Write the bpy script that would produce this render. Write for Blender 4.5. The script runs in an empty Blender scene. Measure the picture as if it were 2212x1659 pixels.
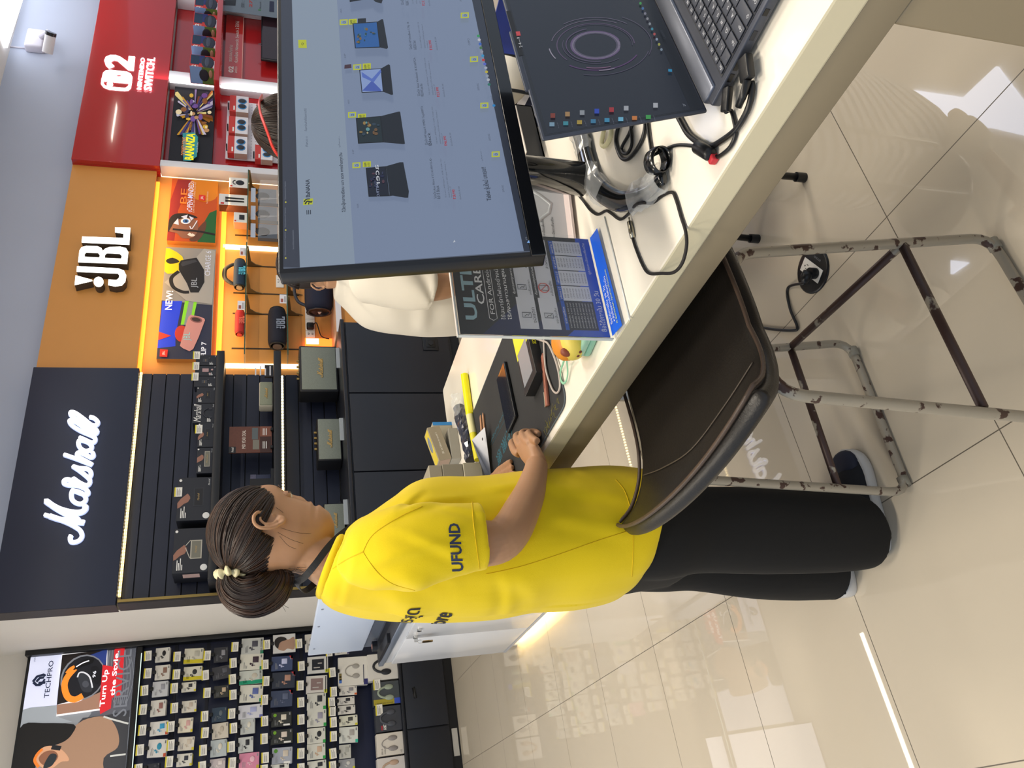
import bpy, bmesh, math, random
from mathutils import Vector, Matrix, noise
random.seed(7)
SC = bpy.context.scene
COL = SC.collection
# ---------------------------------------------------------------- camera (solved from floor tiles, wall and desk edges)
FPX, PIT, YAW, CAMH, ROLL = 1690.8, .3055, .5536, 1.473, -.00446
def ray(x, y):
    "photo pixel (2212x1659 frame, photo is turned a quarter turn) -> world direction"
    u = 1659-y-829.5; v = x-1106
    u, v = u*math.cos(ROLL)-v*math.sin(ROLL), u*math.sin(ROLL)+v*math.cos(ROLL)
    a = u/FPX; b = v/FPX
    dn = b*math.cos(PIT)+math.sin(PIT); fw = math.cos(PIT)-b*math.sin(PIT)
    return Vector((a*math.cos(YAW)+fw*math.sin(YAW), -a*math.sin(YAW)+fw*math.cos(YAW), -dn))
CAMP = Vector((0, 0, CAMH))
def onZ(x, y, z): d = ray(x, y); return d*((z-CAMH)/d.z)+CAMP
def onY(x, y, Y): d = ray(x, y); return d*(Y/d.y)+CAMP
def onX(x, y, X): d = ray(x, y); return d*(X/d.x)+CAMP
def onP(x, y, p, n):
    d = ray(x, y); n = Vector(n); return d*((Vector(p)-CAMP).dot(n)/d.dot(n))+CAMP
_F = ray(1106, 829.5); _A = (ray(1107, 829.5)-_F).normalized(); _B = -(ray(1106, 830.5)-_F).normalized(); _C = -_F.normalized()
cd = bpy.data.cameras.new('camera'); cam = bpy.data.objects.new('camera', cd); COL.objects.link(cam)
cam.matrix_world = Matrix(((_A.x, _B.x, _C.x, 0), (_A.y, _B.y, _C.y, 0), (_A.z, _B.z, _C.z, CAMH), (0, 0, 0, 1)))
cd.sensor_fit = 'HORIZONTAL'; cd.sensor_width = 36; cd.lens = 36*FPX/2212; cd.clip_start = .02
SC.camera = cam
# ---------------------------------------------------------------- world, lights, exposure
SC.view_settings.view_transform = 'Standard'; SC.view_settings.look = 'None'
SC.view_settings.gamma = 1; SC.view_settings.use_curve_mapping = False
SC.view_settings.exposure = 0.0
w = bpy.data.worlds.new('mall_ambience'); SC.world = w; w.use_nodes = True
w.node_tree.nodes['Background'].inputs[0].default_value = (.74, .85, 1.0, 1)
w.node_tree.nodes['Background'].inputs[1].default_value = .74
def area(name, loc, rot, sx, sy, power, col=(1, 1, 1), spread=math.pi):
    l = bpy.data.lights.new(name, 'AREA'); l.shape = 'RECTANGLE'; l.size = sx; l.size_y = sy
    l.energy = power; l.color = col; l.spread = spread
    o = bpy.data.objects.new(name, l); COL.objects.link(o); o.location = loc; o.rotation_euler = rot
    return o
CEIL = 3.79
# recessed downlights / linear lamps of the shop ceiling (the lamp bodies are built with the ceiling below)
LAMPS = [(-1.6, 1.0), (.2, .9), (2.0, .9), (3.9, .9), (-1.6, 3.4), (-1.6, 5.6), (8.4, 1.6), (6.2, .9)]
for i, (lx, ly) in enumerate(LAMPS):
    area('ceiling_lamp_light', (lx, ly, CEIL-.07), (0, 0, 0), .9, .28, 37, (1, .90, .76))
# ---------------------------------------------------------------- materials
def lin(c): return c/12.92 if c <= .04045 else ((c+.055)/1.055)**2.4
def rgb(h):
    if isinstance(h, str):
        h = h.lstrip('#'); return tuple(lin(int(h[i:i+2], 16)/255) for i in (0, 2, 4))
    return h
MATS = {}
def mat(key, col=None, rough=.5, metal=0, emi=0, trans=0, alpha=1, coat=0, noise_s=0, noise_a=.06, bump=0, bump_s=200, ior=1.45, sheen=0, emicol=None, spec=.5):
    if key in MATS: return MATS[key]
    m = bpy.data.materials.new(key); m.use_nodes = True; nt = m.node_tree; b = nt.nodes['Principled BSDF']
    c = rgb(col) if col is not None else rgb(key)
    b.inputs['Base Color'].default_value = (*c, 1); b.inputs['Roughness'].default_value = rough
    b.inputs['Metallic'].default_value = metal; b.inputs['IOR'].default_value = ior
    b.inputs['Specular IOR Level'].default_value = spec
    if trans: b.inputs['Transmission Weight'].default_value = trans
    if alpha < 1: b.inputs['Alpha'].default_value = alpha
    if coat: b.inputs['Coat Weight'].default_value = coat; b.inputs['Coat Roughness'].default_value = .05
    if sheen: b.inputs['Sheen Weight'].default_value = sheen
    if emi: b.inputs['Emission Color'].default_value = (*(rgb(emicol) if emicol else c), 1); b.inputs['Emission Strength'].default_value = emi
    tc = nt.nodes.new('ShaderNodeTexCoord')
    if noise_s:
        n = nt.nodes.new('ShaderNodeTexNoise'); n.inputs['Scale'].default_value = noise_s; n.inputs['Detail'].default_value = 4
        nt.links.new(tc.outputs['Object'], n.inputs['Vector'])
        mx = nt.nodes.new('ShaderNodeMix'); mx.data_type = 'RGBA'
        mx.inputs[6].default_value = (*[max(0, x*(1-noise_a)) for x in c], 1); mx.inputs[7].default_value = (*[min(1, x*(1+noise_a)) for x in c], 1)
        nt.links.new(n.outputs['Fac'], mx.inputs[0]); nt.links.new(mx.outputs[2], b.inputs['Base Color'])
    if bump:
        n2 = nt.nodes.new('ShaderNodeTexNoise'); n2.inputs['Scale'].default_value = bump_s; n2.inputs['Detail'].default_value = 3
        nt.links.new(tc.outputs['Object'], n2.inputs['Vector'])
        bp = nt.nodes.new('ShaderNodeBump'); bp.inputs['Strength'].default_value = bump; bp.inputs['Distance'].default_value = .001
        nt.links.new(n2.outputs['Fac'], bp.inputs['Height']); nt.links.new(bp.outputs['Normal'], b.inputs['Normal'])
    MATS[key] = m; return m
def C(h, rough=.5, **k):
    "plain coloured paint / print named by its colour"
    kk = 'paint_%s_%g_%s' % (str(h).strip('#'), rough, '_'.join('%s%s' % z for z in k.items()))
    return mat(kk, h, rough, noise_s=k.pop('noise_s', 35), noise_a=k.pop('noise_a', .02), **k)
def S(h, s=1): return mat('screen_%s_%g' % (h.strip('#'), s), '#08090c', .25, emi=s, emicol=h)
def E(h, s=1): return mat('glow_%s_%g' % (h.strip('#'), s), h, .6, emi=s)
# ---------------------------------------------------------------- mesh builder
class MB:
    def __init__(s, M=None): s.v = []; s.f = []; s.mi = []; s.sm = []; s.mats = []; s.M = M or Matrix()
    def mid(s, m):
        if m not in s.mats: s.mats.append(m)
        return s.mats.index(m)
    def add(s, vs, fs, m, smooth=False, M=None):
        T = s.M @ M if M is not None else s.M
        o = len(s.v); s.v += [T @ Vector(p) for p in vs]; k = s.mid(m)
        for f in fs: s.f.append([i+o for i in f]); s.mi.append(k); s.sm.append(smooth)
    def box(s, a, b, m, M=None):
        x0, y0, z0 = a; x1, y1, z1 = b
        v = [(x0, y0, z0), (x1, y0, z0), (x1, y1, z0), (x0, y1, z0), (x0, y0, z1), (x1, y0, z1), (x1, y1, z1), (x0, y1, z1)]
        s.add(v, [(0, 3, 2, 1), (4, 5, 6, 7), (0, 1, 5, 4), (1, 2, 6, 5), (2, 3, 7, 6), (3, 0, 4, 7)], m, False, M)
    def rbox(s, a, b, m, r=.005, seg=2, M=None):
        bm = bmesh.new(); bmesh.ops.create_cube(bm, size=1)
        d = [b[i]-a[i] for i in range(3)]; c = [(b[i]+a[i])/2 for i in range(3)]
        for v in bm.verts: v.co = Vector((v.co.x*d[0]+c[0], v.co.y*d[1]+c[1], v.co.z*d[2]+c[2]))
        r = min(r, min(map(abs, d))*.49)
        bmesh.ops.bevel(bm, geom=bm.edges[:], offset=r, segments=seg, affect='EDGES', profile=.5)
        s.bm(bm, m, seg > 1, M)
    def bm(s, bm, m, smooth=False, M=None):
        bm.verts.ensure_lookup_table(); bm.verts.index_update()
        s.add([v.co.copy() for v in bm.verts], [[v.index for v in f.verts] for f in bm.faces], m, smooth, M); bm.free()
    def loft(s, rings, m, cap0=True, cap1=True, smooth=True, closed=False, M=None, cols=True):
        n = len(rings[0]); vs = [p for r in rings for p in r]; fs = []
        R = len(rings)
        for i in range(R if closed else R-1):
            a = i*n; b = ((i+1) % R)*n
            for j in range(n): k = (j+1) % n; fs.append((a+j, a+k, b+k, b+j))
        if not closed:
            if cap0: fs.append(tuple(range(n))[::-1])
            if cap1: fs.append(tuple((R-1)*n+j for j in range(n)))
        s.add(vs, fs, m, smooth, M)
    def tube(s, pts, r, m, n=8, closed=False, caps=True, M=None, flat=1.0, up=None):
        P = [Vector(p) for p in pts]; rr = r if isinstance(r, (list, tuple)) else [r]*len(P)
        N = len(P); rings = []; pu = None
        for i in range(N):
            if closed: t = P[(i+1) % N]-P[i-1]
            else: t = P[min(i+1, N-1)]-P[max(i-1, 0)]
            if t.length < 1e-9: t = Vector((0, 0, 1))
            t.normalize()
            if pu is None:
                u = Vector(up) if up else (Vector((0, 0, 1)) if abs(t.z) < .9 else Vector((1, 0, 0)))
            else: u = Vector(up) if up else pu
            u = (u-t*u.dot(t))
            if u.length < 1e-6: u = t.orthogonal()
            u.normalize(); pu = u; w = t.cross(u)
            rings.append([P[i]+(u*math.cos(2*math.pi*k/n)*flat+w*math.sin(2*math.pi*k/n))*rr[i] for k in range(n)])
        s.loft(rings, m, caps, caps, True, closed, M)
    def cyl(s, p0, p1, r0, m, r1=None, n=20, M=None, smooth=True):
        r1 = r0 if r1 is None else r1
        p0 = Vector(p0); p1 = Vector(p1); t = (p1-p0).normalized(); u = t.orthogonal().normalized(); w = t.cross(u)
        ring = lambda p, r: [p+(u*math.cos(2*math.pi*k/n)+w*math.sin(2*math.pi*k/n))*r for k in range(n)]
        A = ring(p0, r0); B = ring(p1, r1)
        s.add(A+B, [(j, (j+1) % n, n+(j+1) % n, n+j) for j in range(n)], m, smooth, M)
        s.add(A, [tuple(range(n))[::-1]], m, False, M); s.add(B, [tuple(range(n))], m, False, M)
    def ball(s, c, r, m, n=16, M=None, R=None):
        c = Vector(c); rx, ry, rz = (r, r, r) if not isinstance(r, (tuple, list)) else r; h = n//2
        vs = [Vector((0, 0, -rz))]; fs = []
        for i in range(1, h):
            a = -math.pi/2+math.pi*i/h
            for j in range(n): b = 2*math.pi*j/n; vs.append(Vector((rx*math.cos(a)*math.cos(b), ry*math.cos(a)*math.sin(b), rz*math.sin(a))))
        vs.append(Vector((0, 0, rz))); L = len(vs)-1
        for j in range(n):
            k = (j+1) % n; fs.append((0, 1+k, 1+j)); fs.append((L, L-n+j, L-n+k))
            for i in range(h-2): a = 1+i*n; fs.append((a+j, a+k, a+n+k, a+n+j))
        if R is not None: vs = [R @ v for v in vs]
        s.add([v+c for v in vs], fs, m, True, M)
    def prism(s, poly, z0, z1, m, M=None, smooth=False):
        n = len(poly); A = [(p[0], p[1], z0) for p in poly]; B = [(p[0], p[1], z1) for p in poly]
        ar = sum(poly[i][0]*poly[(i+1) % n][1]-poly[(i+1) % n][0]*poly[i][1] for i in range(n))
        f = [tuple(range(n))[::-1], tuple(n+i for i in range(n))]+[(i, (i+1) % n, n+(i+1) % n, n+i) for i in range(n)]
        if ar < 0: f = [q[::-1] for q in f]
        s.add(A+B, f, m, smooth, M)
    def face(s, pts, m, M=None): s.add(pts, [tuple(range(len(pts)))], m, False, M)
    def lathe(s, prof, m, n=24, M=None, smooth=True):
        rings = [[(r*math.cos(2*math.pi*k/n), r*math.sin(2*math.pi*k/n), z) for k in range(n)] for r, z in prof]
        s.loft(rings, m, True, True, smooth, False, M)
    def shape(s, polys, z0, z1, m, M=None):
        "filled 2-D outlines with holes, extruded from z0 to z1 in the local XY plane"
        cu = bpy.data.curves.new('t', 'CURVE'); cu.dimensions = '2D'; cu.fill_mode = 'BOTH'; cu.extrude = max((z1-z0)/2, 1e-5)
        for poly in polys:
            sp = cu.splines.new('POLY'); sp.points.add(len(poly)-1); sp.use_cyclic_u = True
            for i, p in enumerate(poly): sp.points[i].co = (p[0], p[1], 0, 1)
        s._curve(cu, m, Matrix.Translation((0, 0, (z0+z1)/2)), M)
    def _curve(s, cu, m, L, M):
        ob = bpy.data.objects.new('t', cu); me = bpy.data.meshes.new_from_object(ob)
        T = (M @ L) if M is not None else L
        s.add([v.co.copy() for v in me.vertices], [list(p.vertices) for p in me.polygons], m, False, T)
        bpy.data.objects.remove(ob); bpy.data.meshes.remove(me); bpy.data.curves.remove(cu)
    def text(s, txt, size, m, M=None, z=0, ext=0, align='LEFT', shear=0, sx=1, bold=0, res=2, spacing=1):
        "text in the local XY plane, baseline at the origin"
        cu = bpy.data.curves.new('t', 'FONT'); cu.body = txt; cu.size = size; cu.align_x = align; cu.resolution_u = res
        cu.extrude = ext; cu.shear = shear; cu.offset = bold*size; cu.space_character = spacing
        s._curve(cu, m, Matrix.Translation((0, 0, z+ext)) @ Matrix.Diagonal((sx, 1, 1, 1)), M)
    def build(s, name, parent=None, loc=None, bevel=0, subsurf=0, autosmooth=None, **k):
        me = bpy.data.meshes.new(name)
        base = Vector(loc) if loc is not None else Vector((0, 0, 0))
        me.from_pydata([p-base for p in s.v], [], s.f)
        for m in s.mats: me.materials.append(m)
        for p, i, q in zip(me.polygons, s.mi, s.sm): p.material_index = i; p.use_smooth = q
        me.update()
        o = bpy.data.objects.new(name, me); COL.objects.link(o)
        if parent is not None:
            o.parent = parent; o.matrix_parent_inverse = Matrix(); o.location = base-WLOC.get(parent.name, Vector())
        else: o.location = base
        WLOC[o.name] = base
        if bevel: b = o.modifiers.new('bevel', 'BEVEL'); b.width = bevel; b.segments = 2; b.limit_method = 'ANGLE'; b.angle_limit = .6
        if subsurf: b = o.modifiers.new('sub', 'SUBSURF'); b.levels = subsurf; b.render_levels = subsurf
        for a, b in k.items(): o[a] = b
        return o
WLOC = {}      # world origin of every object
def thing(name, loc, label, category, group=None):
    o = bpy.data.objects.new(name, None); WLOC[o.name] = Vector(loc); COL.objects.link(o); o.location = loc; o.empty_display_size = .05
    o['label'] = label; o['category'] = category
    if group: o['group'] = group
    return o
def frame(o, x, y, z=None):
    "matrix from origin and x / y directions (z = x cross y)"
    x = Vector(x).normalized(); y = Vector(y); y = (y-x*y.dot(x)).normalized(); z = x.cross(y)
    return Matrix(((x.x, y.x, z.x, o[0]), (x.y, y.y, z.y, o[1]), (x.z, y.z, z.z, o[2]), (0, 0, 0, 1)))
def wallM(X, Y, Z): return frame((X, Y, Z), (1, 0, 0), (0, 0, 1))      # local x right, y up, z towards the room (-Y)
def TM(*p): return Matrix.Translation(p)
def RM(a, ax): return Matrix.Rotation(a, 4, ax)
def smooth_path(pts, k=6, closed=False):
    P = [Vector(p) for p in pts]; n = len(P); out = []
    for i in range(n if closed else n-1):
        if closed: a, b, c, d = P[i-1], P[i], P[(i+1) % n], P[(i+2) % n]
        else: a = P[max(i-1, 0)]; b = P[i]; c = P[i+1]; d = P[min(i+2, n-1)]
        for j in range(k):
            t = j/k; out.append(.5*((2*b)+(c-a)*t+(2*a-5*b+4*c-d)*t*t+(3*b-a-3*c+d)*t**3))
    if not closed: out.append(P[-1])
    return out
def interp(tab, x):
    if x <= tab[0][0]: return tab[0][1]
    for (a, b), (c, d) in zip(tab, tab[1:]):
        if x <= c:
            t = (x-a)/(c-a); t = t*t*(3-2*t) if False else t
            return b+(d-b)*t
    return tab[-1][1]
def zoomer(x0, y0, s):
    "coordinates read off an enlargement -> photo pixels"
    return lambda x, y: (x0+x/s, y0+y/s)
def _tf(s, txt, x0, y0, x1, y1, m, z=0, ext=0, M=None, shear=0, bold=0, res=2, font=None):
    "text squeezed into the box x0..x1, y0..y1 of the local XY plane (y1 may be None to keep the proportions)"
    n0 = len(s.v); T = s.M @ M if M is not None else s.M
    save = s.M; s.M = Matrix(); s.text(txt, 1, m, None, 0, 0, 'LEFT', shear, 1, bold, res); s.M = save
    pts = s.v[n0:]
    if not pts: return
    ax, bx = min(p.x for p in pts), max(p.x for p in pts); ay, by = min(p.y for p in pts), max(p.y for p in pts)
    kx = (x1-x0)/max(bx-ax, 1e-6); ky = kx if y1 is None else (y1-y0)/max(by-ay, 1e-6)
    for i, p in enumerate(pts): s.v[n0+i] = T @ Vector((x0+(p.x-ax)*kx, y0+(p.y-ay)*ky, z+ext+p.z*0))
    if ext:   # give the letters real thickness
        fs = [(f, k) for f, k in zip(s.f, s.mi) if f[0] >= n0]; off = len(s.v)-n0; nb = len(s.v)
        for i, p in enumerate(pts): s.v.append(T @ Vector((x0+(p.x-ax)*kx, y0+(p.y-ay)*ky, z)))
        cnt = {}
        for f, k in fs:
            for a, b in zip(f, f[1:]+f[:1]): cnt[(a, b)] = k
        for (a, b), k in list(cnt.items()):
            if (b, a) not in cnt: s.f.append([a, b, b+off, a+off][::-1]); s.mi.append(k); s.sm.append(False)
MB.textfit = _tf
class Print:
    "flat print lying on the plane M (local z = outwards); coordinates come from the enlargement z(x, y)"
    def __init__(s, mb, M, z=None): s.mb = mb; s.M = M; s.I = M.inverted(); s.z = z or (lambda x, y: (x, y)); s.h = .0008; s.dh = .0005; s.n = M.to_3x3().col[2]; s.p = M.translation
    def L(s, x, y):
        q = s.I @ onP(*s.z(x, y), s.p, s.n); return q.x, q.y
    def poly(s, pts, m, ext=0, smooth=0):
        P = [s.L(*p) for p in pts]
        if smooth: P = [(q.x, q.y) for q in smooth_path([(a, b, 0) for a, b in P], smooth, True)]
        s.mb.shape([P], s.h, s.h+ext, m, s.M) if not ext else s.mb.prism(P, 0, s.h+ext, m, s.M); s.h += s.dh
    def ell(s, x, y, rx, ry, m, a=0, n=20):
        s.poly([(x+rx*math.cos(t)*math.cos(a)-ry*math.sin(t)*math.sin(a), y+rx*math.cos(t)*math.sin(a)+ry*math.sin(t)*math.cos(a)) for t in [2*math.pi*k/n for k in range(n)]], m)
    def line(s, pts, wdt, m, k=5):
        P = smooth_path([(*s.L(*p), 0) for p in pts], k) if k else [Vector((*s.L(*p), 0)) for p in pts]; n = len(P); A = []; B = []
        for i in range(n):
            t = (P[min(i+1, n-1)]-P[max(i-1, 0)]).normalized(); q = Vector((-t.y, t.x, 0))*wdt/2; A.append(P[i]+q+Vector((0, 0, s.h))); B.append(P[i]-q+Vector((0, 0, s.h)))
        s.mb.add(A+B, [(n+i, n+i+1, i+1, i) for i in range(n-1)], m, False, s.M); s.h += s.dh
    def text(s, txt, xb, y0, y1, xt, m, **k):
        "upright text: baseline at image x=xb, cap top at x=xt, starting at y0 (lower in the photo) and ending at y1"
        ym = (y0+y1)/2; x0_ = s.L(xb, y0)[0]; x1_ = s.L(xb, y1)[0]; b_ = s.L(xb, ym)[1]; t_ = s.L(xt, ym)[1]
        s.mb.textfit(txt, x0_, b_, x1_, t_, m, z=s.h, M=s.M, **k); s.h += s.dh
# ================================================================ the shop shell
XL, XR, YB = -2.6, 11.5, 6.79; YB2 = 5.576
def floor_mat():
    m = bpy.data.materials.new('floor_tiles'); m.use_nodes = True; nt = m.node_tree; b = nt.nodes['Principled BSDF']
    geo = nt.nodes.new('ShaderNodeNewGeometry'); sep = nt.nodes.new('ShaderNodeSeparateXYZ'); nt.links.new(geo.outputs['Position'], sep.inputs[0])
    def mth(op, a, b_=None):
        n = nt.nodes.new('ShaderNodeMath'); n.operation = op
        for i, q in enumerate((a, b_)):
            if q is None: continue
            if isinstance(q, (int, float)): n.inputs[i].default_value = q
            else: nt.links.new(q, n.inputs[i])
        return n.outputs[0]
    ls = []
    for ax, o0 in (('X', .586), ('Y', 1.121)):
        q = mth('DIVIDE', mth('ADD', sep.outputs[ax], 60-o0), .6); fr = mth('FRACT', q)
        ls.append(mth('MINIMUM', fr, mth('SUBTRACT', 1, fr)))
    d = mth('MINIMUM', ls[0], ls[1]); g = mth('LESS_THAN', d, .0022)
    n = nt.nodes.new('ShaderNodeTexNoise'); n.inputs['Scale'].default_value = 1.3; n.inputs['Detail'].default_value = 5; nt.links.new(geo.outputs['Position'], n.inputs['Vector'])
    cr = nt.nodes.new('ShaderNodeMix'); cr.data_type = 'RGBA'; cr.inputs[6].default_value = (*rgb('#c4b9a6'), 1); cr.inputs[7].default_value = (*rgb('#cfc5b3'), 1)
    nt.links.new(n.outputs['Fac'], cr.inputs[0])
    mx = nt.nodes.new('ShaderNodeMix'); mx.data_type = 'RGBA'; mx.inputs[7].default_value = (*rgb('#5f574c'), 1)
    nt.links.new(g, mx.inputs[0]); nt.links.new(cr.outputs[2], mx.inputs[6]); nt.links.new(mx.outputs[2], b.inputs['Base Color'])
    r = mth('ADD', mth('MULTIPLY', g, .5), .015); nt.links.new(r, b.inputs['Roughness'])
    b.inputs['IOR'].default_value = 1.62
    return m
m = MB(); m.box((XL, -3, -.1), (XR, YB+.2, 0), floor_mat()); m.build('floor', kind='structure')
WALLP = mat('wall_paint', '#e2dcd2', .75, noise_s=3, noise_a=.03)
m = MB(); m.box((XL, YB, 0), (XR, YB+.15, CEIL), WALLP); m.build('wall_back', kind='structure')
m = MB(); m.prism([(1.70, YB2), (XR, YB2), (XR, YB), (1.79, YB)], 0, CEIL, WALLP); m.build('wall_bay', kind='structure')
m = MB(); m.box((XL, -3, CEIL), (XR, YB+.15, CEIL+.1), mat('ceiling_paint', '#efece6', .8, noise_s=2, noise_a=.02)); m.build('ceiling', kind='structure')
m = MB(); m.box((1.70, YB2-.004, 3.0), (XR, YB2, CEIL), mat('cool_light_tint', '#b3bacb', .7, noise_s=2, noise_a=.03)); m.build('wall_cool_light', kind='structure')  # added sheet over the upper wall; cool mall light put into its colour
# ceiling lamps
def ceiling_lamp(x, y, sx, sy, lab, s=6, col='#fff6e6'):
    t = thing('ceiling_lamp', (x, y, CEIL), lab, 'ceiling lamp', 'ceiling lamps')
    a = MB(); a.rbox((x-sx/2-.02, y-sy/2-.02, CEIL-.04), (x+sx/2+.02, y+sy/2+.02, CEIL), C('#e8e8e8'), .004); a.build('lamp_frame', t)
    a = MB(); a.box((x-sx/2, y-sy/2, CEIL-.05), (x+sx/2, y+sy/2, CEIL-.039), E(col, s)); a.build('diffuser', t)
LL = ['left of the camera', 'above the camera', 'above the near end of the desk', 'right of the desk, above the aisle', 'left of the white counter', 'before the left end of the headphone wall', 'above the right aisle', 'far right behind the desk', 'x']
for i, (lx, ly) in enumerate(LAMPS):
    ceiling_lamp(lx, ly, .9, .28, 'rectangular white recessed ceiling lamp, ' + ('over the white counter side, nearest' 'x' if 0 else LL[i]), 5)
def mirr(x, y, z): a = onZ(x, y, 0); d = ray(x, y); d.z = -d.z; return a+d*(z/d.z)     # ceiling point whose mirror image shows at this floor pixel
t = thing('linear_lamp', (-.4, 5.65, 3.3), 'long slim white linear lamp hung before the headphone wall', 'ceiling lamp')
a = MB(); a.rbox((-2.2, 5.63, 3.30), (1.066, 5.68, 3.35), C('#dddddd'), .004); a.build('housing', t)
a = MB(); a.box((-2.19, 5.635, 3.292), (1.06, 5.675, 3.30), E('#fff6e2', 14)); a.build('diffuser', t)
for x in (-1.8, .8): a = MB(); a.tube([(x, 5.655, 3.35), (x, 5.655, CEIL)], .003, C('#999999'), 6); a.build('cord', t)
for pts, lab in ((((1842,350),(1912,268),(1960,284),(1896,350)), 'cool white ceiling panel mirrored in the floor beside the stool'), (((1929,244),(1969,194),(2080,210),(2151,143),(2240,260),(2240,300),(2140,276),(2010,268)), 'large angular cool white ceiling panel mirrored in the floor near the desk end'), (((2053,562),(2088,567),(2053,592)), 'small triangular ceiling light mirrored in the floor below the stool rails')):
    q = [mirr(x, y, CEIL-.03) for x, y in pts]; t = thing('ceiling_light_panel', (q[0].x, q[0].y, CEIL), lab, 'ceiling lamp'); a = MB(); a.prism([(v.x, v.y) for v in q], CEIL-.03, CEIL-.001, E('#dfe8ff', 7)); a.build('panel', t)
t = thing('ceiling_light_panel', (7.4, 5, CEIL), 'glaring white ceiling panel at the top of the wall by the security camera', 'ceiling lamp')
a = MB(); a.prism([(7.0, 5.45), (8.5, 5.55), (8.5, 4.4), (6.9, 4.4)], CEIL-.03, CEIL-.001, E('#f4f8ff', 3)); a.build('panel', t)
# ---- header sign boards (front faces at 6.60, orange one 6.68)
ZT, ZB = 3.072, 2.374
NAVY = mat('navy_board', '#252b40', .42, noise_s=4, noise_a=.05)
ORAN = mat('orange_board', '#d6954a', .5, noise_s=2.5, noise_a=.05)
RED = mat('red_gloss', '#b02226', .17, coat=.6, noise_s=2, noise_a=.03)
SLAT = mat('black_slatwall', '#1a2136', .45, noise_s=6, noise_a=.06)
z3 = zoomer(0, 760, 2.963); z4 = zoomer(60, 330, 3.386); z5 = zoomer(0, 0, 3.568); zA = zoomer(280, 1340, 5.2); zB = zoomer(600, 1340, 5.2); zTP = zoomer(0, 1240, 3.568)
zD = zoomer(360, 760, 3.19)
zQ = zoomer(90, 880, 3.173)
MARSH = [[(205,885),(198,905),(208,930),(238,930),(268,913),(280,885),(268,852),(240,830),(190,803),(120,775),(25,743)],
 [(60,752),(130,775),(200,785),(250,792),(296,797)], [(200,775),(250,775),(180,740),(100,695),(38,650),(60,668),(130,705),(210,726),(270,727),(300,708),(302,682)],
 [(214,578),(206,605),(212,638),(240,662),(275,668),(303,648),(300,615),(268,590),(225,580)], [(210,572),(250,588),(290,603),(318,604),(320,585),(295,560),(240,542),(190,541),(160,531),(156,514),(172,502),(196,504),(208,520),(196,536)],
 [(204,524),(222,512),(224,496),(255,518),(300,540),(326,537),(336,512)], [(336,510),(318,486),(260,440),(217,412)], [(222,413),(262,424),(312,428),(336,444),(341,470),(330,490)],
 [(158,332),(250,364),(350,402)], [(350,400),(300,372),(256,348),(246,328),(264,317),(310,335),(343,351),(358,340),(352,316)],
 [(262,233),(254,256),(268,286),(300,306),(336,300),(346,276),(326,251),(288,236),(262,233)], [(262,214),(300,230),(346,250),(368,240),(366,214),(330,195),(270,170),(215,135),(194,106),(206,97),(242,110),(295,146),(350,176),(377,188),(384,166)],
 [(384,166),(350,150),(300,121),(240,90),(203,60),(206,41),(237,48),(290,85),(332,120),(362,134),(385,124),(386,104),(362,82),(333,74)]]
_mp = Print(MB(), wallM(0, 5.4199, 0), zQ)
MLOGO = [[_mp.L(*p) for p in s] for s in MARSH]
_xs = [p[0] for s in MLOGO for p in s]; _ys = [p[1] for s in MLOGO for p in s]; _x0, _x1, _y0, _y1 = min(_xs), max(_xs), min(_ys), max(_ys)
MLOGO = [[((a-_x0)/(_x1-_x0), (b-_y0)/(_x1-_x0)) for a, b in s] for s in MLOGO]     # unit width
def script_logo(mb, W, m, M, r=.014, k=4, n=8, z=0):
    for i, s in enumerate(MLOGO):
        rr = r*(1, 1.3, 1.35)[i] if i < 3 else r
        mb.tube(smooth_path([(a*W, b*W, z) for a, b in s], k), rr*W, m, n, M=M, up=(0, 0, 1), flat=1.0)
# ---------------------------------------------------------------- Marshall bay
MX0, MX1 = 1.688, 3.477; JX1 = 5.606
t = thing('sign_board', (MX0, 5.4199, ZB), 'navy Marshall header sign board with glowing white script letters', 'sign')
m = MB(); m.rbox((MX0, 5.4199, ZB), (MX1, 5.4692, ZT), NAVY, .004); m.box((MX0-.002, 5.4216, ZB), (MX0, YB2-.005, ZT), mat('brown_black_edge', '#2c2628', .5)); m.box((MX0, 5.4692, ZT-.05), (MX1, YB2-.005, ZT), NAVY); m.box((MX1-.03, 5.4692, ZB), (MX1, YB2-.005, ZT), NAVY); m.build('board', t)
m = MB(); x0l, y0l = _x0, _y0
halo = E('#aebdf0', .35)
script_logo(m, _x1-_x0, E('#f6f8ff', 1.5), wallM(x0l, 5.3953, y0l), .0128, 6, 12); m.build('illuminated_lettering', t)
m = MB(); script_logo(m, _x1-_x0, E('#b9c6ef', .8), wallM(x0l, 5.4117, y0l), .0158, 4, 8); m.build('letter_backing', t)
def led_strip(parent, a, b, m, r=.006, beads=0):
    mb = MB(); a = Vector(a); b = Vector(b)
    mb.tube([a, b], r, m, 6)
    if beads:
        for i in range(beads): p = a.lerp(b, (i+.5)/beads); mb.box(p-Vector((.006, .007, .007)), p+Vector((.006, .007, .007)), E('#ffe9b0', 9))
    return mb.build('led_strip', parent)
led_strip(t, (MX0+.06, 5.4528, ZB-.012), (MX1-.02, 5.4528, ZB-.012), E('#ffd890', 1.6), .009, 70)
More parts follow.
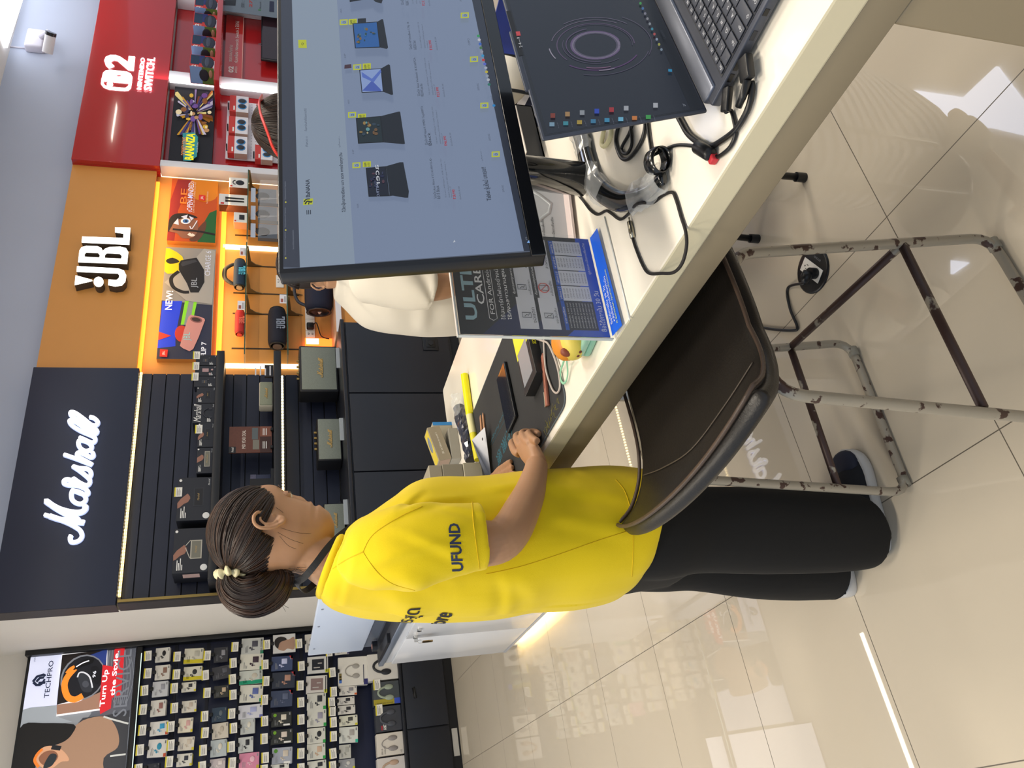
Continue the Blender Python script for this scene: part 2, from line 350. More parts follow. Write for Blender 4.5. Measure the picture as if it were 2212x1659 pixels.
# slat wall and shelves
SY = 5.502
t = thing('slatwall_panel', (MX0+.03, SY, .936), 'black slatwall backing of the Marshall bay with brass side trim', 'wall panel')
m = MB(); zz = .936
while zz < ZB-.03:
    z2 = min(zz+.097, ZB-.01)
    m.box((MX0+.03, SY, zz), (MX1, SY+.06, z2-.008), SLAT); m.box((MX0+.03, SY+.012, z2-.008), (MX1, SY+.06, z2), mat('groove_black', '#0b0d14', .7)); m.box((MX0+.03, SY+.001, zz+.030), (MX1, SY+.002, zz+.031), mat('groove_line', '#343a49', .5)); zz = z2
m.build('slats', t)
m = MB(); m.box((MX0+.012, SY-.09, .936), (MX0+.03, SY+.06, ZB-.01), mat('brass_trim', '#8f7a45', .35, metal=.7)); m.box((MX0, SY-.085, .936), (MX0+.012, SY+.06, ZB-.01), C('#2a2627')); m.build('side_trim', t)
S1 = onY(451, 1200, 5.2721).z; S2 = onY(591, 900, 5.2721).z
def shelf(z, x0, x1, label, led=0):
    t = thing('wall_shelf', (x0, 5.2228, z), label, 'shelf', 'black shelves of the Marshall bay')
    m = MB(); m.rbox((x0, 5.2228, z-.055), (x1, SY-.003, z), mat('shelf_black', '#15171c', .4, noise_s=8), .003); m.build('shelf_board', t)
    if led: led_strip(t, (x0+.02, 5.2351, z-.062), (x1-.22, 5.2351, z-.062), E('#ffd890', 1.2), .005, 60)
    return t
shelf(S1, MX0+.06, onY(478, 757, 5.2228).x, 'upper black wall shelf carrying the row of dark speaker boxes')
shelf(S2, MX0+.06, onY(590, 757, 5.2228).x, 'lower black wall shelf with a dotted LED strip below, under the cream speaker', 1)
WHT = C('#e9e9e6', .5); GOLD = C('#b79b62', .4)
def rect_at(z, x0, x1, y0, y1, Y):
    a = z(x0, y0); b = z(x1, y1); xm = (a[0]+b[0])/2; ym = (a[1]+b[1])/2
    return onY(xm, b[1], Y).x, onY(xm, a[1], Y).x, onY(b[0], ym, Y).z, onY(a[0], ym, Y).z       # X0 X1 Z0 Z1
def price_tag(mb, M, w, h, top='#d9cc3a', lines=4):
    mb.box((0, 0, 0), (w, h, .0015), C('#eceae2'), M); mb.box((0, h*.82, .0015), (w, h, .002), C(top), M)
    for i in range(lines): mb.box((w*.1, h*(.62-.13*i), .0015), (w*(.86-.2*(i % 2)), h*(.67-.13*i), .002), C('#77777a' if i else '#44444a'), M)
def dark_box(rc, label, kind, sidepic=0, tag=0, depth=.16, logo=1):
    X0, X1, Z0, Z1 = rect_at(zD, *rc, 5.2721); Z0 = S1+.001
    t = thing('speaker_box', (X0, 5.2721, Z0), label, 'box', 'dark boxes on the upper Marshall shelf')
    m = MB(); K = C('#1f222b', .45); m.rbox((X0, 5.2721, Z0), (X1, 5.2721+depth, Z1), K, .0015, 1)
    W = X1-X0; H = Z1-Z0; F = wallM(X0, 5.2721, Z0); skin = C('#9a6d5c')
    def R(a, b, c, d, mm, z=.001): m.box((a*W, c*H, 0), (b*W, d*H, z), mm, F)
    if kind in ('amp', 'cream', 'dark', 'mini'):
        bx = {'amp': (.30, .72, .20, .52), 'cream': (.25, .85, .18, .52), 'dark': (.32, .75, .22, .52), 'mini': (.3, .75, .25, .55)}[kind]
        out, inn = ('#b9b4a6', '#77766a') if kind in ('amp', 'cream') else ('#2b2e36', '#17191f')
        R(bx[0], bx[1], bx[2], bx[3], C(out), .0015); R(bx[0]+.02, bx[1]-.02, bx[2]+.03, bx[3]-.03, C(inn), .002)
        m.textfit('Marshall', W*(bx[0]+.13), H*((bx[2]+bx[3])/2-.02), W*(bx[1]-.13), H*((bx[2]+bx[3])/2+.04), GOLD, z=.0025, M=F, shear=.3)
        hand = [(.28, .98), (.40, .99), (.50, .90), (.56, .80), (.62, .70), (.55, .63), (.50, .62), (.42, .68), (.38, .80), (.30, .92)] if kind != 'cream' else [(.40, .99), (.60, .99), (.66, .85), (.72, .70), (.68, .60), (.58, .58), (.50, .66), (.46, .80)]
        m.shape([[(a*W, b*H) for a, b in hand]], .001, .0015, skin, F)
        if kind == 'amp':
            for s_ in ((.32, .53, .55, .66), (.72, .53, .60, .66)): m.tube([(s_[0]*W, s_[1]*H, .002), (s_[2]*W, s_[3]*H, .002)], .0025, C('#d8d6cc'), 4, M=F)
    if kind == 'phones':
        m.textfit('Marshall', W*.05, H*.62, W*.95, H*.95, WHT, z=.0015, M=F, shear=.35)
        m.tube([(W*(.5+.22*math.cos(a)), H*(.28+.24*math.sin(a)), .002) for a in [math.pi*k/10 for k in range(11)]], W*.035, C('#30333c'), 6, M=F); R(.24, .34, .12, .34, C('#30333c'), .004); R(.66, .76, .12, .34, C('#30333c'), .004)
    if kind == 'buds':
        R(.3, .62, .42, .66, C('#3b3e47'), .002); m.ball((W*.68, H*.35, .002), (W*.07, H*.05, .002), C('#4a4d55'), 8, F); m.textfit('Marshall', W*.36, H*.5, W*.56, H*.56, GOLD, z=.0025, M=F, shear=.3)
    if kind == 'rose':
        R(.38, .72, .36, .66, C('#b08f90'), .002); m.ball((W*.2, H*.30, .002), (W*.10, H*.06, .002), C('#c6a3a2'), 8, F); m.ball((W*.6, H*.2, .002), (W*.10, H*.06, .002), C('#c6a3a2'), 8, F)
    for i in range(4): R(.06, .06+(.22, .16, .26, .12)[i], .86-.045*i-(.55 if kind in('phones', 'buds', 'rose') else 0), .885-.045*i-(.55 if kind in('phones', 'buds', 'rose') else 0), WHT)
    m.textfit('Marshall', W*.80, H*.93 if kind == 'x' else H*.05, W*.96, H*.10, WHT, z=.0015, M=F, shear=.3)
    if kind in ('amp', 'dark') and W > .3: m.cyl((W*.10, H*.13, 0), (W*.10, H*.13, .002), W*.07, WHT, n=20, M=F)
    m.cyl((W*.93, H*.93, 0), (W*.93, H*.93, .002), W*.03, WHT, n=12, M=F)
    if sidepic: m.box((X0-.002, 5.305, Z0+H*.25), (X0, 5.3706, Z0+H*.72), C('#b49a97'))
    m.build('carton', t)
    if tag:
        m = MB(); price_tag(m, wallM(X0+W*.55, 5.268, Z1-.028), .068, .048); m.build('price_tag', t)
dark_box((45, 290, 1215, 1520), 'largest dark box with a cream guitar-amp speaker print, left end of the upper shelf', 'amp', 1, 0, .20)
dark_box((73, 315, 865, 1160), 'large dark box with a black speaker print and yellow price tag, second from left', 'dark', 0, 1, .18)
dark_box((208, 325, 660, 835), 'small dark box printed with a cream speaker under a hand on upper shelf', 'cream')
dark_box((215, 333, 490, 655), 'small dark box with black speaker print and yellow tag, beside the headphone box', 'mini', 0, 1)
dark_box((180, 340, 355, 490), 'dark headphone box with big white Marshall script across its top', 'phones')
dark_box((205, 345, 243, 352), 'small dark box with hand and tiny black speaker right of headphone box', 'mini')
dark_box((190, 350, 168, 240), 'narrow dark earbud box with yellow tag next to a rose one', 'buds', 0, 1, .08)
dark_box((195, 350, 96, 165), 'narrow dark box printed with rose earbuds and case', 'rose', 0, 1, .08)
dark_box((200, 350, 22, 92), 'dark earbud box at the right end of the upper shelf', 'buds', 0, 1, .08)
# lower shelf
X0, X1, Z0, Z1 = rect_at(zD, 430, 735, 515, 695, 5.2967)
t = thing('poster_stand', (X0, 5.2967, S2), 'brown MID YEAR DEAL counter card in clear stand on lower shelf', 'sign'); m = MB(); Z0 = S2+.012
m.box((X0, 5.2967, Z0), (X1, 5.305, Z1), mat('leather_print', '#5e372b', .5, noise_s=60, noise_a=.2)); F = wallM(X0, 5.2967, Z0); W = X1-X0; H = Z1-Z0
m.textfit('MID YEAR DEAL', W*.16, H*.62, W*.86, H*.70, C('#d9cfc4'), z=.001, M=F, bold=.01); m.box((0, H*.84, 0), (W*.24, H, .001), C('#1a1b20'), F); m.textfit('Marshall', W*.03, H*.89, W*.21, H*.94, WHT, z=.002, M=F, shear=.3)
m.box((W*.12, H*.30, 0), (W*.48, H*.45, .001), C('#77756a'), F); m.box((W*.5, H*.33, 0), (W*.95, H*.47, .001), C('#565f62'), F)
m.box((0, H*.02, 0), (W*.60, H*.28, .001), C('#3b211b'), F); m.box((W*.61, H*.02, 0), (W, H*.28, .001), C('#7b4a38'), F)
for i in range(3): m.box((W*.15, H*(.20-.04*i), .001), (W*.42, H*(.215-.04*i), .0015), WHT, F); m.box((W*.66, H*(.20-.04*i), .001), (W*.92, H*(.215-.04*i), .0015), WHT, F)
m.build('printed_card', t)
for i in (.12, .80):
    m = MB(); m.rbox((X0+W*i, 5.2721, S2), (X0+W*(i+.1), 5.3214, S2+.022), C('#101114'), .004); m.build('clip', t)
def marshall_speaker(X0, X1, Z0, Z1, Y0, depth, label, body, grille, logocol, knobs=4, group='Marshall speakers', feet=1):
    t = thing('bluetooth_speaker', (X0, Y0, Z0), label, 'speaker', group)
    m = MB(); m.rbox((X0, Y0+.004, Z0), (X1, Y0+depth, Z1), body, .012, 3); m.build('cabinet', t)
    b = (Z1-Z0)*.055; m = MB(); m.rbox((X0+b, Y0-.002, Z0+b), (X1-b, Y0+.01, Z1-b), grille, .004, 2); m.build('grille', t)
    W = X1-X0; m = MB(); script_logo(m, W*.42, logocol, wallM(X0+W*.29, Y0-.005, Z0+(Z1-Z0)*.40), .02, 2, 5); m.build('logo', t)
    for i in range(knobs):
        x = X0+W*(.35+.13*i); m = MB(); m.cyl((x, Y0+depth*.35, Z1-.002), (x, Y0+depth*.35, Z1+.018), .010, mat('brass', '#b9985a', .3, metal=1), n=12); m.build('knob', t)
TOLEX = mat('black_tolex', '#15171d', .5, bump=.3, bump_s=400); GR = mat('grey_cloth_grille', '#7e857c', .8, noise_s=180, noise_a=.25)
X0, X1, Z0, Z1 = rect_at(zD, 637, 742, 203, 370, 5.2885)
marshall_speaker(X0, X1, S2+.004, Z1, 5.2885, .10, 'small cream Marshall speaker with green-grey grille on the lower shelf', mat('cream_vinyl', '#cfc8b4', .5), mat('sage_grille', '#878c78', .7, noise_s=150, noise_a=.2), GOLD, 0)
X0, X1, Z0, Z1 = rect_at(zD, 675, 747, 90, 170, 5.2557)
m = MB(); m.box((X0, 5.2557, S2+.001), (X1, 5.2803, Z1), C('#1d1c22')); F = wallM(X0, 5.2557, S2)
for i in range(4): m.box((.01, .02+.035*i, 0), ((X1-X0)*(.9-.2*(i % 2)), .03+.035*i, .001), C('#cfcfd4'), F)
m.build('info_card', None, (X0, 5.2557, S2), label='small black info card with white lines at the right end of lower shelf', category='card')
X0, X1, Z0, Z1 = rect_at(zD, 575, 720, 845, 960, 5.2885)
m = MB(); m.rbox((X0, 5.2885, S2+.02), (X1, 5.3706, Z1), C('#232a44'), .003); F = wallM(X0, 5.2885, S2+.02); m.box((0, .10, 0), (X1-X0, Z1-S2-.02, .001), mat('city_print', '#4a4a60', .4, noise_s=40, noise_a=.8), F); m.box(((X1-X0)*.3, .0, .001), ((X1-X0)*.75, .14, .002), C('#101116'), F); m.box((-.02, -.02, -.1), (X1-X0+.04, 0, .01), C('#14161c'), F)
m.build('speaker_box', None, (X0, 5.2885, S2), label='black box with blue city photo beside the forehead of the woman in yellow', category='box')
# counter of the Marshall bay
CY = 4.95; CT = .93; JC = .941; CXR = onY(740, 692, CY).x
t = thing('base_cabinet', (MX0, CY, 0), 'long black base cabinet under the Marshall bay carrying three speakers', 'cabinet')
BC = mat('cabinet_black', '#181c26', .38, noise_s=3, noise_a=.08)
m = MB(); m.rbox((MX0+.02, CY+.02, .08), (CXR, SY-.003, CT-.03), BC, .004); m.box((MX0+.04, CY+.05, 0), (CXR-.02, SY, .08), C('#0c0e13')); m.build('carcass', t)
m = MB(); m.rbox((MX0, CY-.005, CT-.03), (CXR+.01, SY-.003, CT), BC, .006, 3); m.build('worktop', t)
for i in range(3):
    a = MX0+.03+(CXR-MX0-.04)*i/3; b = MX0+.02+(CXR-MX0-.04)*(i+1)/3
    m = MB(); m.rbox((a, CY, .10), (b, CY+.02, CT-.04), BC, .003); dr = m.build('door', t)
m = MB(); p = onY(930, 742, CY-.01); m.rbox((p.x-.06, CY-.008, p.z-.06), (p.x+.06, CY, p.z+.06), C('#101216', .3), .01, 3); m.rbox((p.x-.035, CY-.014, p.z-.035), (p.x+.035, CY-.006, p.z+.035), C('#07080a', .3), .01, 3); m.cyl((p.x, CY-.02, p.z), (p.x, CY-.01, p.z), .02, C('#15171b', .3)); m.build('latch', t)
zE = zoomer(620, 700, 3.456)
for rc, lab, kn in (((92, 385, 160, 500), 'largest black Marshall speaker with grey cloth grille on the base cabinet', 4), ((225, 415, 700, 1015), 'middle Marshall speaker with brass knobs on the black base cabinet', 4), ((275, 435, 1335, 1600), 'smallest Marshall speaker, partly hidden behind the chin of the woman in yellow', 0)):
    X0, X1, Z0, Z1 = rect_at(zE, *rc, 5.22); t = thing('label_stand', (X0, 5.08, CT), 'clear acrylic label stand before the '+lab.split(' with ')[0].split(',')[0].split(' black')[0], 'label stand', 'acrylic labels')
    marshall_speaker(X0, X1, CT+.002, Z1, 5.22, .18, lab, TOLEX, GR, GOLD, kn)
    m = MB(); xm = (X0+X1)/2; m.rbox((xm-.09, 5.07, CT+.001), (xm+.09, 5.082, CT+.03), mat('clear_acrylic', '#dfe8ee', .05, alpha=.35), .002); m.build('acrylic_label', t)
# ---------------------------------------------------------------- JBL bay
t = thing('sign_board', (MX1, 5.4856, ZB), 'orange JBL header sign board with thick glowing white letters', 'sign')
m = MB(); m.box((MX1+.002, 5.4856, ZB+.03), (JX1-.001, 5.5185, ZT), ORAN); m.build('board', t)
P = Print(MB(), wallM(0, 5.4199, 0), z4)
JBL = dict(mark=[(352,905),(345,975),(475,945),(472,938)], J=[(362,838),(665,855),(705,870),(722,905),(715,950),(690,978),(640,985),(590,975),(592,935),(650,940),(668,925),(672,905),(660,890),(360,878)],
 L=[(400,622),(700,632),(702,598),(640,590),(640,556),(752,558),(744,680),(396,664)])
B_out = [(370,808),(728,820),(737,735),(720,706),(680,696),(600,698),(565,712),(552,728),(540,705),(510,692),(430,690),(395,700),(380,725)]
B_h1 = [(418,770),(525,775),(530,757),(515,740),(430,736),(418,748)]; B_h2 = [(565,778),(685,783),(690,762),(675,747),(580,742),(566,755)]
def jbl_letters(prnt, fs, lit, side, d):
    shp = {k: [[prnt.L(*p) for p in v]] for k, v in JBL.items()}
    shp['B'] = [[prnt.L(*p) for p in v] for v in (B_out, B_h1, B_h2)]
    shp['dot'] = [[prnt.L(520+36*math.cos(a), 952+36*math.sin(a)) for a in [math.pi*k/10 for k in range(20)]]]
    return shp
J6 = jbl_letters(P, 0, 0, 0, 0)
jx = [q[0] for s in J6.values() for l in s for q in l]; jy = [q[1] for s in J6.values() for l in s for q in l]; JX0, JXW, JY0 = min(jx), max(jx)-min(jx), min(jy)
JUNIT = {k: [[((a-JX0)/JXW, (b-JY0)/JXW) for a, b in l] for l in s] for k, s in J6.items()}
def jbl_logo(mb, W, m, M, z0=0, z1=.0005, side=None):
    for k, s in JUNIT.items():
        L = [[(a*W, b*W) for a, b in l] for l in s]
        if side: mb.shape(L, z0, z1-.002, side, M); mb.shape(L, z1-.002, z1, m, M)
        else: mb.shape(L, z0, z1, m, M)
JM = wallM(JX0, 5.4856, JY0)
for k, s in JUNIT.items():
    m = MB(); L = [[(a*JXW, b*JXW) for a, b in l] for l in s]; m.shape(L, 0, .076, C('#4a4038'), JM); m.shape(L, .076, .082, E('#fffdf2', 2.2), JM)
    m.build({'mark': 'exclamation_wedge', 'dot': 'exclamation_dot'}.get(k, 'letter_'+k.lower()), t)
OY = 5.562
t = thing('wall_panel', (MX1, OY, .8), 'orange back panel of the JBL bay with slotted shelf rails', 'wall panel')
m = MB(); m.box((MX1+.002, OY-.01, .8), (JX1-.001, OY+.003, ZB+.03), ORAN); m.build('panel', t)
RAILS = [onY(550, y, OY).x for y in (512, 577, 636, 680, 755)]
for x in RAILS:
    m = MB(); m.box((x-.006, OY-.014, 1.2), (x+.006, OY-.0095, onY(505, 600, OY).z), C('#3a2a18'))
    m.build('slotted_rail', t)
ol = E('#ff9a2e', 2.0); ow = E('#fff1c8', 3)
OUTL = t
pz = onY(478, 600, 5.502).z
def strip(a, b, mm, wd=.02): 
    m = MB(); a = Vector(a); b = Vector(b); m.box((min(a.x, b.x)-wd*(a.x == b.x), a.y-.01, min(a.z, b.z)-wd*(a.z == b.z)), (max(a.x, b.x)+wd*(a.x == b.x), a.y+.01, max(a.z, b.z)+wd*(a.z == b.z)), mm); m.build('led_strip', OUTL)
xl = onY(560, 791, 5.5431).x; xm_ = onY(560, 537, 5.5431).x; xr = onY(500, 388, 5.5431).x
strip((MX1+.02, 5.5431, ZB+.02), (JX1-.08, 5.5431, ZB+.02), ol, .016); strip((MX1+.02, 5.5431, pz), (JX1-.2, 5.5431, pz), ol, .02)
strip((xl, 5.5431, .9), (xl, 5.5431, pz), ow, .018); strip((xm_, 5.5431, 1.2), (xm_, 5.5431, pz), ow, .02); strip((xr, 5.5431, 1.2), (xr, 5.5431, ZB), ow, .02)
area('niche_glow', ((MX1+JX1)/2, 5.4199, ZB-.01), (math.radians(20), 0, 0), 1.9, .1, 5, (1, .55, .16)); area('niche_glow_lower', ((MX1+JX1)/2, 5.4199, pz-.03), (math.radians(20), 0, 0), 1.9, .08, 4, (1, .62, .25))
def lightbox(name, zf, corners, Y, label, d=.06, side=ORAN):
    "corners: upright TL, TR, BR, BL in enlargement pixels"
    pr = Print(None, wallM(0, Y, 0), zf); c = [pr.L(*q) for q in corners]
    X0 = (c[0][0]+c[3][0])/2; X1 = (c[1][0]+c[2][0])/2; Z1 = (c[0][1]+c[1][1])/2; Z0 = (c[2][1]+c[3][1])/2
    t = thing(name, (X0, Y, Z0), label, 'poster'); m = MB(); m.box((X0, Y, Z0), (X1, Y+d, Z1), side); m.build('frame', t)
    a = MB(); pr.mb = a; return t, a, pr, (X0, X1, Z0, Z1)
L8 = lambda h, s=.35: E(h, s*.5)
def crop(mb, t, box, Y):        # keep the print inside the poster outline
    X0, X1, Z0, Z1 = box
    for i, v in enumerate(mb.v): mb.v[i] = Vector((min(max(v.x, X0), X1), v.y, min(max(v.z, Z0), Z1)))
t, a, P, bx = lightbox('poster', z4, [(945,1520),(1008,688),(1372,708),(1345,1500)], 5.502, 'wide poster of black and pink JBL speakers reading NEW! and CHARGE 6')
a.box((bx[0], 5.5012, bx[2]), (bx[1], 5.502, bx[3]), L8('#8d8a86'))
P.poly([(900,1600),(975,1080),(1350,1115),(1350,1600)], L8('#2a2f45'))
P.poly([(945,1430),(985,1085),(1130,1085),(1080,1340),(1080,1415)], L8('#1e3fe0'))
P.poly([(1120,1260),(1155,1085),(1240,1090),(1200,1258)], L8('#8a8f92')); P.poly([(1118,1258),(1150,1085),(1178,1085),(1142,1258)], L8('#86d82c')); P.poly([(1190,1225),(1215,1085),(1238,1088),(1210,1225)], L8('#86d82c'))
P.poly([(955,1310),(1050,1340),(955,1372)], L8('#c0392b')); P.ell(1125, 1325, 50, 60, L8('#c0392b'))
P.poly([(1000,700),(1130,760),(1130,850),(1080,880),(1000,870)], L8('#e3c70c'), smooth=3); P.poly([(1010,790),(1060,770),(1110,800),(1040,815)], L8('#1d1d16'), smooth=3)
P.poly([(1000,950),(1160,1085),(1350,1110),(1372,720),(1290,700),(1240,760)], L8('#a39f98'))
P.line([(1105,870),(1050,920),(1065,985),(1130,1020),(1180,1022)], .03, L8('#141418'))
P.poly([(1105,815),(1120,790),(1235,770),(1290,860),(1292,950),(1250,1025),(1190,1025),(1165,960),(1105,860)], L8('#17181d'))
P.poly([(1120,820),(1130,800),(1225,785),(1240,800),(1130,835)], L8('#34363d'))
P.text('JBL', 1250, 992, 920, 1195, L8('#9ba2ae'))
P.poly([(1175,1205),(1215,1195),(1290,1215),(1285,1260),(1210,1440),(1160,1445),(1118,1420),(1120,1390)], L8('#c98d86'), smooth=2); P.ell(1232, 1225, 45, 22, L8('#8a5a56'), .2); P.ell(1232, 1225, 33, 14, L8('#3c2b2b'), .2)
P.text('JBL', 1200, 1380, 1320, 1140, L8('#8fd5d8'))
P.text('NEW!', 1060, 1155, 1015, 1008, L8('#e8ecf6', .7), bold=.02); P.text('CHARGE 6', 1338, 905, 725, 1298, L8('#c9cede', .6)); P.text('FLIP 7', 1305, 1500, 1390, 1268, L8('#e8ecf6', .7), bold=.02)
P.poly([(968,1442),(1026,1446),(1020,1500),(965,1496)], L8('#c9281c')); P.text('JBL', 1008, 1487, 1455, 985, L8('#e8dcd8'))
P.poly([(950,1560),(950,1425),(1100,1440),(1250,1460),(1260,1540)], L8('#8d7a6d'), smooth=0) if 0 else None
crop(a, t, bx, 5.502); a.build('printed_face', t)
t, a, P, bx = lightbox('poster', z4, [(1016,640),(1058,186),(1393,218),(1370,662)], 5.502, 'orange BE OPEN-MINDED poster of a smiling person with patterned eye, right of wide poster')
a.box((bx[0], 5.5012, bx[2]), (bx[1], 5.502, bx[3]), L8('#b54a14'))
P.poly([(1010,660),(1040,350),(1100,180),(1200,200),(1100,420),(1070,660)], L8('#8e2320')); P.ell(1300, 250, 120, 110, L8('#cf7a12')); 
P.poly([(1240,660),(1260,560),(1330,440),(1400,420),(1400,680)], L8('#1d5a2c'), smooth=0)
P.poly([(1180,640),(1240,560),(1300,500),(1300,560),(1250,640)], L8('#5d3a2a'), smooth=3)
P.poly([(1030,570),(1040,500),(1090,455),(1180,470),(1235,500),(1245,560),(1210,620),(1130,625),(1090,590)], L8('#8a5a44'), smooth=4)
P.poly([(1025,580),(1035,490),(1075,450),(1150,445),(1215,460),(1240,480),(1150,478),(1080,500),(1050,545)], L8('#1d1416'), smooth=3)
P.line([(1060,560),(1150,570),(1240,575),(1370,600)], .02, L8('#1d1416'))
P.poly([(1065,520),(1100,480),(1105,530)], L8('#cdd3ea')); P.poly([(1120,470),(1170,455),(1160,490)], L8('#cdd3ea')); P.poly([(1180,465),(1215,480),(1195,500)], L8('#cdd3ea')); P.ell(1155, 503, 36, 22, L8('#dfe3ee')); P.ell(1155, 503, 22, 14, L8('#3d6fb0')); P.ell(1158, 503, 9, 7, L8('#10131c'))
P.line([(1175,595),(1200,608),(1215,600)], .03, L8('#e9dccd'))
P.line([(1240,500),(1200,560),(1185,540)], .008, L8('#dfe3ee'))
P.text('BE', 1165, 378, 268, 1118, L8('#d8772a', .6)); P.text('‹OPEN-MINDED›', 1210, 440, 215, 1170, L8('#cfd2ea', .7), bold=.01)
P.text('SOMETHING NEW IS COMING YOUR WAY', 1225, 445, 220, 1213, L8('#d9b9a0', .5)); P.poly([(1253,312),(1300,318),(1298,357),(1250,350)], L8('#c9281c')); P.text('JBL', 1288, 348, 322, 1266, L8('#e8dcd8'))
P.text('THE OPEN-EAR BUDS', 1320, 380, 290, 1309, L8('#d9b9a0', .5))
crop(a, t, bx, 5.502); a.build('printed_face', t)
# glass shelves with brackets
GLASS = mat('shelf_glass', '#a8c9b4', .04, alpha=.38, coat=.3); GEDGE = mat('glass_edge', '#2f5a46', .1, alpha=.85)
CLR = mat('clear_plastic', '#f4f6f8', .06, alpha=.22, coat=.5)
def glass_shelf(z, x0, x1, label, xs):
    t = thing('glass_shelf', (x0, 5.3378, z), label, 'shelf', 'glass shelves of the JBL bay')
    m = MB(); m.box((x0, 5.3378, z-.008), (x1, OY-.016, z), GLASS); m.box((x0, 5.3353, z-.008), (x1, 5.3378, z), GEDGE); m.build('glass_plate', t)
    for x in xs:
        m = MB(); m.prism([(0, 0), (0, -.13), (.02, -.07), (.06, -.03), (.25, -.012), (.25, 0)], -.004, .004, C('#6a5a3e', .3), frame((x, OY-.016, z-.009), (0, -1, 0), (0, 0, 1))); m.build('bracket', t)
GZ1 = onY(531, 560, 5.3378).z; GZ1b = onY(534, 440, 5.3378).z; GZ2 = onY(620, 690, 5.3378).z
ax_ = lambda y, x=530: onY(x, y, 5.3378).x
glass_shelf(GZ1b, ax_(517), ax_(366), 'glass shelf at right of the JBL bay holding three small white boxes', (RAILS[0]+.07, RAILS[0]+.55))
glass_shelf(GZ1, ax_(765), ax_(523), 'upper left glass shelf with the blue and red JBL speakers', RAILS[1:4])
glass_shelf(GZ2, ax_(766, 620), ax_(575, 620), 'lower left glass shelf under the big black JBL speaker', RAILS[1:4])
def small_box(rc, Y, z0, label, col, side, art, name='speaker_box', d=.09, grp='small white boxes on the glass shelf'):
    X0, X1, Z0, Z1 = rect_at(lambda x, y: (x, y), *rc, Y); t = thing(name, (X0, Y, z0), label, 'box', grp)
    m = MB(); m.rbox((X0, Y, z0+.001), (X1, Y+d, Z1), C(col), .001, 1); m.box((X0-.001, Y+.002, z0+.002), (X0, Y+d-.002, Z1-.001), C(side)); W = X1-X0; H = Z1-z0; F = wallM(X0, Y, z0)
    m.box((W*.06, H*.82, 0), (W*.2, H*.94, .001), C('#c9281c'), F)
    if art == 'mics':
        for q in (.35, .62): m.tube([(W*q, H*.12, .002), (W*q, H*.62, .002), (W*q, H*.78, .002)], [W*.05, W*.06, W*.09], C('#15161a'), 8, M=F)
    elif art == 'ring': m.ball((W*.5, H*.42, 0), (W*.26, H*.24, .004), C('#1b1e26'), 14, F); m.tube([(W*(.5+.2*math.cos(a)), H*(.66+.14*math.sin(a)), .002) for a in [math.pi*k/8 for k in range(9)]], .004, C('#1b1e26'), 5, M=F)
    else: m.rbox((W*.25, H*.2, 0), (W*.75, H*.6, .004), C('#1c1f26'), .003, 2, F)
    m.build('carton', t)
small_box((495, 533, 384, 405), 5.3871, GZ1b, 'small white box with a clip-on speaker print, right end of glass shelf', '#e4e3e0', '#5a3428', 'ring')
small_box((473, 533, 420, 443), 5.3871, GZ1b, 'tall white box printed with two black microphones on glass shelf', '#e4e3e0', '#5e3326', 'mics', 'microphone_box')
small_box((505, 533, 459, 480), 5.3871, GZ1b, 'small white box with a black square speaker print on glass shelf', '#e4e3e0', '#b07a5c', 'sq')
CZ = onY(557, 460, 5.3378).z-.315
glass_shelf(CZ+.004, ax_(517, 620), ax_(385, 620), 'glass shelf half hidden behind the monitor, under the cased headphone boxes', (RAILS[0]+.07, RAILS[0]+.55))
for i, (y0, y1) in enumerate(((402, 432), (440, 470), (478, 508))):
    p = onY(585, y1, 5.3378); q = onY(585, y0, 5.3378); X0, X1 = p.x, q.x
    t = thing('headphone_box', (X0, 5.3378, 1.3), ('headphone box in a tilted clear case, nearest the red bay', 'headphone box in a tilted clear case, middle of the three', 'headphone box in a tilted clear case, nearest the blue speaker')[i], 'box', 'cased headphone boxes right of the glass shelves')
    z1 = onY(557, (y0+y1)/2, 5.3378).z; m = MB(); m.box((X0, 5.3789, z1-.285), (X1, 5.4199, z1), C('#5b6470')); F = wallM(X0, 5.3789, z1-.28); m.ball(((X1-X0)*.45, .24, 0), (.05, .06, .004), C('#20242c'), 12, F); m.box((0, .03, 0), (X1-X0, .12, .001), C('#b09a86'), F); m.box((0, .30, 0), (X1-X0, .34, .001), C('#b8c4d8'), F); m.build('carton', t)
    m = MB(); m.face([(X0, 5.3542, z1), (X1, 5.2721, z1-.02), (X1, 5.2557, z1-.30), (X0, 5.2885, z1-.29)], CLR); m.box((X0-.01, 5.346, CZ+.005), (X1+.01, 5.4363, z1-.285), C('#15161a')); m.build('clear_case', t)
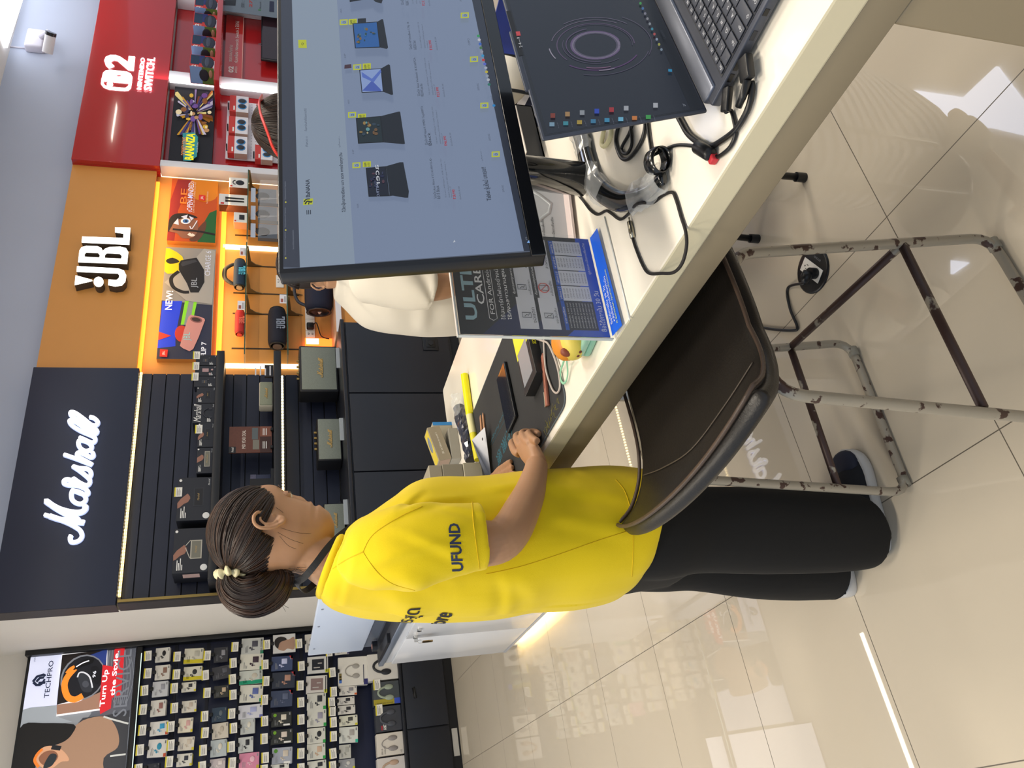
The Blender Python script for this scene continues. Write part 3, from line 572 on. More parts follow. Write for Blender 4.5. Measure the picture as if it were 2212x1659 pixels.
def jbl_speaker(rc, Y, z0, label, col, cap, logo, strap=0, caps='#16191f'):
    X0, X1, Z0, Z1 = rect_at(lambda x, y: (x, y), *rc, Y); r = (Z1-z0)/2; t = thing('bluetooth_speaker', (X0, Y, z0), label, 'speaker', 'JBL speakers on the glass shelves')
    cz = z0+r+.001; cy = Y+r; body = mat('mesh_'+col.strip('#'), col, .75, bump=.5, bump_s=500)
    Mx = frame((X0, cy, cz), (0, 1, 0), (0, 0, 1)); W = X1-X0; m = MB()
    prof = [(r*.80, 0), (r*.93, W*.04), (r, W*.14), (r, W*.86), (r*.93, W*.96), (r*.80, W)]; m.lathe(prof, body, 28, Mx); m.build('body', t)
    for s in (0, 1):
        z = W*s; sg = -1 if s == 0 else 1
        m = MB(); m.lathe([(r*.86, z), (r*.84, z+sg*.006), (r*.70, z+sg*.007), (r*.66, z-sg*.012), (.001, z-sg*.012)], C(caps, .3), 24, Mx); c = m.build('passive_radiator', t)
        if s == 0: m = MB(); m.cyl((0, 0, z-.001), (0, 0, z-.012), r*.5, C(cap, .35), n=20, M=Mx); m.build('radiator_disc', c)
    m = MB(); jbl_logo(m, W*.34, C(logo, .3), wallM(X0+W*.34, Y-.0015, cz-W*.17), 0, .002); m.build('logo', t)
    if strap:
        m = MB(); m.tube(smooth_path([(X0+W*.12, cy, cz+r*.9), (X0+W*.15, cy, cz+r*1.35), (X0+W*.3, cy, cz+r*2.25), (X0+W*.5, cy, cz+r*2.45), (X0+W*.7, cy, cz+r*2.25), (X0+W*.85, cy, cz+r*1.35), (X0+W*.88, cy, cz+r*.9)], 5), .009, C('#14171c'), 8, flat=2); m.build('carry_strap', t)
jbl_speaker((504, 530, 557, 612), 5.4035, GZ1, 'navy blue JBL speaker with a carry strap on the upper left glass shelf', '#1b3350', '#9a8a78', '#5fc4e6', 1)
jbl_speaker((507, 528, 668, 715), 5.4199, GZ1, 'small red cylindrical JBL speaker on the upper left glass shelf', '#b52a30', '#c94040', '#e0705f', 0, '#8a2026')
jbl_speaker((579, 620, 660, 736), 5.3871, GZ2, 'big black JBL speaker on the lower left glass shelf', '#16192a', '#5a4a48', '#8a93a4', 0)
for rc, Y, z0, lab in (((518, 530, 535, 552), 5.3542, GZ1, 'white price card beside the blue JBL speaker'), ((513, 528, 650, 669), 5.3542, GZ1, 'white price card beside the small red JBL speaker'), ((604, 619, 636, 655), 5.3542, GZ2, 'white price card beside the big black JBL speaker')):
    X0, X1, Z0, Z1 = rect_at(lambda x, y: (x, y), *rc, Y); m = MB(); m.box((X0, Y, z0+.001), (X1, Y+.002, Z1), C('#eceaf0')); F = wallM(X0, Y, z0)
    m.box((.01, (Z1-z0)*.5, 0), ((X1-X0)*.5, (Z1-z0)*.85, .001), C('#a35a50'), F)
    for i in range(2): m.box((.01, (Z1-z0)*(.12+.16*i), 0), ((X1-X0)*.8, (Z1-z0)*(.18+.16*i), .001), C('#777'), F) if 0 else m.box((.01, (Z1-z0)*(.12+.16*i), 0), ((X1-X0)*.8, (Z1-z0)*(.18+.16*i), .001), C('#777777'), F)
    m.box((X0, Y+.002, z0+.001), (X1, Y+.03, z0+.004), C('#eceaf0')); m.build('price_card', None, (X0, Y, z0), label=lab, category='card', group='price cards on the glass shelves')
def socket_face(m, X0, X1, Z0, Z1, Y):
    m.rbox((X0, Y-.012, Z0), (X1, Y, Z1), C('#e8e6e2', .35), .003); F = wallM(X0, Y-.012, Z0); W = X1-X0; H = Z1-Z0
    for cy in (.3, .7):
        for dx in (-.1, .1): m.box((W*(.5+dx)-.003, H*cy-.006, 0), (W*(.5+dx)+.003, H*cy+.006, .0006), C('#4a4644'), F)
        m.cyl((W*.5, H*(cy-.1), 0), (W*.5, H*(cy-.1), .0006), .004, C('#4a4644'), n=10, M=F)
for i, rc in enumerate(((512, 529, 596, 617), (510, 527, 715, 727), (596, 613, 596, 622))):
    X0, X1, Z0, Z1 = rect_at(lambda x, y: (x, y), *rc, OY-.01); m = MB(); socket_face(m, X0, X1, Z0, Z1, OY-.01)
    m.build('wall_socket', None, (X0, OY, Z0), label=('white wall socket behind the blue JBL speaker', 'white wall socket left of the small red JBL speaker', 'white wall socket beside the top corner of the monitor')[i], category='socket', group='wall sockets in the JBL bay')
t = thing('socket_strip', (4.9, OY, 1.1), 'row of white power sockets low on the orange panel', 'socket strip')
ys = [620, 642, 667, 691, 715, 731]
for i in range(5):
    a_ = onY(668, ys[i+1], OY-.01); b_ = onY(668, ys[i], OY-.01); zt = onY(659, 680, OY-.01).z; zb = onY(679, 680, OY-.01).z
    m = MB(); socket_face(m, a_.x+.002, b_.x-.002, zb, zt, OY-.01); m.build('socket', t)
p = onY(670, 706, OY-.03); m = MB(); m.rbox((p.x-.03, OY-.06, p.z-.03), (p.x+.03, OY-.022, p.z+.03), C('#17181c'), .01, 2)
m.tube(smooth_path([(p.x, OY-.05, p.z-.02), (p.x+.02, OY-.06, p.z-.05), (p.x-.10, OY-.06, p.z-.08), (p.x-.13, OY-.06, p.z-.11), (p.x-.14, OY-.06, max(JC+.012, p.z-.15))], 6), .005, C('#17181c'), 6)
m.build('plug_and_cord', None, (p.x, OY, p.z), label='black plug with a wavy cord in the white socket strip', category='plug')
# counter of the JBL bay and the boombox
JC = .941
JCX = max(MX1+.05, CXR+.02)
t = thing('display_counter', (JCX, 5.1736, 0), 'pale wood display counter with white edge below the JBL shelves', 'counter')
m = MB(); m.rbox((JCX, 5.1325, JC-.04), (JX1-.03, OY-.016, JC), mat('pale_wood', '#c99c7c', .35, noise_s=9, noise_a=.12), .003); m.build('worktop', t)
m = MB(); m.box((JCX, 5.1243, JC-.045), (JX1-.03, 5.1325, JC-.002), C('#dcdce4')); m.build('edge_trim', t)
m = MB(); m.box((JCX, 5.1736, 0), (JX1-.03, OY-.016, JC-.045), ORAN); m.build('carcass', t)
m = MB(); X0, X1, Z0, Z1 = rect_at(lambda x, y: (x, y), 659, 739, 731, 748, 5.5061); m.box((X0, 5.5061, JC+.001), (X1, 5.5349, Z1), E('#ff7a2a', 2.2)); m.box((X0+.02, 5.5045, (JC+Z1)/2), (X1-.005, 5.5061, Z1-.01), E('#fff2e6', 3))
m.build('lit_sign', None, (X0, 5.5061, JC), label='small glowing orange sign behind the largest Marshall speaker', category='sign')
print('CT', CT, 'JC', JC, 'S1', S1, 'S2', S2, 'GZ', GZ1, GZ2, 'CXR', CXR)
a_ = onY(700, 677, 5.2557); b_ = onY(700, 590, 5.2557); r = .111; cx0 = a_.x+.05; W = .34; cz = JC+r*1.03
t = thing('boombox', (cx0, 5.3378, JC), 'large navy JBL boombox with thick handle on the pale wood counter', 'speaker'); Mx = frame((cx0, 5.305, cz), (.25, .97, 0), (0, 0, 1))
m = MB(); m.lathe([(r*.55, .01), (r*.86, .0), (r, .05), (r*1.02, .12), (r*1.02, W-.12), (r, W-.05), (r*.86, W)], mat('mesh_navy', '#141b33', .75, bump=.5, bump_s=400), 28, Mx); m.build('body', t)
m = MB(); m.lathe([(r*.92, -.004), (r*.80, -.008), (r*.6, .004), (.001, .006)], C('#23262e', .3), 28, Mx); c = m.build('passive_radiator', t)
m = MB(); m.cyl((0, 0, .003), (0, 0, -.004), r*.55, C('#4a3236', .4), M=Mx); m.prism([(-.02, .01), (-.01, -.03), (.0, -.03), (.01, .01)], -.006, -.003, C('#cfc6c2'), Mx @ RM(1.57, 'Z')); m.build('radiator_disc', c)
m = MB(); m.tube([Mx @ Vector(q) for q in smooth_path([(0, r*.85, .05), (0, r*1.5, .09), (0, r*1.75, .2), (0, r*1.5, .36), (0, r*.85, .40)], 6)], .013, C('#2a2f3c', .4), 10); m.build('handle', t)
# ---------------------------------------------------------------- red bay
RW = mat('white_frame', '#d9dbe2', .35); RX1 = onY(230, 0, 5.4199).x+.9
t = thing('sign_board', (JX1, 5.4199, ZB), 'glossy red header sign board with a white glowing game console logo', 'sign')
m = MB(); m.rbox((JX1, 5.4199, ZB), (12.3, 5.4692, ZT), RED, .003); m.box((JX1, 5.4692, ZB), (JX1+.02, YB2, ZT), RED); m.build('board', t)
P = Print(MB(), wallM(0, 5.4183, 0), z5); LW = E('#fbfbff', 1.8)
def pill(pts): return pts
m = P.mb
P.h = .012
def PS(polys, mm=LW): m.shape([[P.L(*q) for q in pl] for pl in polys], 0, .012, mm, P.M)
def sm(pts, k=3): 
    q = smooth_path([(a, b, 0) for a, b in pts], k, True); return [(v.x, v.y) for v in q]
P.z = zoomer(180, 60, 5.95)
el = lambda x, y, a_, b_: [(x+a_*math.cos(q), y+b_*math.sin(q)) for q in [math.pi*k/10 for k in range(20)]]
PS([[(235,662),(626,703),(612,780),(580,810),(530,815),(330,798),(260,770),(228,730)], [(262,690),(590,722),(575,762),(540,785),(340,768),(280,750),(262,725)]]); PS([el(343, 733, 40, 27)])
PS([[(240,655),(626,690),(632,640),(610,600),(560,575),(350,552),(290,560),(255,590)], el(458, 622, 35, 16)])
PS([[(270,430),(290,385),(350,360),(420,362),(480,385),(575,450),(585,375),(667,382),(648,558),(580,550),(440,430),(395,420),(360,440),(365,470),(400,500),(332,530),(290,490)]])
m.build('logo', t)
m = MB(); P.mb = m; P.text('NINTENDO', 772, 817, 408, 714, LW, bold=.006, ext=.01); P.text('SWITCH.', 905, 830, 405, 800, LW, bold=.012, ext=.01); m.build('lettering', t)
t = thing('wall_panel', (JX1, OY, .8), 'glossy red back panel of the game bay with white upright posts', 'wall panel')
m = MB(); m.box((JX1+.03, OY-.01, .6), (12.3, OY+.003, ZB-.002), RED); m.build('panel', t)
pl = onY(500, 355, 5.4199); pm = onY(480, 178, 5.4199); pr_ = onY(480, -5, 5.4199)
xr_post = onY(520, 14, 5.4199).x
for x, wd, glow in ((JX1+.005, .075, 0), (pm.x-.03, .12, 1), (xr_post, .06, 0)):
    m = MB(); m.rbox((x, 5.4199, .6), (x+wd, OY-.012, ZB-.002), RW, .004); post = m.build('post', t)
    if glow: m = MB(); m.box((x-.015, 5.4363, .7), (x-.001, 5.4528, ZB-.01), E('#ffffff', 2.5)); m.build('led_strip', post)
area('red_bay_glow', (pm.x-.06, 5.3789, 1.9), (0, math.radians(90), math.radians(180)), 1.2, .05, 1.5, (1, 1, 1))
t, a, P, bx = lightbox('poster', z5, [(1297,1262),(1345,668),(1660,700),(1635,1270)], 5.502, 'dark BANANZA game poster with a burst of yellow and purple shapes in the red bay', .05, C('#17181f'))
a.box((bx[0], 5.5012, bx[2]), (bx[1], 5.502, bx[3]), L8('#12141e', .2))
random.seed(5)
cxp, cyp = 1500, 880
for i in range(46):
    an = random.uniform(0, 6.28); r0 = random.uniform(20, 60); r1 = r0+random.uniform(70, 210); da = random.uniform(.04, .12)
    c_ = random.choice(['#c9951c', '#e0b21f', '#8f5b12', '#c27420', '#5b3a86', '#3f3a72', '#c9c3dc', '#8a7bb0', '#e6d98a', '#7a3d1a'])
    f_ = lambda r, a_: (max(1335, min(1640, cxp+r*math.cos(a_)*.85)), max(700, min(1050, cyp+r*math.sin(a_))))
    P.poly([f_(r0, an-da), f_(r1, an-da*.7), f_(r1*1.05, an), f_(r1, an+da*.7), f_(r0, an+da)], L8(c_, .35))
for i in range(30):
    P.ell(random.uniform(1370, 1620), random.uniform(740, 1030), random.uniform(8, 26), random.uniform(8, 24), L8(random.choice(['#d8b13a', '#b88a5e', '#e8d9b0', '#70509a', '#2e2a4e', '#8c5a2c', '#bfc4d8']), .35))
P.poly([(1415,1262),(1410,1050),(1500,1045),(1528,1080),(1520,1230),(1470,1266)], L8('#2f8f95', .3)); 
P.text('DONKEY KONG', 1440, 1222, 1085, 1402, L8('#d88a50', .6), bold=.02); P.text('BANANZA', 1500, 1260, 1055, 1432, L8('#e8e21a', .9), bold=.04); P.text('เผยโฉม', 1528, 1200, 1120, 1516, L8('#c9c9d8', .5))
crop(a, t, bx, 5.502); a.build('printed_face', t)
# peg board with controller packs
P = Print(None, wallM(0, 5.5185, 0), z5); c = [P.L(*q) for q in ((1735,1220),(1755,775),(2130,830),(2100,1260))]
t = thing('pegboard', (c[0][0], 5.5185, .9), 'white perforated pegboard in the red bay behind the hanging controller packs', 'pegboard')
m = MB(); px0, px1, pz1 = c[0][0], c[1][0], (c[0][1]+c[1][1])/2; m.rbox((px0, 5.5185, .95), (px1, 5.5308, pz1), mat('peg_white', '#d6d4dc', .4), .003)
k = C('#8d8a94'); F = wallM(px0, 5.5185, .95)
for i in range(int((px1-px0)/.04)):
    for j in range(int((pz1-.95)/.04)): m.add([(.02+.04*i+.005*math.cos(q), .02+.04*j+.005*math.sin(q), .0006) for q in (0, 1.05, 2.1, 3.14, 4.2, 5.24)], [(0, 1, 2, 3, 4, 5)], k, False, F)
m.build('perforated_sheet', t)
def joy_pack(rc, label, full=1):
    X0, X1, Z0, Z1 = rect_at(z5, *rc, 5.4363); t = thing('controller_pack', (X0, 5.4199, Z0), label, 'pack', 'controller packs on the pegboard'); W = X1-X0; H = Z1-Z0; F = wallM(X0, 5.4363, Z0)
    m = MB(); m.box((X0, 5.4363, Z0), (X1, 5.502, Z0+H*.66), C('#dcdde6')); m.box((X0, 5.4363, Z0+H*.66), (X1, 5.502, Z1), C('#c23a35')); m.box((X0-.001, 5.438, Z0), (X0, 5.502, Z0+H*.64), C('#b59a8c'))
    for q in (.34, .68): 
        m.ball((W*q, H*.33, .002), (W*.17, H*.24, .006), C('#2f86c8'), 16, F); m.ball((W*q, H*.33, .004), (W*.14, H*.20, .007), C('#2b2e36'), 16, F)
    m.box((W*.1, H*.72, 0), (W*.35, H*.8, .001), WHT, F); m.build('carton', t)
    m = MB(); m.tube([(X0+W*.5, 5.4363, Z1+.01), (X0+W*.5, 5.5185, Z1+.012)], .006, C('#2a2a30'), 6); m.build('peg_hook', t)
joy_pack((1770, 1915, 740, 862), 'controller pack at the right of the three on the upper pegs'); joy_pack((1763, 1910, 900, 1028), 'controller pack in the middle of the three on the upper pegs'); joy_pack((1755, 1905, 1050, 1182), 'controller pack at the left of the three on the upper pegs')
joy_pack((1975, 2110, 810, 930), 'lower controller pack just above the dark hair with the red band'); joy_pack((1965, 2100, 1120, 1230), 'lower left controller pack beside the dark hair with the red band')
# console boxes on a red shelf
P = Print(None, wallM(0, 5.2146, 0), z5); sz = P.L(1650, 560)[1]; sx = P.L(1660, 625)[0]
t = thing('wall_shelf', (sx, 5.1736, sz), 'red wall shelf carrying the row of console boxes', 'shelf'); m = MB(); m.rbox((sx, 5.1982, sz-.05), (xr_post-.003, OY-.012, sz), RED, .003); m.build('shelf_board', t)
def console_box(y0, y1, ys, top, label):
    a = P.L(1500, y1); b = P.L(1500, y0); c_ = P.L(1500, ys); X0, X1 = a[0], b[0]; Z1 = P.L(top, (y0+y1)/2)[1]
    t = thing('console_box', (X0, 5.2228, sz), label, 'box', 'console boxes on the red shelf'); H = Z1-sz; W = X1-X0
    m = MB(); m.rbox((X0, 5.2228, sz+.001), (X1, 5.3871, Z1), C('#bf2f2c'), .001, 1); F = wallM(X0, 5.2228, sz)
    m.box((W*.36, H*.62, 0), (W*.98, H*.97, .001), C('#16324f'), F); m.box((W*.45, H*.40, 0), (W*.98, H*.62, .0012), C('#1e2a6a'), F)
    m.ball((W*.55, H*.28, 0), (W*.42, H*.27, .006), C('#23283a'), 18, F); m.ball((W*.58, H*.30, .004), (W*.36, H*.10, .006), C('#3d4458'), 14, F)
    m.textfit('▮2', W*.04, H*.72, W*.30, H*.92, WHT, z=.0015, M=F) if 0 else m.textfit('02', W*.04, H*.74, W*.30, H*.92, WHT, z=.0015, M=F, bold=.03); m.textfit('SWITCH', W*.04, H*.65, W*.28, H*.70, WHT, z=.0015, M=F)
    m.box((W*.02, .002, 0), (W*.7, H*.07, .0015), C('#c9ccd8'), F)
    Fs = frame((X0, 5.3789, sz), (0, -1, 0), (0, 0, 1)); m.box((0, H*.5, 0), (.19, H*.98, .001), C('#7ea3d8'), Fs); m.box((0, .003, 0), (.19, H*.5, .001), C('#5d7a3a'), Fs); m.ball((.1, H*.42, .001), (.07, H*.2, .003), C('#2a2d38'), 12, Fs); m.ball((.12, H*.15, .001), (.05, H*.08, .003), C('#b98f78'), 10, Fs)
    m.build('carton', t)
for y0, y1, tp, lb in ((415, 528, 1462, 'console box at the left end of the red shelf, picture side showing'), (262, 372, 1475, 'second console box from the left end of the red shelf'), (90, 212, 1490, 'third console box from the left end of the red shelf'), (-40, 70, 1500, 'fourth console box, at the right end of the red shelf')):
    console_box(y0, y1, y1+60, tp, lb)
P = Print(None, wallM(0, 5.502, 0), z5); a_ = P.L(1725, 600); b_ = P.L(1880, 130); m = MB(); X0, X1, Z0, Z1 = a_[0], b_[0], b_[1], P.L(1735, 360)[1]; P.mb = m
m.box((X0, 5.502, Z0), (X1, 5.5144, Z1), mat('red_acrylic', '#b8322e', .1, coat=.5)); m.box((X0, 5.5012, Z0), (X1, 5.502, Z0+.006), C('#e8b0a8')); m.box((X0, 5.5012, Z0), (X0+.006, 5.502, Z1), C('#e8b0a8'))
P.text('02', 1800, 562, 512, 1760, WHT, bold=.03); P.text('SWITCH', 1828, 565, 515, 1810, WHT); P.text('ทดลองเล่นเกม', 1790, 478, 350, 1758, WHT); P.text('กับเครื่อง Nintendo Switch 2 ได้ที่นี่', 1838, 488, 165, 1808, WHT)
for x in (X0+.03, X1-.03): m.box((x-.01, 5.5144, (Z0+Z1)/2-.01), (x+.01, OY-.012, (Z0+Z1)/2+.01), C('#888888'))
m.build('acrylic_sign', None, (X0, 5.502, Z0), label='red acrylic sign with white Thai text under the console boxes', category='sign')
t = thing('television', (P.L(2015, 495)[0], 5.4199, 1.2), 'black flat television on the red wall, mostly hidden by the monitor', 'television')
X0 = P.L(2050, 498)[0]; X1 = P.L(2050, 165)[0]; Z1 = P.L(2012, 330)[1]; m = MB(); m.rbox((X0, 5.4363, Z1-.51), (X1, 5.4692, Z1), C('#15151a', .3), .008); m.box(((X0+X1)/2-.1, 5.4692, Z1-.4), ((X0+X1)/2+.1, OY-.012, Z1-.2), C('#15151a')); m.build('housing', t)
m = MB(); m.box((X0+.015, 5.4339, Z1-.49), (X1-.015, 5.4363, Z1-.015), mat('tv_screen', '#2a1c22', .12, emi=.15)); F = wallM(X0, 5.4339, Z1-.49); m.textfit('A', .2, .48, .25, .52, C('#5a4a52'), z=.001, M=F); m.textfit('ROG', .45, .2, .62, .27, C('#4a3a42'), z=.001, M=F); m.build('screen', t)
# next bay at the far right: brown header and price board
t = thing('price_board', (xr_post+.08, 5.4692, 1.0), 'grey price board with laptop pictures at the far right of the back wall', 'board')
m = MB(); m.box((xr_post+.075, 5.3789, .6), (12.3, 5.4183, ZB-.004), mat('yellow_brown_board', '#6e5a22', .5)); m.build('frame', t)
P = Print(MB(), wallM(0, 5.3748, 0), z5); m = P.mb; X0 = P.L(1800, 92)[0]; Zt = P.L(1690, 30)[1]; m.box((X0, 5.3748, .7), (12.2, 5.378, Zt), mat('price_screen', '#5f6b78', .3, emi=.1))
P.poly([(1715,40),(1735,0),(1820,0),(1815,45)], C('#1a1d26')); P.text('27', 1945, 58, 2, 1920, C('#a83028'), bold=.03); P.text('Microsoft', 2013, 70, 15, 2000, C('#2a2e36')); P.poly([(1990,82),(1990,72),(2010,74),(2010,84)], C('#3a7a44')); P.poly([(2075,90),(2078,10),(2112,14),(2112,94)], C('#141a3c')); P.text('ราคา : :', 1885, 60, 5, 1860, C('#2a2e36'))
m.build('printed_board', t)
# CCTV camera on the wall above
p = onY(85, 98, YB2); t = thing('security_camera', (p.x, YB2-.005, p.z), 'small white security camera mounted high on the wall above the red sign', 'camera')
m = MB(); m.rbox((p.x-.13, YB2-.09, p.z-.06), (p.x+.13, YB2, p.z+.10), C('#d6d2dc', .4), .02, 3); m.build('junction_box', t)
q = onY(106, 93, YB2-.22); m = MB(); m.tube([(p.x, YB2-.09, p.z-.03), (p.x+.02, YB2-.15, p.z-.10), q], [.03, .02, .025], C('#d6d2dc', .4), 10); m.build('bracket', t)
d = Vector((.5, -.8, -.25)).normalized(); m = MB(); m.cyl(q-d*.09, q+d*.07, .045, C('#e8e6ea', .35)); m.cyl(q+d*.07, q+d*.10, .047, C('#1a1a22', .2)); m.build('camera_body', t)
m = MB(); m.tube([(p.x-.08, YB2-.01, p.z+.10), (p.x-.08, YB2-.01, CEIL)], .008, C('#d6d2dc')); m.build('conduit', t)
# ---------------------------------------------------------------- headphone bay (left)
TY = 6.72; TXR = onY(400, 1378, TY).x
t = thing('wall_panel', (-.9, TY, .75), 'dark navy back panel with black frame behind the headphone packs', 'wall panel')
BF = mat('frame_black', '#15171a', .4); NV = mat('navy_panel', '#141c3a', .4, noise_s=5, noise_a=.15)
pTB = onY(296, 1389, TY).z; cabT = onY(868, 1540, 6.54).z
m = MB(); m.box((-.9, TY+.02, cabT+.002), (TXR-.04, YB-.002, pTB-.03), NV); m.build('panel', t)
m = MB(); m.rbox((TXR-.045, TY-.06, cabT+.002), (TXR, YB-.002, onY(66, 1406, TY).z+.02), BF, .004); m.build('trim_1', kind='structure')
m = MB(); m.rbox((-.9, TY-.05, pTB-.05), (TXR-.047, TY+.018, pTB-.01), BF, .004); m.tube([(-.9, TY-.052, pTB-.045), (TXR-.1, TY-.052, pTB-.045)], .003, E('#cfe6dc', 1.2), 6); m.build('light_rail', t)
for zz in [pTB-.05-.235*i for i in range(1, 7)]:
    m = MB(); m.box((-.9, TY+.012, zz-.012), (TXR-.05, TY+.019, zz+.012), C('#0c1024')); m.build('peg_rail', t)
# TECHPRO light box
P = Print(MB(), wallM(0, TY, 0), zTP); m = P.mb
c = [P.L(*q) for q in ((105,1490),(245,590),(1055,530),(965,1495))]; PX1 = (c[1][0]+c[2][0])/2; PZ1 = c[1][1]; PZ0 = (c[2][1]+c[3][1])/2; PX0 = .56
t = thing('lightbox_poster', (PX0, TY, PZ0), 'backlit TECHPRO poster of a person wearing an orange earpiece, reading Turn Up the Style', 'poster')
mb = MB(); mb.box((PX0-.02, TY+.001, PZ0-.01), (PX1+.02, YB-.002, PZ1+.02), BF); mb.build('housing', t)
LB = lambda h, s=.75: E(h, s)
m.box((PX0, TY-.001, PZ0), (PX1, TY, PZ1), LB('#cfd2e8', .8))
P.h = .0015
P.poly([(60,1500),(130,1180),(300,1030),(560,1000),(1100,900),(1100,1500)], LB('#8a8d92', .55))
P.poly([(60,1060),(230,1030),(440,1010),(440,1100),(560,1140),(130,1200)], LB('#9aa0a6', .6))
P.poly([(840,545),(900,535),(1060,525),(1010,1100),(640,1150),(700,1080),(780,800)], LB('#60636b', .5), smooth=0)
for i in range(9): P.line([(850+20*i, 560+10*i), (830+25*i, 800), (880+12*i, 1000)], .003, LB('#8d9198', .5))
P.poly([(560,1200),(640,1110),(820,1090),(1000,1050),(1000,1500),(760,1500)], LB('#3f4045', .4))
# neck, head, ear
P.poly([(500,1250),(640,1130),(800,1098),(870,1140),(915,1240),(905,1340),(800,1420),(760,1600),(300,1600),(380,1400)], LB('#a5826a', .5), smooth=4)
P.poly([(60,1600),(130,1290),(180,1160),(330,1150),(570,1160),(560,1230),(500,1290),(400,1330),(300,1380),(240,1600)], LB('#1d1c1d', .3), smooth=3)
P.poly([(280,1400),(330,1340),(400,1325),(470,1350),(520,1400),(530,1440),(470,1450),(400,1500),(330,1495),(285,1450)], LB('#c99877', .65), smooth=4); P.poly([(300,1420),(350,1370),(420,1365),(450,1410),(400,1470),(330,1470)], LB('#8e5f48', .5), smooth=4)
P.line([(400,1335),(470,1345)], .03, LB('#1b1c20')); P.line([(330,1350),(290,1390),(270,1440),(300,1490)], .018, LB('#d8762a')); P.poly([(335,1495),(380,1400),(420,1385),(440,1410),(400,1480)], LB('#2b3238', .4), smooth=4)
P.line([(800,1100),(860,1120),(990,1155)], .012, LB('#b9b9b4')); P.line([(850,1405),(970,1390)], .012, LB('#b9b9b4'))
# product picture
P.poly([(478,620),(600,600),(830,575),(828,700),(790,1050),(435,1100),(450,1000)], LB('#e8e6e8', .7)); P.poly([(482,628),(825,585),(820,700),(780,920),(440,1010),(450,900)], LB('#241d1c', .3))
P.poly([(662,640),(830,580),(815,705),(760,690)], LB('#2b3f86', .5)); P.poly([(440,1010),(600,990),(780,910),(770,1040),(440,1085)], LB('#a07a66', .55), smooth=0)
P.ell(640, 800, 190, 158, LB('#83858d', .5), 2.3); P.ell(642, 800, 178, 146, LB('#1d1f27', .3), 2.3)
P.line([(580,730),(520,800),(500,870),(525,950),(580,970),(640,940)], .042, LB('#e8862a', .8)); P.line([(520,770),(545,740),(580,720)], .03, LB('#e8862a', .8))
P.poly([(600,780),(660,760),(700,800),(715,890),(690,915),(640,905),(615,850)], LB('#34373f', .4), smooth=4); P.line([(600,800),(615,765),(655,765),(695,800),(715,880)], .01, LB('#cfd0d6', .8)); P.ell(662, 852, 26, 26, LB('#4b4e57', .5))
P.poly([(565,745),(640,670),(720,655),(715,690),(640,715)], LB('#0e0f14', .2), smooth=3); P.line([(590,720),(640,690),(690,672)], .008, LB('#e8e8ee', .9))
P.poly([(700,735),(750,715),(780,780),(770,840),(735,845)], LB('#14161e', .2), smooth=3); P.text('96', 742, 800, 750, 718, LB('#f2f2ff', 1.2))
# logo and words
P.text('TECHPRO', 400, 955, 672, 362, LB('#1c2745', .3), bold=.01)
PN = LB('#1c2745', .3)
P.line([(258,835),(290,795),(340,780),(355,790)], .018, PN, 0); P.line([(262,838),(285,860),(320,858)], .018, PN, 0); P.line([(285,835),(310,808),(345,800)], .018, PN, 0); P.line([(300,845),(355,840)], .018, PN, 0); P.line([(320,860),(350,815)], .014, PN, 0)
P.text('เทคโปร', 282, 680, 615, 265, LB('#3a3f50', .3))
P.poly([(795,705),(875,720),(885,590),(895,580),(965,580),(960,640),(935,935),(865,960),(858,1040),(775,1085),(770,1000)], LB('#c0222a', .85))
P.text('Turn Up', 835, 1022, 742, 785, LB('#f5f0f2', 1), bold=.02); P.text('the Style.', 915, 940, 598, 868, LB('#f5f0f2', 1), bold=.02)
P.text('SERVICE.', 1000, 1095, 560, 895, LB('#777b84', .5))
crop(m, t, (PX0, PX1, PZ0, PZ1), TY); m.build('printed_face', t)
t = thing('lightbox_poster', (-.3, TY, 2.0), 'plain white lit poster left of the TECHPRO one, outside the picture edge', 'poster')
m = MB(); m.box((-.6, TY+.001, 2.15), (.54, YB-.002, 3.32), BF); m.build('housing', t); m = MB(); m.box((-.58, TY-.001, 2.2), (.53, TY, 3.3), E('#e9e9f6', 1.3)); m.build('printed_face', t)
# base cabinet
TCY = 6.54
t = thing('base_cabinet', (-.9, TCY, 0), 'black base cabinet below the hanging headphone packs with recessed pull', 'cabinet')
m = MB(); m.rbox((-.9, TCY+.02, .07), (1.768, YB-.002, cabT-.02), BC, .004); m.box((-.9, TCY+.03, 0), (1.76, YB-.01, .07), C('#0b0c10')); m.build('carcass', t); m = MB(); m.rbox((-.9, TCY-.01, cabT-.02), (1.768, TY-.062, cabT), BC, .004); m.build('worktop', t)
for a_, b_ in ((-.9, -.02), (-.01, .88), (.89, 1.766)):
    m = MB(); m.rbox((a_, TCY, .08), (b_, TCY+.019, cabT-.03), BC, .003); d_ = m.build('door', t)
P = Print(None, wallM(0, TCY, 0), zB); q = P.L(1530, 760); q2 = P.L(1550, 905); m = MB(); m.tube([(q[0]-.0, TCY-.001, q[1]), (q[0], TCY-.001, q2[1]+.01), (q2[0]+.02, TCY-.001, q2[1])], .012, C('#050608'), 8); m.build('recessed_pull', d_)
q = onY(993, 1600, TCY-.02); m = MB(); m.box((q.x-.10, TCY+.022, .015), (q.x+.10, TCY+.029, .06), C('#b9b6ae')); m.build('label_plate', t)
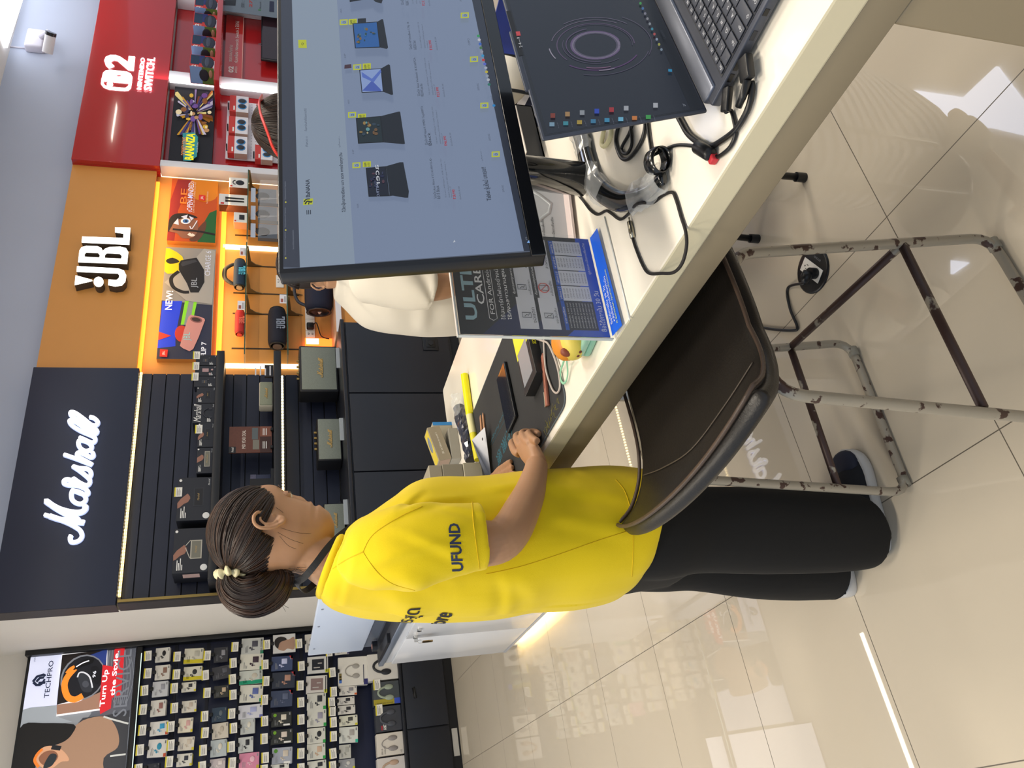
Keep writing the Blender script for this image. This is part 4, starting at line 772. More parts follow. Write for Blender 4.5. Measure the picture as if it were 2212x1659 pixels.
# packs on pegs: (crop, x0, x1, y0, y1, body colour, accent, art colour, description, tilt)
PK = [
 [('A',290,450,303,465,'#d9d7cf','','#17181c','white pack with black earbud case',0),('A',285,450,497,665,'#dbd8cf','','#8b6a5a','white pack with small bronze earbuds, pale rim',0),('A',255,430,680,855,'#c9cbd0','','#9a9ba4','shiny silver pack in plastic film',0),('A',235,405,890,1075,'#dcd9d0','','#9a6a62','white pack with rose earbuds',0),('A',228,430,1130,1290,'#e2dfda','#c9522e','#3aa0cf','white pack with bright blue oval case',0),('A',205,415,1325,1530,'#e2dfda','#c9522e','#2a93b5','thick white pack with teal oval case, slightly tilted',.06),('A',190,335,1605,1690,'#20232c','','#3a3d46','dark pack at the picture edge',0)],
 [('A',612,825,305,478,'#d8d5c4','#d2c21e','#b9b6a8','cream pack with yellow lower band and pale case',.04),('A',605,812,512,668,'#d8d5c4','#d2c21e','#2b2c30','cream pack with yellow lower band and black case',.02),('A',582,745,690,800,'#dcd9cc','#d8ca2a','#37383c','slim cream pack with dark round case over a wider one',0),('A',585,750,898,1030,'#dcd7c9','#d8ca2a','#c4b6a6','cream pack with pale beige round case',0),('A',545,710,1090,1255,'#e4dcc6','#d8ca2a','#d9a9a4','cream pack with pink earbuds and glossy film',.03),('A',545,725,1300,1455,'#d9d2c4','#d8ca2a','#cbbfae','thick beige pack with beige earbuds',.05),('A',528,700,1490,1635,'#dcd9cf','#d8ca2a','#2c2f3c','white and yellow pack with dark blue case',.03)],
 [('A',945,1105,298,470,'#33343a','','#8a8b92','charcoal pack with tiny ring earbuds',0),('A',930,1140,520,670,'#3a3a40','','#55565e','grey-black pack hanging crooked',-.12),('A',947,1112,728,865,'#36352f','','#c9b294','black pack with beige ball-shaped case',0),('A',922,1090,972,1140,'#2c3e50','','#5c6870','glossy blue-black pack reflecting light',0),('A',925,1108,1150,1330,'#d3cbbb','','#bdb3a3','beige rounded pack with pale case',-.03),('A',908,1088,1335,1530,'#b9c2c4','','#dcd6c8','pale grey-green pack with ivory case',0),('A',900,1075,1550,1680,'#c4b9ba','','#ddd3cf','pinkish grey pack with pale round case',0)],
 [('A',1255,1503,190,375,'#c3c5c1','#1d8a62','#4e4d58','tall grey pack reading HYBRID ANC',.03),('A',1240,1500,365,550,'#dbd9cc','#1d8a62','#3e2c3a','tall white pack with two dark purple earbuds',.05),('A',1232,1490,560,715,'#c9cec6','#129a73','#c9c2b2','pack with green base reading TRUE WIRELESS',0),('A',1238,1497,712,910,'#dbd9cc','#1d8a62','#5b6aa8','tall white pack with two blue earbuds',.06),('A',1222,1495,942,1100,'#d5d6de','#6a6fb8','#a9afd6','lavender white pack with lilac case',0),('A',1245,1405,1100,1275,'#c0c5c2','','#dcd8c8','small grey-white pack with ivory case, tucked below a lavender one',0),('A',1220,1388,1305,1483,'#c9cdca','','#24262c','small grey-white pack with black case',0),('A',1228,1455,1480,1665,'#d98aa6','#c9b23a','#e8b8c6','pink pack with round pink case',.02)],
 [('A',1610,1862,150,362,'#dcdcda','','#b99a86','large white pack with printed profile of a head',0),('A',1592,1830,395,560,'#3d4a6e','#c0323a','#c3c9ea','slate blue pack with red corner and pale earbuds',.03),('A',1600,1858,570,755,'#2e3442','#c0323a','#b58a78','navy pack with red corner and oval ring case',.05),('A',1585,1828,778,965,'#3c4660','#c0323a','#59627c','slate pack with red corner and dark earbuds',.04),('A',1590,1818,1022,1190,'#2f312d','#7db32a','#dcd5c4','black pack with green dot and ivory case, the upper of two alike',.02),('A',1585,1830,1217,1385,'#2f312d','#7db32a','#dccfc2','black pack with green dot and blush case, the lower of two alike',.02),('A',1598,1825,1415,1610,'#a9aebb','#5a9a2a','#cfc4b4','lilac-grey pack with green dot and ivory case',.05),('A',1585,1790,1605,1700,'#d9dad2','','#2c2e33','white pack at the lower picture edge',0)],
 [('B',305,420,150,350,'#d9d5cc','','#1c1d22','white pack half behind the raised white panel',0),('B',332,565,398,590,'#d5d5d2','#c9cc2a','#23262e','white pack with a dark square photo',.02),('B',318,555,610,815,'#d8d4ce','#c9cc2a','#8d7672','white pack with a mauve square photo',.04),('B',328,540,800,1000,'#d6d6cc','#2fa04a','#2c2f35','white and green pack with black case',.04),('B',330,545,990,1190,'#d6d6cc','#2fa04a','#9a98aa','white and green pack with grey case',.04),('B',330,535,1200,1380,'#d6d6cc','#2fa04a','#1d2026','white and green pack with black round case',.02),('B',328,535,1378,1560,'#d6d6cc','#2fa04a','#c9ab92','white and green pack with tan case',.02),('B',332,545,1572,1700,'#d6d6cc','#2fa04a','#2a2d33','white and green pack with a dark corded case at picture edge',0)],
 [('B',640,800,300,380,'#d9d6cf','#2a2a6a','#3a3a44','white box edge just under the raised white panel',0),('B',678,1008,395,725,'#e2dfd6','#2a2a6a','#a5a19a','biggest white box with grey headphones and blue sides',.03),('B',690,888,730,835,'#dedad2','#d2622a','#8a8a90','slim white pack with orange corner',.04),('B',670,862,855,945,'#d9d6cf','','#2c2c30','slim white pack with black wired earphones, upper of two',.02),('B',675,870,950,1050,'#d9d6cf','','#2c2c30','slim white pack with black wired earphones, lower of two',.02),('B',690,895,1062,1180,'#dcdcc9','#cbc32a','#4a4a46','slim white pack with yellow edge',.02),('B',690,900,1185,1370,'#d9dcd5','#2fb59a','#a9a5a0','white pack with teal edge',.05),('B',690,822,1390,1550,'#c3c4bc','','#a9aaa2','small beige-grey pack',.02),('B',685,865,1555,1670,'#9a9ca0','#c9cc2a','#c6c6c2','grey and white pack with a pale window',0)]]
ORD = ['top', 'second', 'third', 'fourth', 'fifth', 'sixth', 'seventh']
FY = 6.62
def earbud_art(m, F, W, H, col, seed):
    rnd = random.Random(seed); c1 = C(col, .4)
    cx, cy = W*.5, H*rnd.choice([.34, .4])
    big = rnd.random() < .7
    m.rbox((cx-W*.05, cy-H*.14, 0), (cx+W*.32, cy+H*.12, .003), c1, .008 if W > .08 else .004, 2, F) if big else m.ball((cx+W*.1, cy, .001), (W*.2, H*.13, .003), c1, 14, F)
    for q in (-.22, -.12): m.ball((cx+W*q, cy+H*(.12 if q < -.2 else .2), .001), (W*.07, H*.045, .003), c1, 10, F); m.box((cx+W*q-W*.02, cy+H*(.0 if q < -.2 else .08), 0), (cx+W*q+W*.02, cy+H*(.12 if q < -.2 else .2), .002), c1, F)
    tc = C('#6b6d70') if sum(rgb(col)) < 1.6 else C('#8d8f92')
    for i in range(3): m.box((W*.10, H*(.80-.055*i), 0), (W*(.10+rnd.uniform(.15, .45)), H*(.82-.055*i), .0008), tc, F)
    m.box((W*.75, H*.06, 0), (W*.92, H*.12, .0008), tc, F)
def pack(row, col, spec, n):
    cr, x0, x1, y0, y1, body, acc, art, desc, tilt = spec; zf = zA if cr == 'A' else zB
    X0, X1, Z0, Z1 = rect_at(zf, x0, x1, y0, y1, FY)
    W = (X1-X0)*.97; H = Z1-Z0; cx = (X0+X1)/2; n_lab = '%s, %s peg row' % (desc, ORD[row])
    t = thing('earphone_pack', (X0, FY, Z0), n_lab, 'pack', 'earphone packs on the headphone wall')
    F = TM(cx, 0, Z1) @ RM(tilt, 'Y') @ TM(-cx, 0, -Z1)
    m = MB(F); bm_ = C(body, .35); d = .022 if H < .19 else .05
    m.rbox((X0, FY, Z0), (X0+W, FY+d, Z1), bm_, .0015, 1); WF = wallM(X0, FY, Z0)
    if acc:
        if acc in ('#d2c21e', '#129a73'): m.box((0, 0, 0), (W*.26 if acc == '#d2c21e' else W*.30, H, .0008), C(acc), WF) if acc == '#d2c21e' else m.box((0, 0, 0), (W, H*.25 if 0 else H, .0002), bm_, WF)
        if acc == '#129a73': m.box((0, 0, 0), (W*.28, H, .0008), C(acc), WF)
        elif acc == '#c0323a': m.face([(W*.72, 0, .0009), (W, 0, .0009), (W, H*.18, .0009)], C(acc), WF); m.box((W*.80, 0, 0), (W, H*.08, .0009), C(acc), WF)
        elif acc == '#7db32a' or acc == '#5a9a2a': m.cyl((W*.8, H*.82, 0), (W*.8, H*.82, .001), W*.12, C(acc), n=16, M=WF); m.box((W*.04, H*.08, 0), (W*.16, H*.4, .0009), WHT, WF)
        elif acc != '#d2c21e': m.box((0, H*.0, 0), (W*.2, H*.14, .0009), C(acc), WF); m.box((-.001, FY+.001, Z0), (-.0005, FY+.002, Z1), bm_) if 0 else m.box((X0+.001, FY+d, Z0+.002), (X0+W-.001, FY+d+.003, Z1-.002), C(acc))
    if 'HYBRID' in desc: m.textfit('HYBRID ANC', W*.90, H*.05, W*.02, H*.14, C('#5a5d5c'), z=.0012, M=WF)
    elif 'TRUE' in desc: m.textfit('TRUE WIRELESS', W*.99, H*.04, W*.32, H*.12, C('#5a5d5c'), z=.0012, M=WF)
    if 'profile' in desc:
        sk = C('#b08d78'); m.shape([[(W*q, H*p) for q, p in sm([(.15,.05),(.20,.35),(.10,.5),(.12,.62),(.22,.78),(.45,.88),(.7,.85),(.82,.65),(.75,.45),(.68,.3),(.8,.05)])]], 0, .001, sk, WF)
        m.shape([[(W*q, H*p) for q, p in sm([(.25,.78),(.45,.92),(.75,.9),(.88,.68),(.8,.45),(.68,.4),(.62,.6),(.5,.72)])]], .001, .0018, C('#26211f'), WF)
    elif 'headphones' in desc:
        m.tube([(W*(.5+.2*math.cos(q)), H*(.5+.26*math.sin(q)), .001) for q in [math.pi*k/10-.2 for k in range(12)]], W*.022, C(art), 6, M=WF)
        for q in (.32, .66): m.ball((W*q, H*.40, .002), (W*.09, H*.13, .006), C(art), 14, WF)
        for q, k in ((.1, '#3a6ac0'), (.2, '#7a6a3a'), (.3, '#7a6a3a')): m.box((W*q, H*.93-.01, 0), (W*q+.03, H*.93+.01, .001), C(k), WF)
        m.box((W*.08, H*.12, 0), (W*.7, H*.15, .001), C('#4a4a5a'), WF)
    elif 'square photo' in desc: m.box((W*.18, H*.2, 0), (W*.84, H*.78, .0012), C(art, .2), WF); m.box((W*.3, H*.4, .001), (W*.36, H*.7, .003), C('#b9b4b0'), WF); m.box((W*.55, H*.3, .001), (W*.61, H*.5, .003), C('#b9b4b0'), WF); m.box((W*.05, H*.05, 0), (W*.95, H*.09, .0012), C('#1e1e22'), WF)
    else: earbud_art(m, WF, W, H, art, row*10+col)
    if 'yellow' in desc or 'green' in desc.split(' case')[0] or 'ivory' in desc or row == 0: m.rbox((X0+.006, FY+d+.004, Z0-.004), (X0+W-.002, FY+d+.02, Z1-.006), C(acc if acc in('#d2c21e', '#d8ca2a', '#2fa04a') else body, .35), .0015, 1)
    m.build('carton', t)
    # euro-hook with price ticket
    hy = Z1+.004; hx = cx
    t2 = thing('peg_hook', (hx, TY, hy), 'black peg hook with white price ticket, %s from the pilaster in the %s peg row' % ((ORD+['eighth', 'ninth'])[col] if col else 'nearest', ORD[row]), 'hook', 'peg hooks of the headphone wall')
    m = MB(); m.tube([(hx, TY+.012, hy+.012), (hx, FY-.03, hy+.012)], .004, C('#111215'), 6); m.rbox((hx-.012, FY-.028, hy-.012), (hx+.012, FY-.001, hy+.016), C('#111215'), .003); m.build('prong', t2)
    tw, th = .072, .052
    m = MB(RM(0, 'Z')); price_tag(m, wallM(hx-tw*.6, FY-.032, hy+.018) @ RM(random.Random(n).uniform(-.05, .05), 'Z'), tw, th); m.build('price_ticket', t2)
n = 0
for r, row in enumerate(PK):
    for c_, sp in enumerate(row): pack(r, c_, sp, n); n += 1
# boxes on the base cabinet
def hp_box(rc, label, body, art, kind=0):
    X0, X1, Z0, Z1 = rect_at(zB, *rc, 6.57); Z0 = cabT+.001; W = (X1-X0)*.98; H = Z1-Z0; t = thing('headphone_box', (X0, 6.57, Z0), label, 'box', 'headphone boxes standing on the base cabinet'); F = wallM(X0, 6.57, Z0)
    m = MB(); m.rbox((X0, 6.57, Z0), (X0+W, 6.655, Z1), C(body, .35), .002, 1); k = C(art, .4)
    m.tube([(W*(.52+.24*math.cos(q)), H*(.45+.36*math.sin(q)), .002) for q in [math.pi*j/12 for j in range(13)]], W*(.05 if kind != 3 else .02), k, 8, M=F)
    for q in (.29, .75): m.ball((W*q, H*.40, .003), (W*.12, H*.18, .010), k, 16, F)
    if kind == 1: m.box((0, 0, 0), (W*.24, H, .0008), C('#a89a2e'), F); m.box((0, 0, .0008), (W*.24, H*.22, .0012), C('#3a55c0'), F); m.textfit('HEADPHONE', -.5*0+.0, .0, W*.8, W*.06, C('#3a3820'), z=.0012, M=F @ TM(W*.2, H*.30, 0) @ RM(math.pi/2, 'Z') if 0 else F @ TM(W*.03, H*.93, 0) @ RM(-math.pi/2, 'Z'))
    if kind == 2: m.textfit('ANC', W*.06, H*.60, W*.28, H*.72, WHT, z=.001, M=F, bold=.03); m.box((W*.06, H*.74, 0), (W*.24, H*.80, .001), C('#a8323a'), F)
    if kind == 3: m.textfit('SPLUS', W*.06, H*.78, W*.32, H*.84, C('#3a3530'), z=.001, M=F); m.textfit('WIRELESS', W*.06, H*.68, W*.42, H*.73, C('#3a3530'), z=.001, M=F); m.textfit('H5', W*.06, H*.06, W*.2, H*.14, C('#8a857c'), z=.001, M=F)
    m.build('carton', t)
    if kind in (1, 2): m = MB(); price_tag(m, wallM(X0+W*.66, 6.567, Z1-.06), .08, .055); m.build('price_tag', t)
hp_box((1010, 1340, 365, 668), 'white headphone box on the base cabinet, partly behind the white counter', '#dcd9d2', '#23242a')
hp_box((1070, 1360, 680, 945), 'dark headphone box with sage headphones and yellow HEADPHONE band', '#4a5054', '#9aa693', 1)
hp_box((1095, 1390, 955, 1245), 'plain charcoal headphone box marked ANC on the base cabinet', '#3c3f47', '#474a52', 2)
hp_box((1110, 1415, 1255, 1515), 'white headphone box with silver wire headphones between charcoal and beige ones', '#d8d2c8', '#8f8a88', 3)
hp_box((1120, 1425, 1530, 1790), 'pale headphone box with beige headphones at the lower left picture corner', '#d2cdc9', '#b79c86')
# ================================================================ white counter with the raised panel
CWX = 1.003; CW0, CW1 = 3.62, 4.736
t = thing('display_counter', (CWX, CW0, 0), 'white display counter with locked doors and a warm light strip under its base', 'counter')
WL = mat('white_laminate', '#dfe2e8', .18, noise_s=2, noise_a=.02)
m = MB(); m.rbox((CWX+.012, CW0, .07), (CWX+.36, CW1, .80), WL, .003); m.build('carcass', t)
m = MB(); m.rbox((CWX, CW0, .065), (CWX+.02, CW1, .085), C('#b9bcc2', .3), .003); m.build('plinth_rail', t)
for y in (CW0+.05, CW1-.03): m = MB(); m.cyl((CWX+.05, y, 0), (CWX+.05, y, .07), .02, C('#cfd0d2', .3)); m.build('foot', t); m = MB(); m.cyl((CWX+.32, y, 0), (CWX+.32, y, .07), .02, C('#cfd0d2', .3)); m.build('foot', t)
m = MB(); m.box((CWX+.06, CW0+.1, .045), (CWX+.09, CW1-.05, .06), E('#ffdf8f', 9)); m.build('led_strip', t)
area('counter_underglow', (CWX+.08, (CW0+CW1)/2, .04), (0, 0, 0), .05, .95, 2.5, (1, .84, .5))
m = MB(); m.rbox((CWX-.004, CW0, .812), (CWX+.37, CW1+.005, .84), mat('brushed_alu', '#9aa7bb', .3, metal=.6), .003); m.build('top_edge', t)
m = MB(); m.box((CWX+.004, CW0+.01, .84), (CWX+.35, CW1-.008, .8415), mat('charcoal_top', '#3c3d42', .45)); m.build('top_mat', t)
ym = onX(1150/3.568+600, 1240+487/3.568, CWX).y
for a_, b_ in ((ym+.002, CW1-.012), (CW0+.01, ym-.002)):
    m = MB(); m.rbox((CWX, a_, .09), (CWX+.012, b_, .765), WL, .002); m.build('door', t)
def lock(q, ring):
    p = onX(*q, CWX-.001); m = MB(); m.cyl((CWX, p.y, p.z), (CWX-.012, p.y, p.z), .012, mat('steel', '#c9c9c6', .2, metal=1), n=16)
    if ring:
        m.box((CWX-.03, p.y-.002, p.z-.012), (CWX-.012, p.y+.002, p.z+.008), mat('steel', '#c9c9c6'))
    m.build('lock', t); return p
zG = zoomer(600, 1240, 3.568)
p = lock(zG(1060, 480), 1); p2 = lock(zG(1090, 425), 0)
m = MB(); m.tube([(CWX-.03+.008*math.cos(a), p.y+.014*math.sin(a)*0, p.z-.022+.014*math.sin(a)) for a in [math.pi*k/6 for k in range(12)]], .0015, mat('steel', '#c9c9c6'), 5, closed=True)
for i, dy in enumerate((-.012, 0, .01)): m.box((CWX-.034, p.y+dy-.009, p.z-.07-.01*i), (CWX-.031+.002*i, p.y+dy+.009, p.z-.035), mat('key_brass', '#a58a5a', .3, metal=.9))
m.build('key_bunch', None, (CWX-.03, p.y, p.z-.03), label='small bunch of keys hanging from the lock of the white counter', category='keys')
t = thing('raised_panel', (1.10, 3.5, .84), 'white rectangular panel propped up on the white counter, behind the yellow shirt', 'panel')
m = MB(); m.rbox((1.09, 3.68, .93), (1.115, 4.70, 1.235), mat('panel_white', '#cfdcf2', .3, noise_s=2, noise_a=.03), .004); m.build('board', t)
for y in (4.55, 4.1, 3.8): m = MB(); m.cyl((1.087, y, 1.21), (1.09, y, 1.21), .006, C('#8a92a2', .3)); m.build('screw', t)
m = MB(); m.box((1.085, 3.68, .842), (1.12, 4.68, .87), C('#5a5f6a', .3, metal=.7)); m.box((1.098, 3.68, .87), (1.104, 4.66, .93), C('#8b95a6', .3, metal=.6)); m.build('hinge_rail', t)
m = MB(); m.cyl((1.06, 4.5, .872), (1.06, 4.5, .90), .028, C('#1c1d22', .3)); m.cyl((1.06, 4.5, .90), (1.06, 4.5, .902), .014, C('#b07a6a', .3)); m.box((1.0, 4.2, .8425), (1.05, 4.62, .858), C('#22242a', .4)); m.build('lock_block', t)
# ================================================================ the long desk
DX, DX1, DY1, DZ = .735, 1.395, 2.30, .88
t = thing('desk', (DX, 0, 0), 'long white counter-height desk with cream edge and taupe underside, holding the monitor and laptop', 'desk')
DW = mat('desk_top_white', '#efe9dc', .16, coat=.3, noise_s=2.5, noise_a=.02); CRM = mat('desk_edge_cream', '#d9d0b2', .4); TAU = mat('desk_taupe', '#8f836c', .45)
def deskpoly(x0, x1, y0, y1, r):
    P = [(x0, y0), (x1, y0)]
    for k in range(5): a = math.pi/2*k/4; P.append((x1-r+r*math.cos(a), y1-r+r*math.sin(a)))
    P += [(x0+.03, y1), (x0, y1-.03)]; return P
bm = MB(); bm.prism(deskpoly(DX, DX1, -.6, DY1, .012), DZ-.044, DZ, DW); o_ = bm
# edges cream, top white
for i, f in enumerate(bm.f):
    n_ = (bm.v[f[1]]-bm.v[f[0]]).cross(bm.v[f[2]]-bm.v[f[1]]).normalized()
    if abs(n_.z) < .5: bm.mi[i] = bm.mid(CRM)
bm.build('tabletop', t, bevel=.004)
m = MB(); m.rbox((DX+.003, -.6, DZ-.098), (DX+.02, DY1-.04, DZ-.0445), TAU, .002); m.box((DX+.02, -.6, DZ-.098), (DX1-.02, DY1-.05, DZ-.0445), TAU); m.build('apron', t)
m = MB(); m.rbox((DX+.006, -.6, .02), (DX+.62, .405, DZ-.0985), TAU, .006); m.build('end_cabinet', t)
m = MB(); m.box((1.312, 2.05, .0), (1.385, 2.24, DZ-.0985), C('#9c9280')); m.box((1.308, 2.07, .12), (1.312, 2.22, DZ-.12), C('#7f8a96', .3)); m.build('leg_panel', t)
# floor socket with its plug and cord
p = onZ(1757, 584, 0); t = thing('floor_socket', (p.x, p.y, 0), 'round black floor socket between the stool legs', 'socket')
BK = C('#15171b', .35)
m = MB(TM(p.x, p.y, 0)); m.lathe([(.066, 0), (.066, .003), (.060, .006), (.0001, .006)], BK, 36); m.build('cover_plate', t)
ax = (onZ(1735, 545, 0)-onZ(1770, 610, 0)); fr = frame((p.x, p.y, .006), (.9, .43, 0), (-.43, .9, 0)); m = MB(fr); m.rbox((-.045, -.02, 0), (.045, .02, .0018), C('#e4e2dd', .3), .002)
for cx in (-.022, .022):
    for dy in (-.006, .006): m.box((cx-.004, dy-.001, .0018), (cx+.004, dy+.001, .0021), C('#3a3a3a'))
    m.cyl((cx+.009, 0, .0018), (cx+.009, 0, .0021), .0025, C('#3a3a3a'), n=8)
m.text('BTICINO', .008, C('#8a8f96'), TM(-.02, -.04, .0003)); m.build('socket_insert', t)
q = onZ(1722, 600, .02); t = thing('power_plug', (q.x, q.y, .02), 'black power plug and cord in the floor socket, running under the desk', 'plug')
m = MB(); s_ = Vector((p.x-.022*.9, p.y-.022*.43, .009)); m.cyl(s_, s_+Vector((0, 0, .02)), .016, BK); m.tube([s_+Vector((0, 0, .022)), s_+Vector((-.008, .008, .03)), s_+Vector((-.02, .02, .03))], [.016, .015, .009], BK, 12); m.build('plug_body', t)
cp = [s_+Vector((-.02, .02, .03))]+[onZ(x, y, .006) for x, y in ((1702, 622), (1706, 665), (1722, 706), (1712, 714), (1665, 711), (1600, 700), (1500, 690))]
m = MB(); m.tube(smooth_path(cp, 6), .0042, BK, 8); m.build('cord', t)
# far stool, only a foot shows
p = onZ(1738, 384, 0); t = thing('stool', (p.x+.16, p.y+.12, 0), 'black stool on the far side of the desk, only one foot showing', 'stool')
for a_, b_ in ((0, 0), (.26, 0), (0, .26), (.26, .26)):
    f = Vector((p.x+a_, p.y+b_, 0)); m = MB(); m.cyl(f, f+Vector((0, 0, .03)), .014, BK); m.tube([f+Vector((0, 0, .03)), f+Vector(((.13-a_)*.12, (.13-b_)*.12, .62))], .0105, BK, 12); m.build('leg', t)
m = MB(TM(p.x+.13, p.y+.13, .62)); m.lathe([(.13, 0), (.145, .015), (.145, .04), (.13, .055), (.0001, .058)], BK, 28); m.build('seat', t)
# ================================================================ tubular stool in front of the desk
def chipped(key, base, rust, thr, sc=38):
    if key in MATS: return MATS[key]
    mm = mat(key, base, .42, metal=.25); nt = mm.node_tree; b = nt.nodes['Principled BSDF']; tc = nt.nodes.new('ShaderNodeTexCoord')
    n = nt.nodes.new('ShaderNodeTexNoise'); n.inputs['Scale'].default_value = sc; n.inputs['Detail'].default_value = 6; nt.links.new(tc.outputs['Object'], n.inputs['Vector'])
    r = nt.nodes.new('ShaderNodeValToRGB'); r.color_ramp.elements[0].position = thr; r.color_ramp.elements[0].color = (*rgb(base), 1); r.color_ramp.elements[1].position = thr+.03; r.color_ramp.elements[1].color = (*rgb(rust), 1)
    nt.links.new(n.outputs['Fac'], r.inputs[0]); nt.links.new(r.outputs[0], b.inputs['Base Color']); return mm
CH1 = chipped('chipped_grey_paint', '#a39c8e', '#4a3630', .57); CH2 = chipped('worn_brown_paint', '#a39c8e', '#463430', .37, 22)
STL = thing('stool', (.72, 1.16, 0), 'low-backed black leather stool on a chipped grey tube frame, in front of the desk', 'stool')
def rounded(P, r=.05, closed=True, k=5):
    P = [Vector(p) for p in P]; out = []; n = len(P)
    for i, b in enumerate(P):
        if not closed and i in (0, n-1): out.append(b); continue
        a = P[i-1]; c = P[(i+1) % n]; u = (a-b).normalized(); w_ = (c-b).normalized()
        for j in range(k+1): t_ = j/k; out.append((b+u*r)*(1-t_)**2+b*2*t_*(1-t_)+(b+w_*r)*t_**2)
    return out
NL = [(.553, .92, .690), (.845, .92, .680), (.938, .92, .012), (.488, .92, .012)]
FL = [(.632, 1.40, .678), (.925, 1.385, .672), (.985, 1.38, .012), (.566, 1.40, .012)]
for P_ in (NL, FL): m = MB(); m.tube(rounded(P_, .055), .0105, CH1, 12, closed=True); m.build('side_frame', STL)
for a_, b_ in (((.900, .92, .262), (.524, .92, .275)), ((.968, 1.383, .2), (.592, 1.40, .207)), ((.900, .92, .262), (.968, 1.383, .2))): m = MB(); m.tube([a_, b_], .0092, CH2, 12); m.build('stretcher', STL)
m = MB(); m.tube([(.60, .92, .686), (.66, 1.40, .676)], .009, CH2, 10); m.tube([(.83, .92, .68), (.90, 1.385, .672)], .009, CH2, 10); m.build('seat_bearer', STL)
for p_ in ((.938-.02, .92, .014), (.985-.03, 1.38, .014), (.566+.03, 1.40, .014)): m = MB(); m.tube([Vector(p_)-Vector((.012, 0, 0)), Vector(p_)+Vector((.012, 0, 0))], .0135, C('#8f8b7e'), 10); m.build('runner_clip', STL)
LEA = mat('dark_leather', '#1d1a18', .38, bump=.35, bump_s=260, noise_s=14, noise_a=.15); PIP = mat('brown_piping', '#4a3c33', .4, bump=.4, bump_s=500, noise_s=30, noise_a=.3)
prof = [(1.03, .703), (.95, .706), (.85, .700), (.75, .698), (.68, .702), (.625, .712), (.580, .730), (.540, .756), (.510, .792)]
grid = []; NS = 20; PR = [(v.x, v.z) for v in smooth_path([(x, 0, z) for x, z in prof], 3)]
for k, (X, Z) in enumerate(PR):
    tt = k/(len(PR)-1); row = []; up = max(0, (tt-.5)/.5)
    yn = .900-.040*up; yf = 1.365+.050*up
    for j in range(NS+1):
        s_ = -1+2*j/NS; e = abs(s_); yy = (yn+yf)/2+s_*(yf-yn)/2
        x = X+.022*e**4*up-.032*(1-e*e)*up+.03*(yy-1.16)*(1-up); z = Z+.012*e**2*(1-tt)-.018*up*e**4
        if tt < .12: x -= .06*e**4*(1-tt/.12)
        row.append(Vector((x, yy, z)))
    grid.append(row)
def sheet(grid, th, m, name, parent, sub=1, smooth=True):
    R, N = len(grid), len(grid[0]); mb = MB(); vs = [p for r in grid for p in r]
    nrm = []
    for i in range(R):
        for j in range(N):
            a = grid[min(i+1, R-1)][j]-grid[max(i-1, 0)][j]; b = grid[i][min(j+1, N-1)]-grid[i][max(j-1, 0)]; nrm.append(a.cross(b).normalized())
    lo = [p-n*th for p, n in zip(vs, nrm)]; L = R*N; fs = []
    for i in range(R-1):
        for j in range(N-1):
            a, b, c, d = i*N+j, i*N+j+1, (i+1)*N+j+1, (i+1)*N+j; fs.append((a, d, c, b)); fs.append((L+a, L+b, L+c, L+d))
    for i in range(R-1):
        for j in (0, N-1):
            a, d = i*N+j, (i+1)*N+j; fs.append((a, L+a, L+d, d) if j == 0 else (a, d, L+d, L+a))
    for j in range(N-1):
        for i in (0, R-1):
            a, b = i*N+j, i*N+j+1; fs.append((a, b, L+b, L+a) if i == 0 else (a, L+a, L+b, b))
    mb.add(vs+lo, fs, m, smooth); return mb.build(name, parent, subsurf=sub)
up_n = (grid[1][5]-grid[0][5]).cross(grid[0][6]-grid[0][5])
sheet(grid, .034 if up_n.z > 0 else -.034, LEA, 'seat_shell', STL)
m = MB(); rim = [grid[i][0] for i in range(len(grid))]+[grid[-1][j] for j in range(1, NS+1)]+[grid[i][NS] for i in range(len(grid)-2, -1, -1)]
m.tube([p+Vector((0, 0, .001)) for p in rim], .0042, PIP, 6); m.build('seam_piping', STL)
m = MB(); m.tube(smooth_path([grid[-9][1]+Vector((0, 0, .002)), grid[-8][5]+Vector((0, 0, .002)), grid[-7][10]+Vector((0, 0, .002)), grid[-8][15]+Vector((0, 0, .002)), grid[-9][19]+Vector((0, 0, .002))], 6), .0015, C('#4a423a'), 5); m.build('stitching', STL)
# ================================================================ monitor
B0 = onY(1180, 550, .80); k_ = ray(600, 594); T0 = k_*(B0.x/k_.x)+CAMP; R0 = onZ(1065, 0, B0.z)
dx = (R0-B0); dx.z = 0; dx.normalize(); T0 = T0-B0; T0 = T0-dx*T0.dot(dx)*0; MH = T0.length
MM = frame(B0, dx, T0); MW = .613
t = thing('monitor', (B0.x, B0.y, DZ), 'large black LG monitor showing a grey-blue web shop page of laptops', 'monitor')
MB_ = mat('monitor_black', '#15171d', .3)
m = MB(MM); m.rbox((0, 0, -.028), (MW, MH, -.001), MB_, .003); m.rbox((.05, .05, -.05), (MW-.05, MH-.04, -.027), MB_, .01, 3); m.rbox((.10, .10, -.075), (MW-.10, MH-.10, -.049), MB_, .012, 3); m.build('housing', t)
PLp = onZ(1262, 388, .895)
zM = zoomer(580, 0, 2.676); P = Print(MB(), MM, zM); P.h = 0; P.dh = .00008; m = P.mb
a_ = P.L(182, 1560); b_ = P.L(1478, 1452)
bz = .0075; m.box((bz, .022, -.001), (MW-bz, MH-bz, 0), S('#59606f', .8), MM)
P.h = .0002; sw = S('#8291ad', .72)
P.poly([(182, 1558), (1476, 1452), (1128, -250), (130, -250)], sw)
P.poly([(182, 1558), (500, 1535), (380, -250), (130, -250)], S('#93a2b5', .70))
P.poly([(60, 1545), (182, 1558), (130, -250), (38, -250)], S('#3e424f', .75))
P.poly([(1476, 1452), (1530, 1450), (1180, -250), (1128, -250)], S('#343a48', .7))
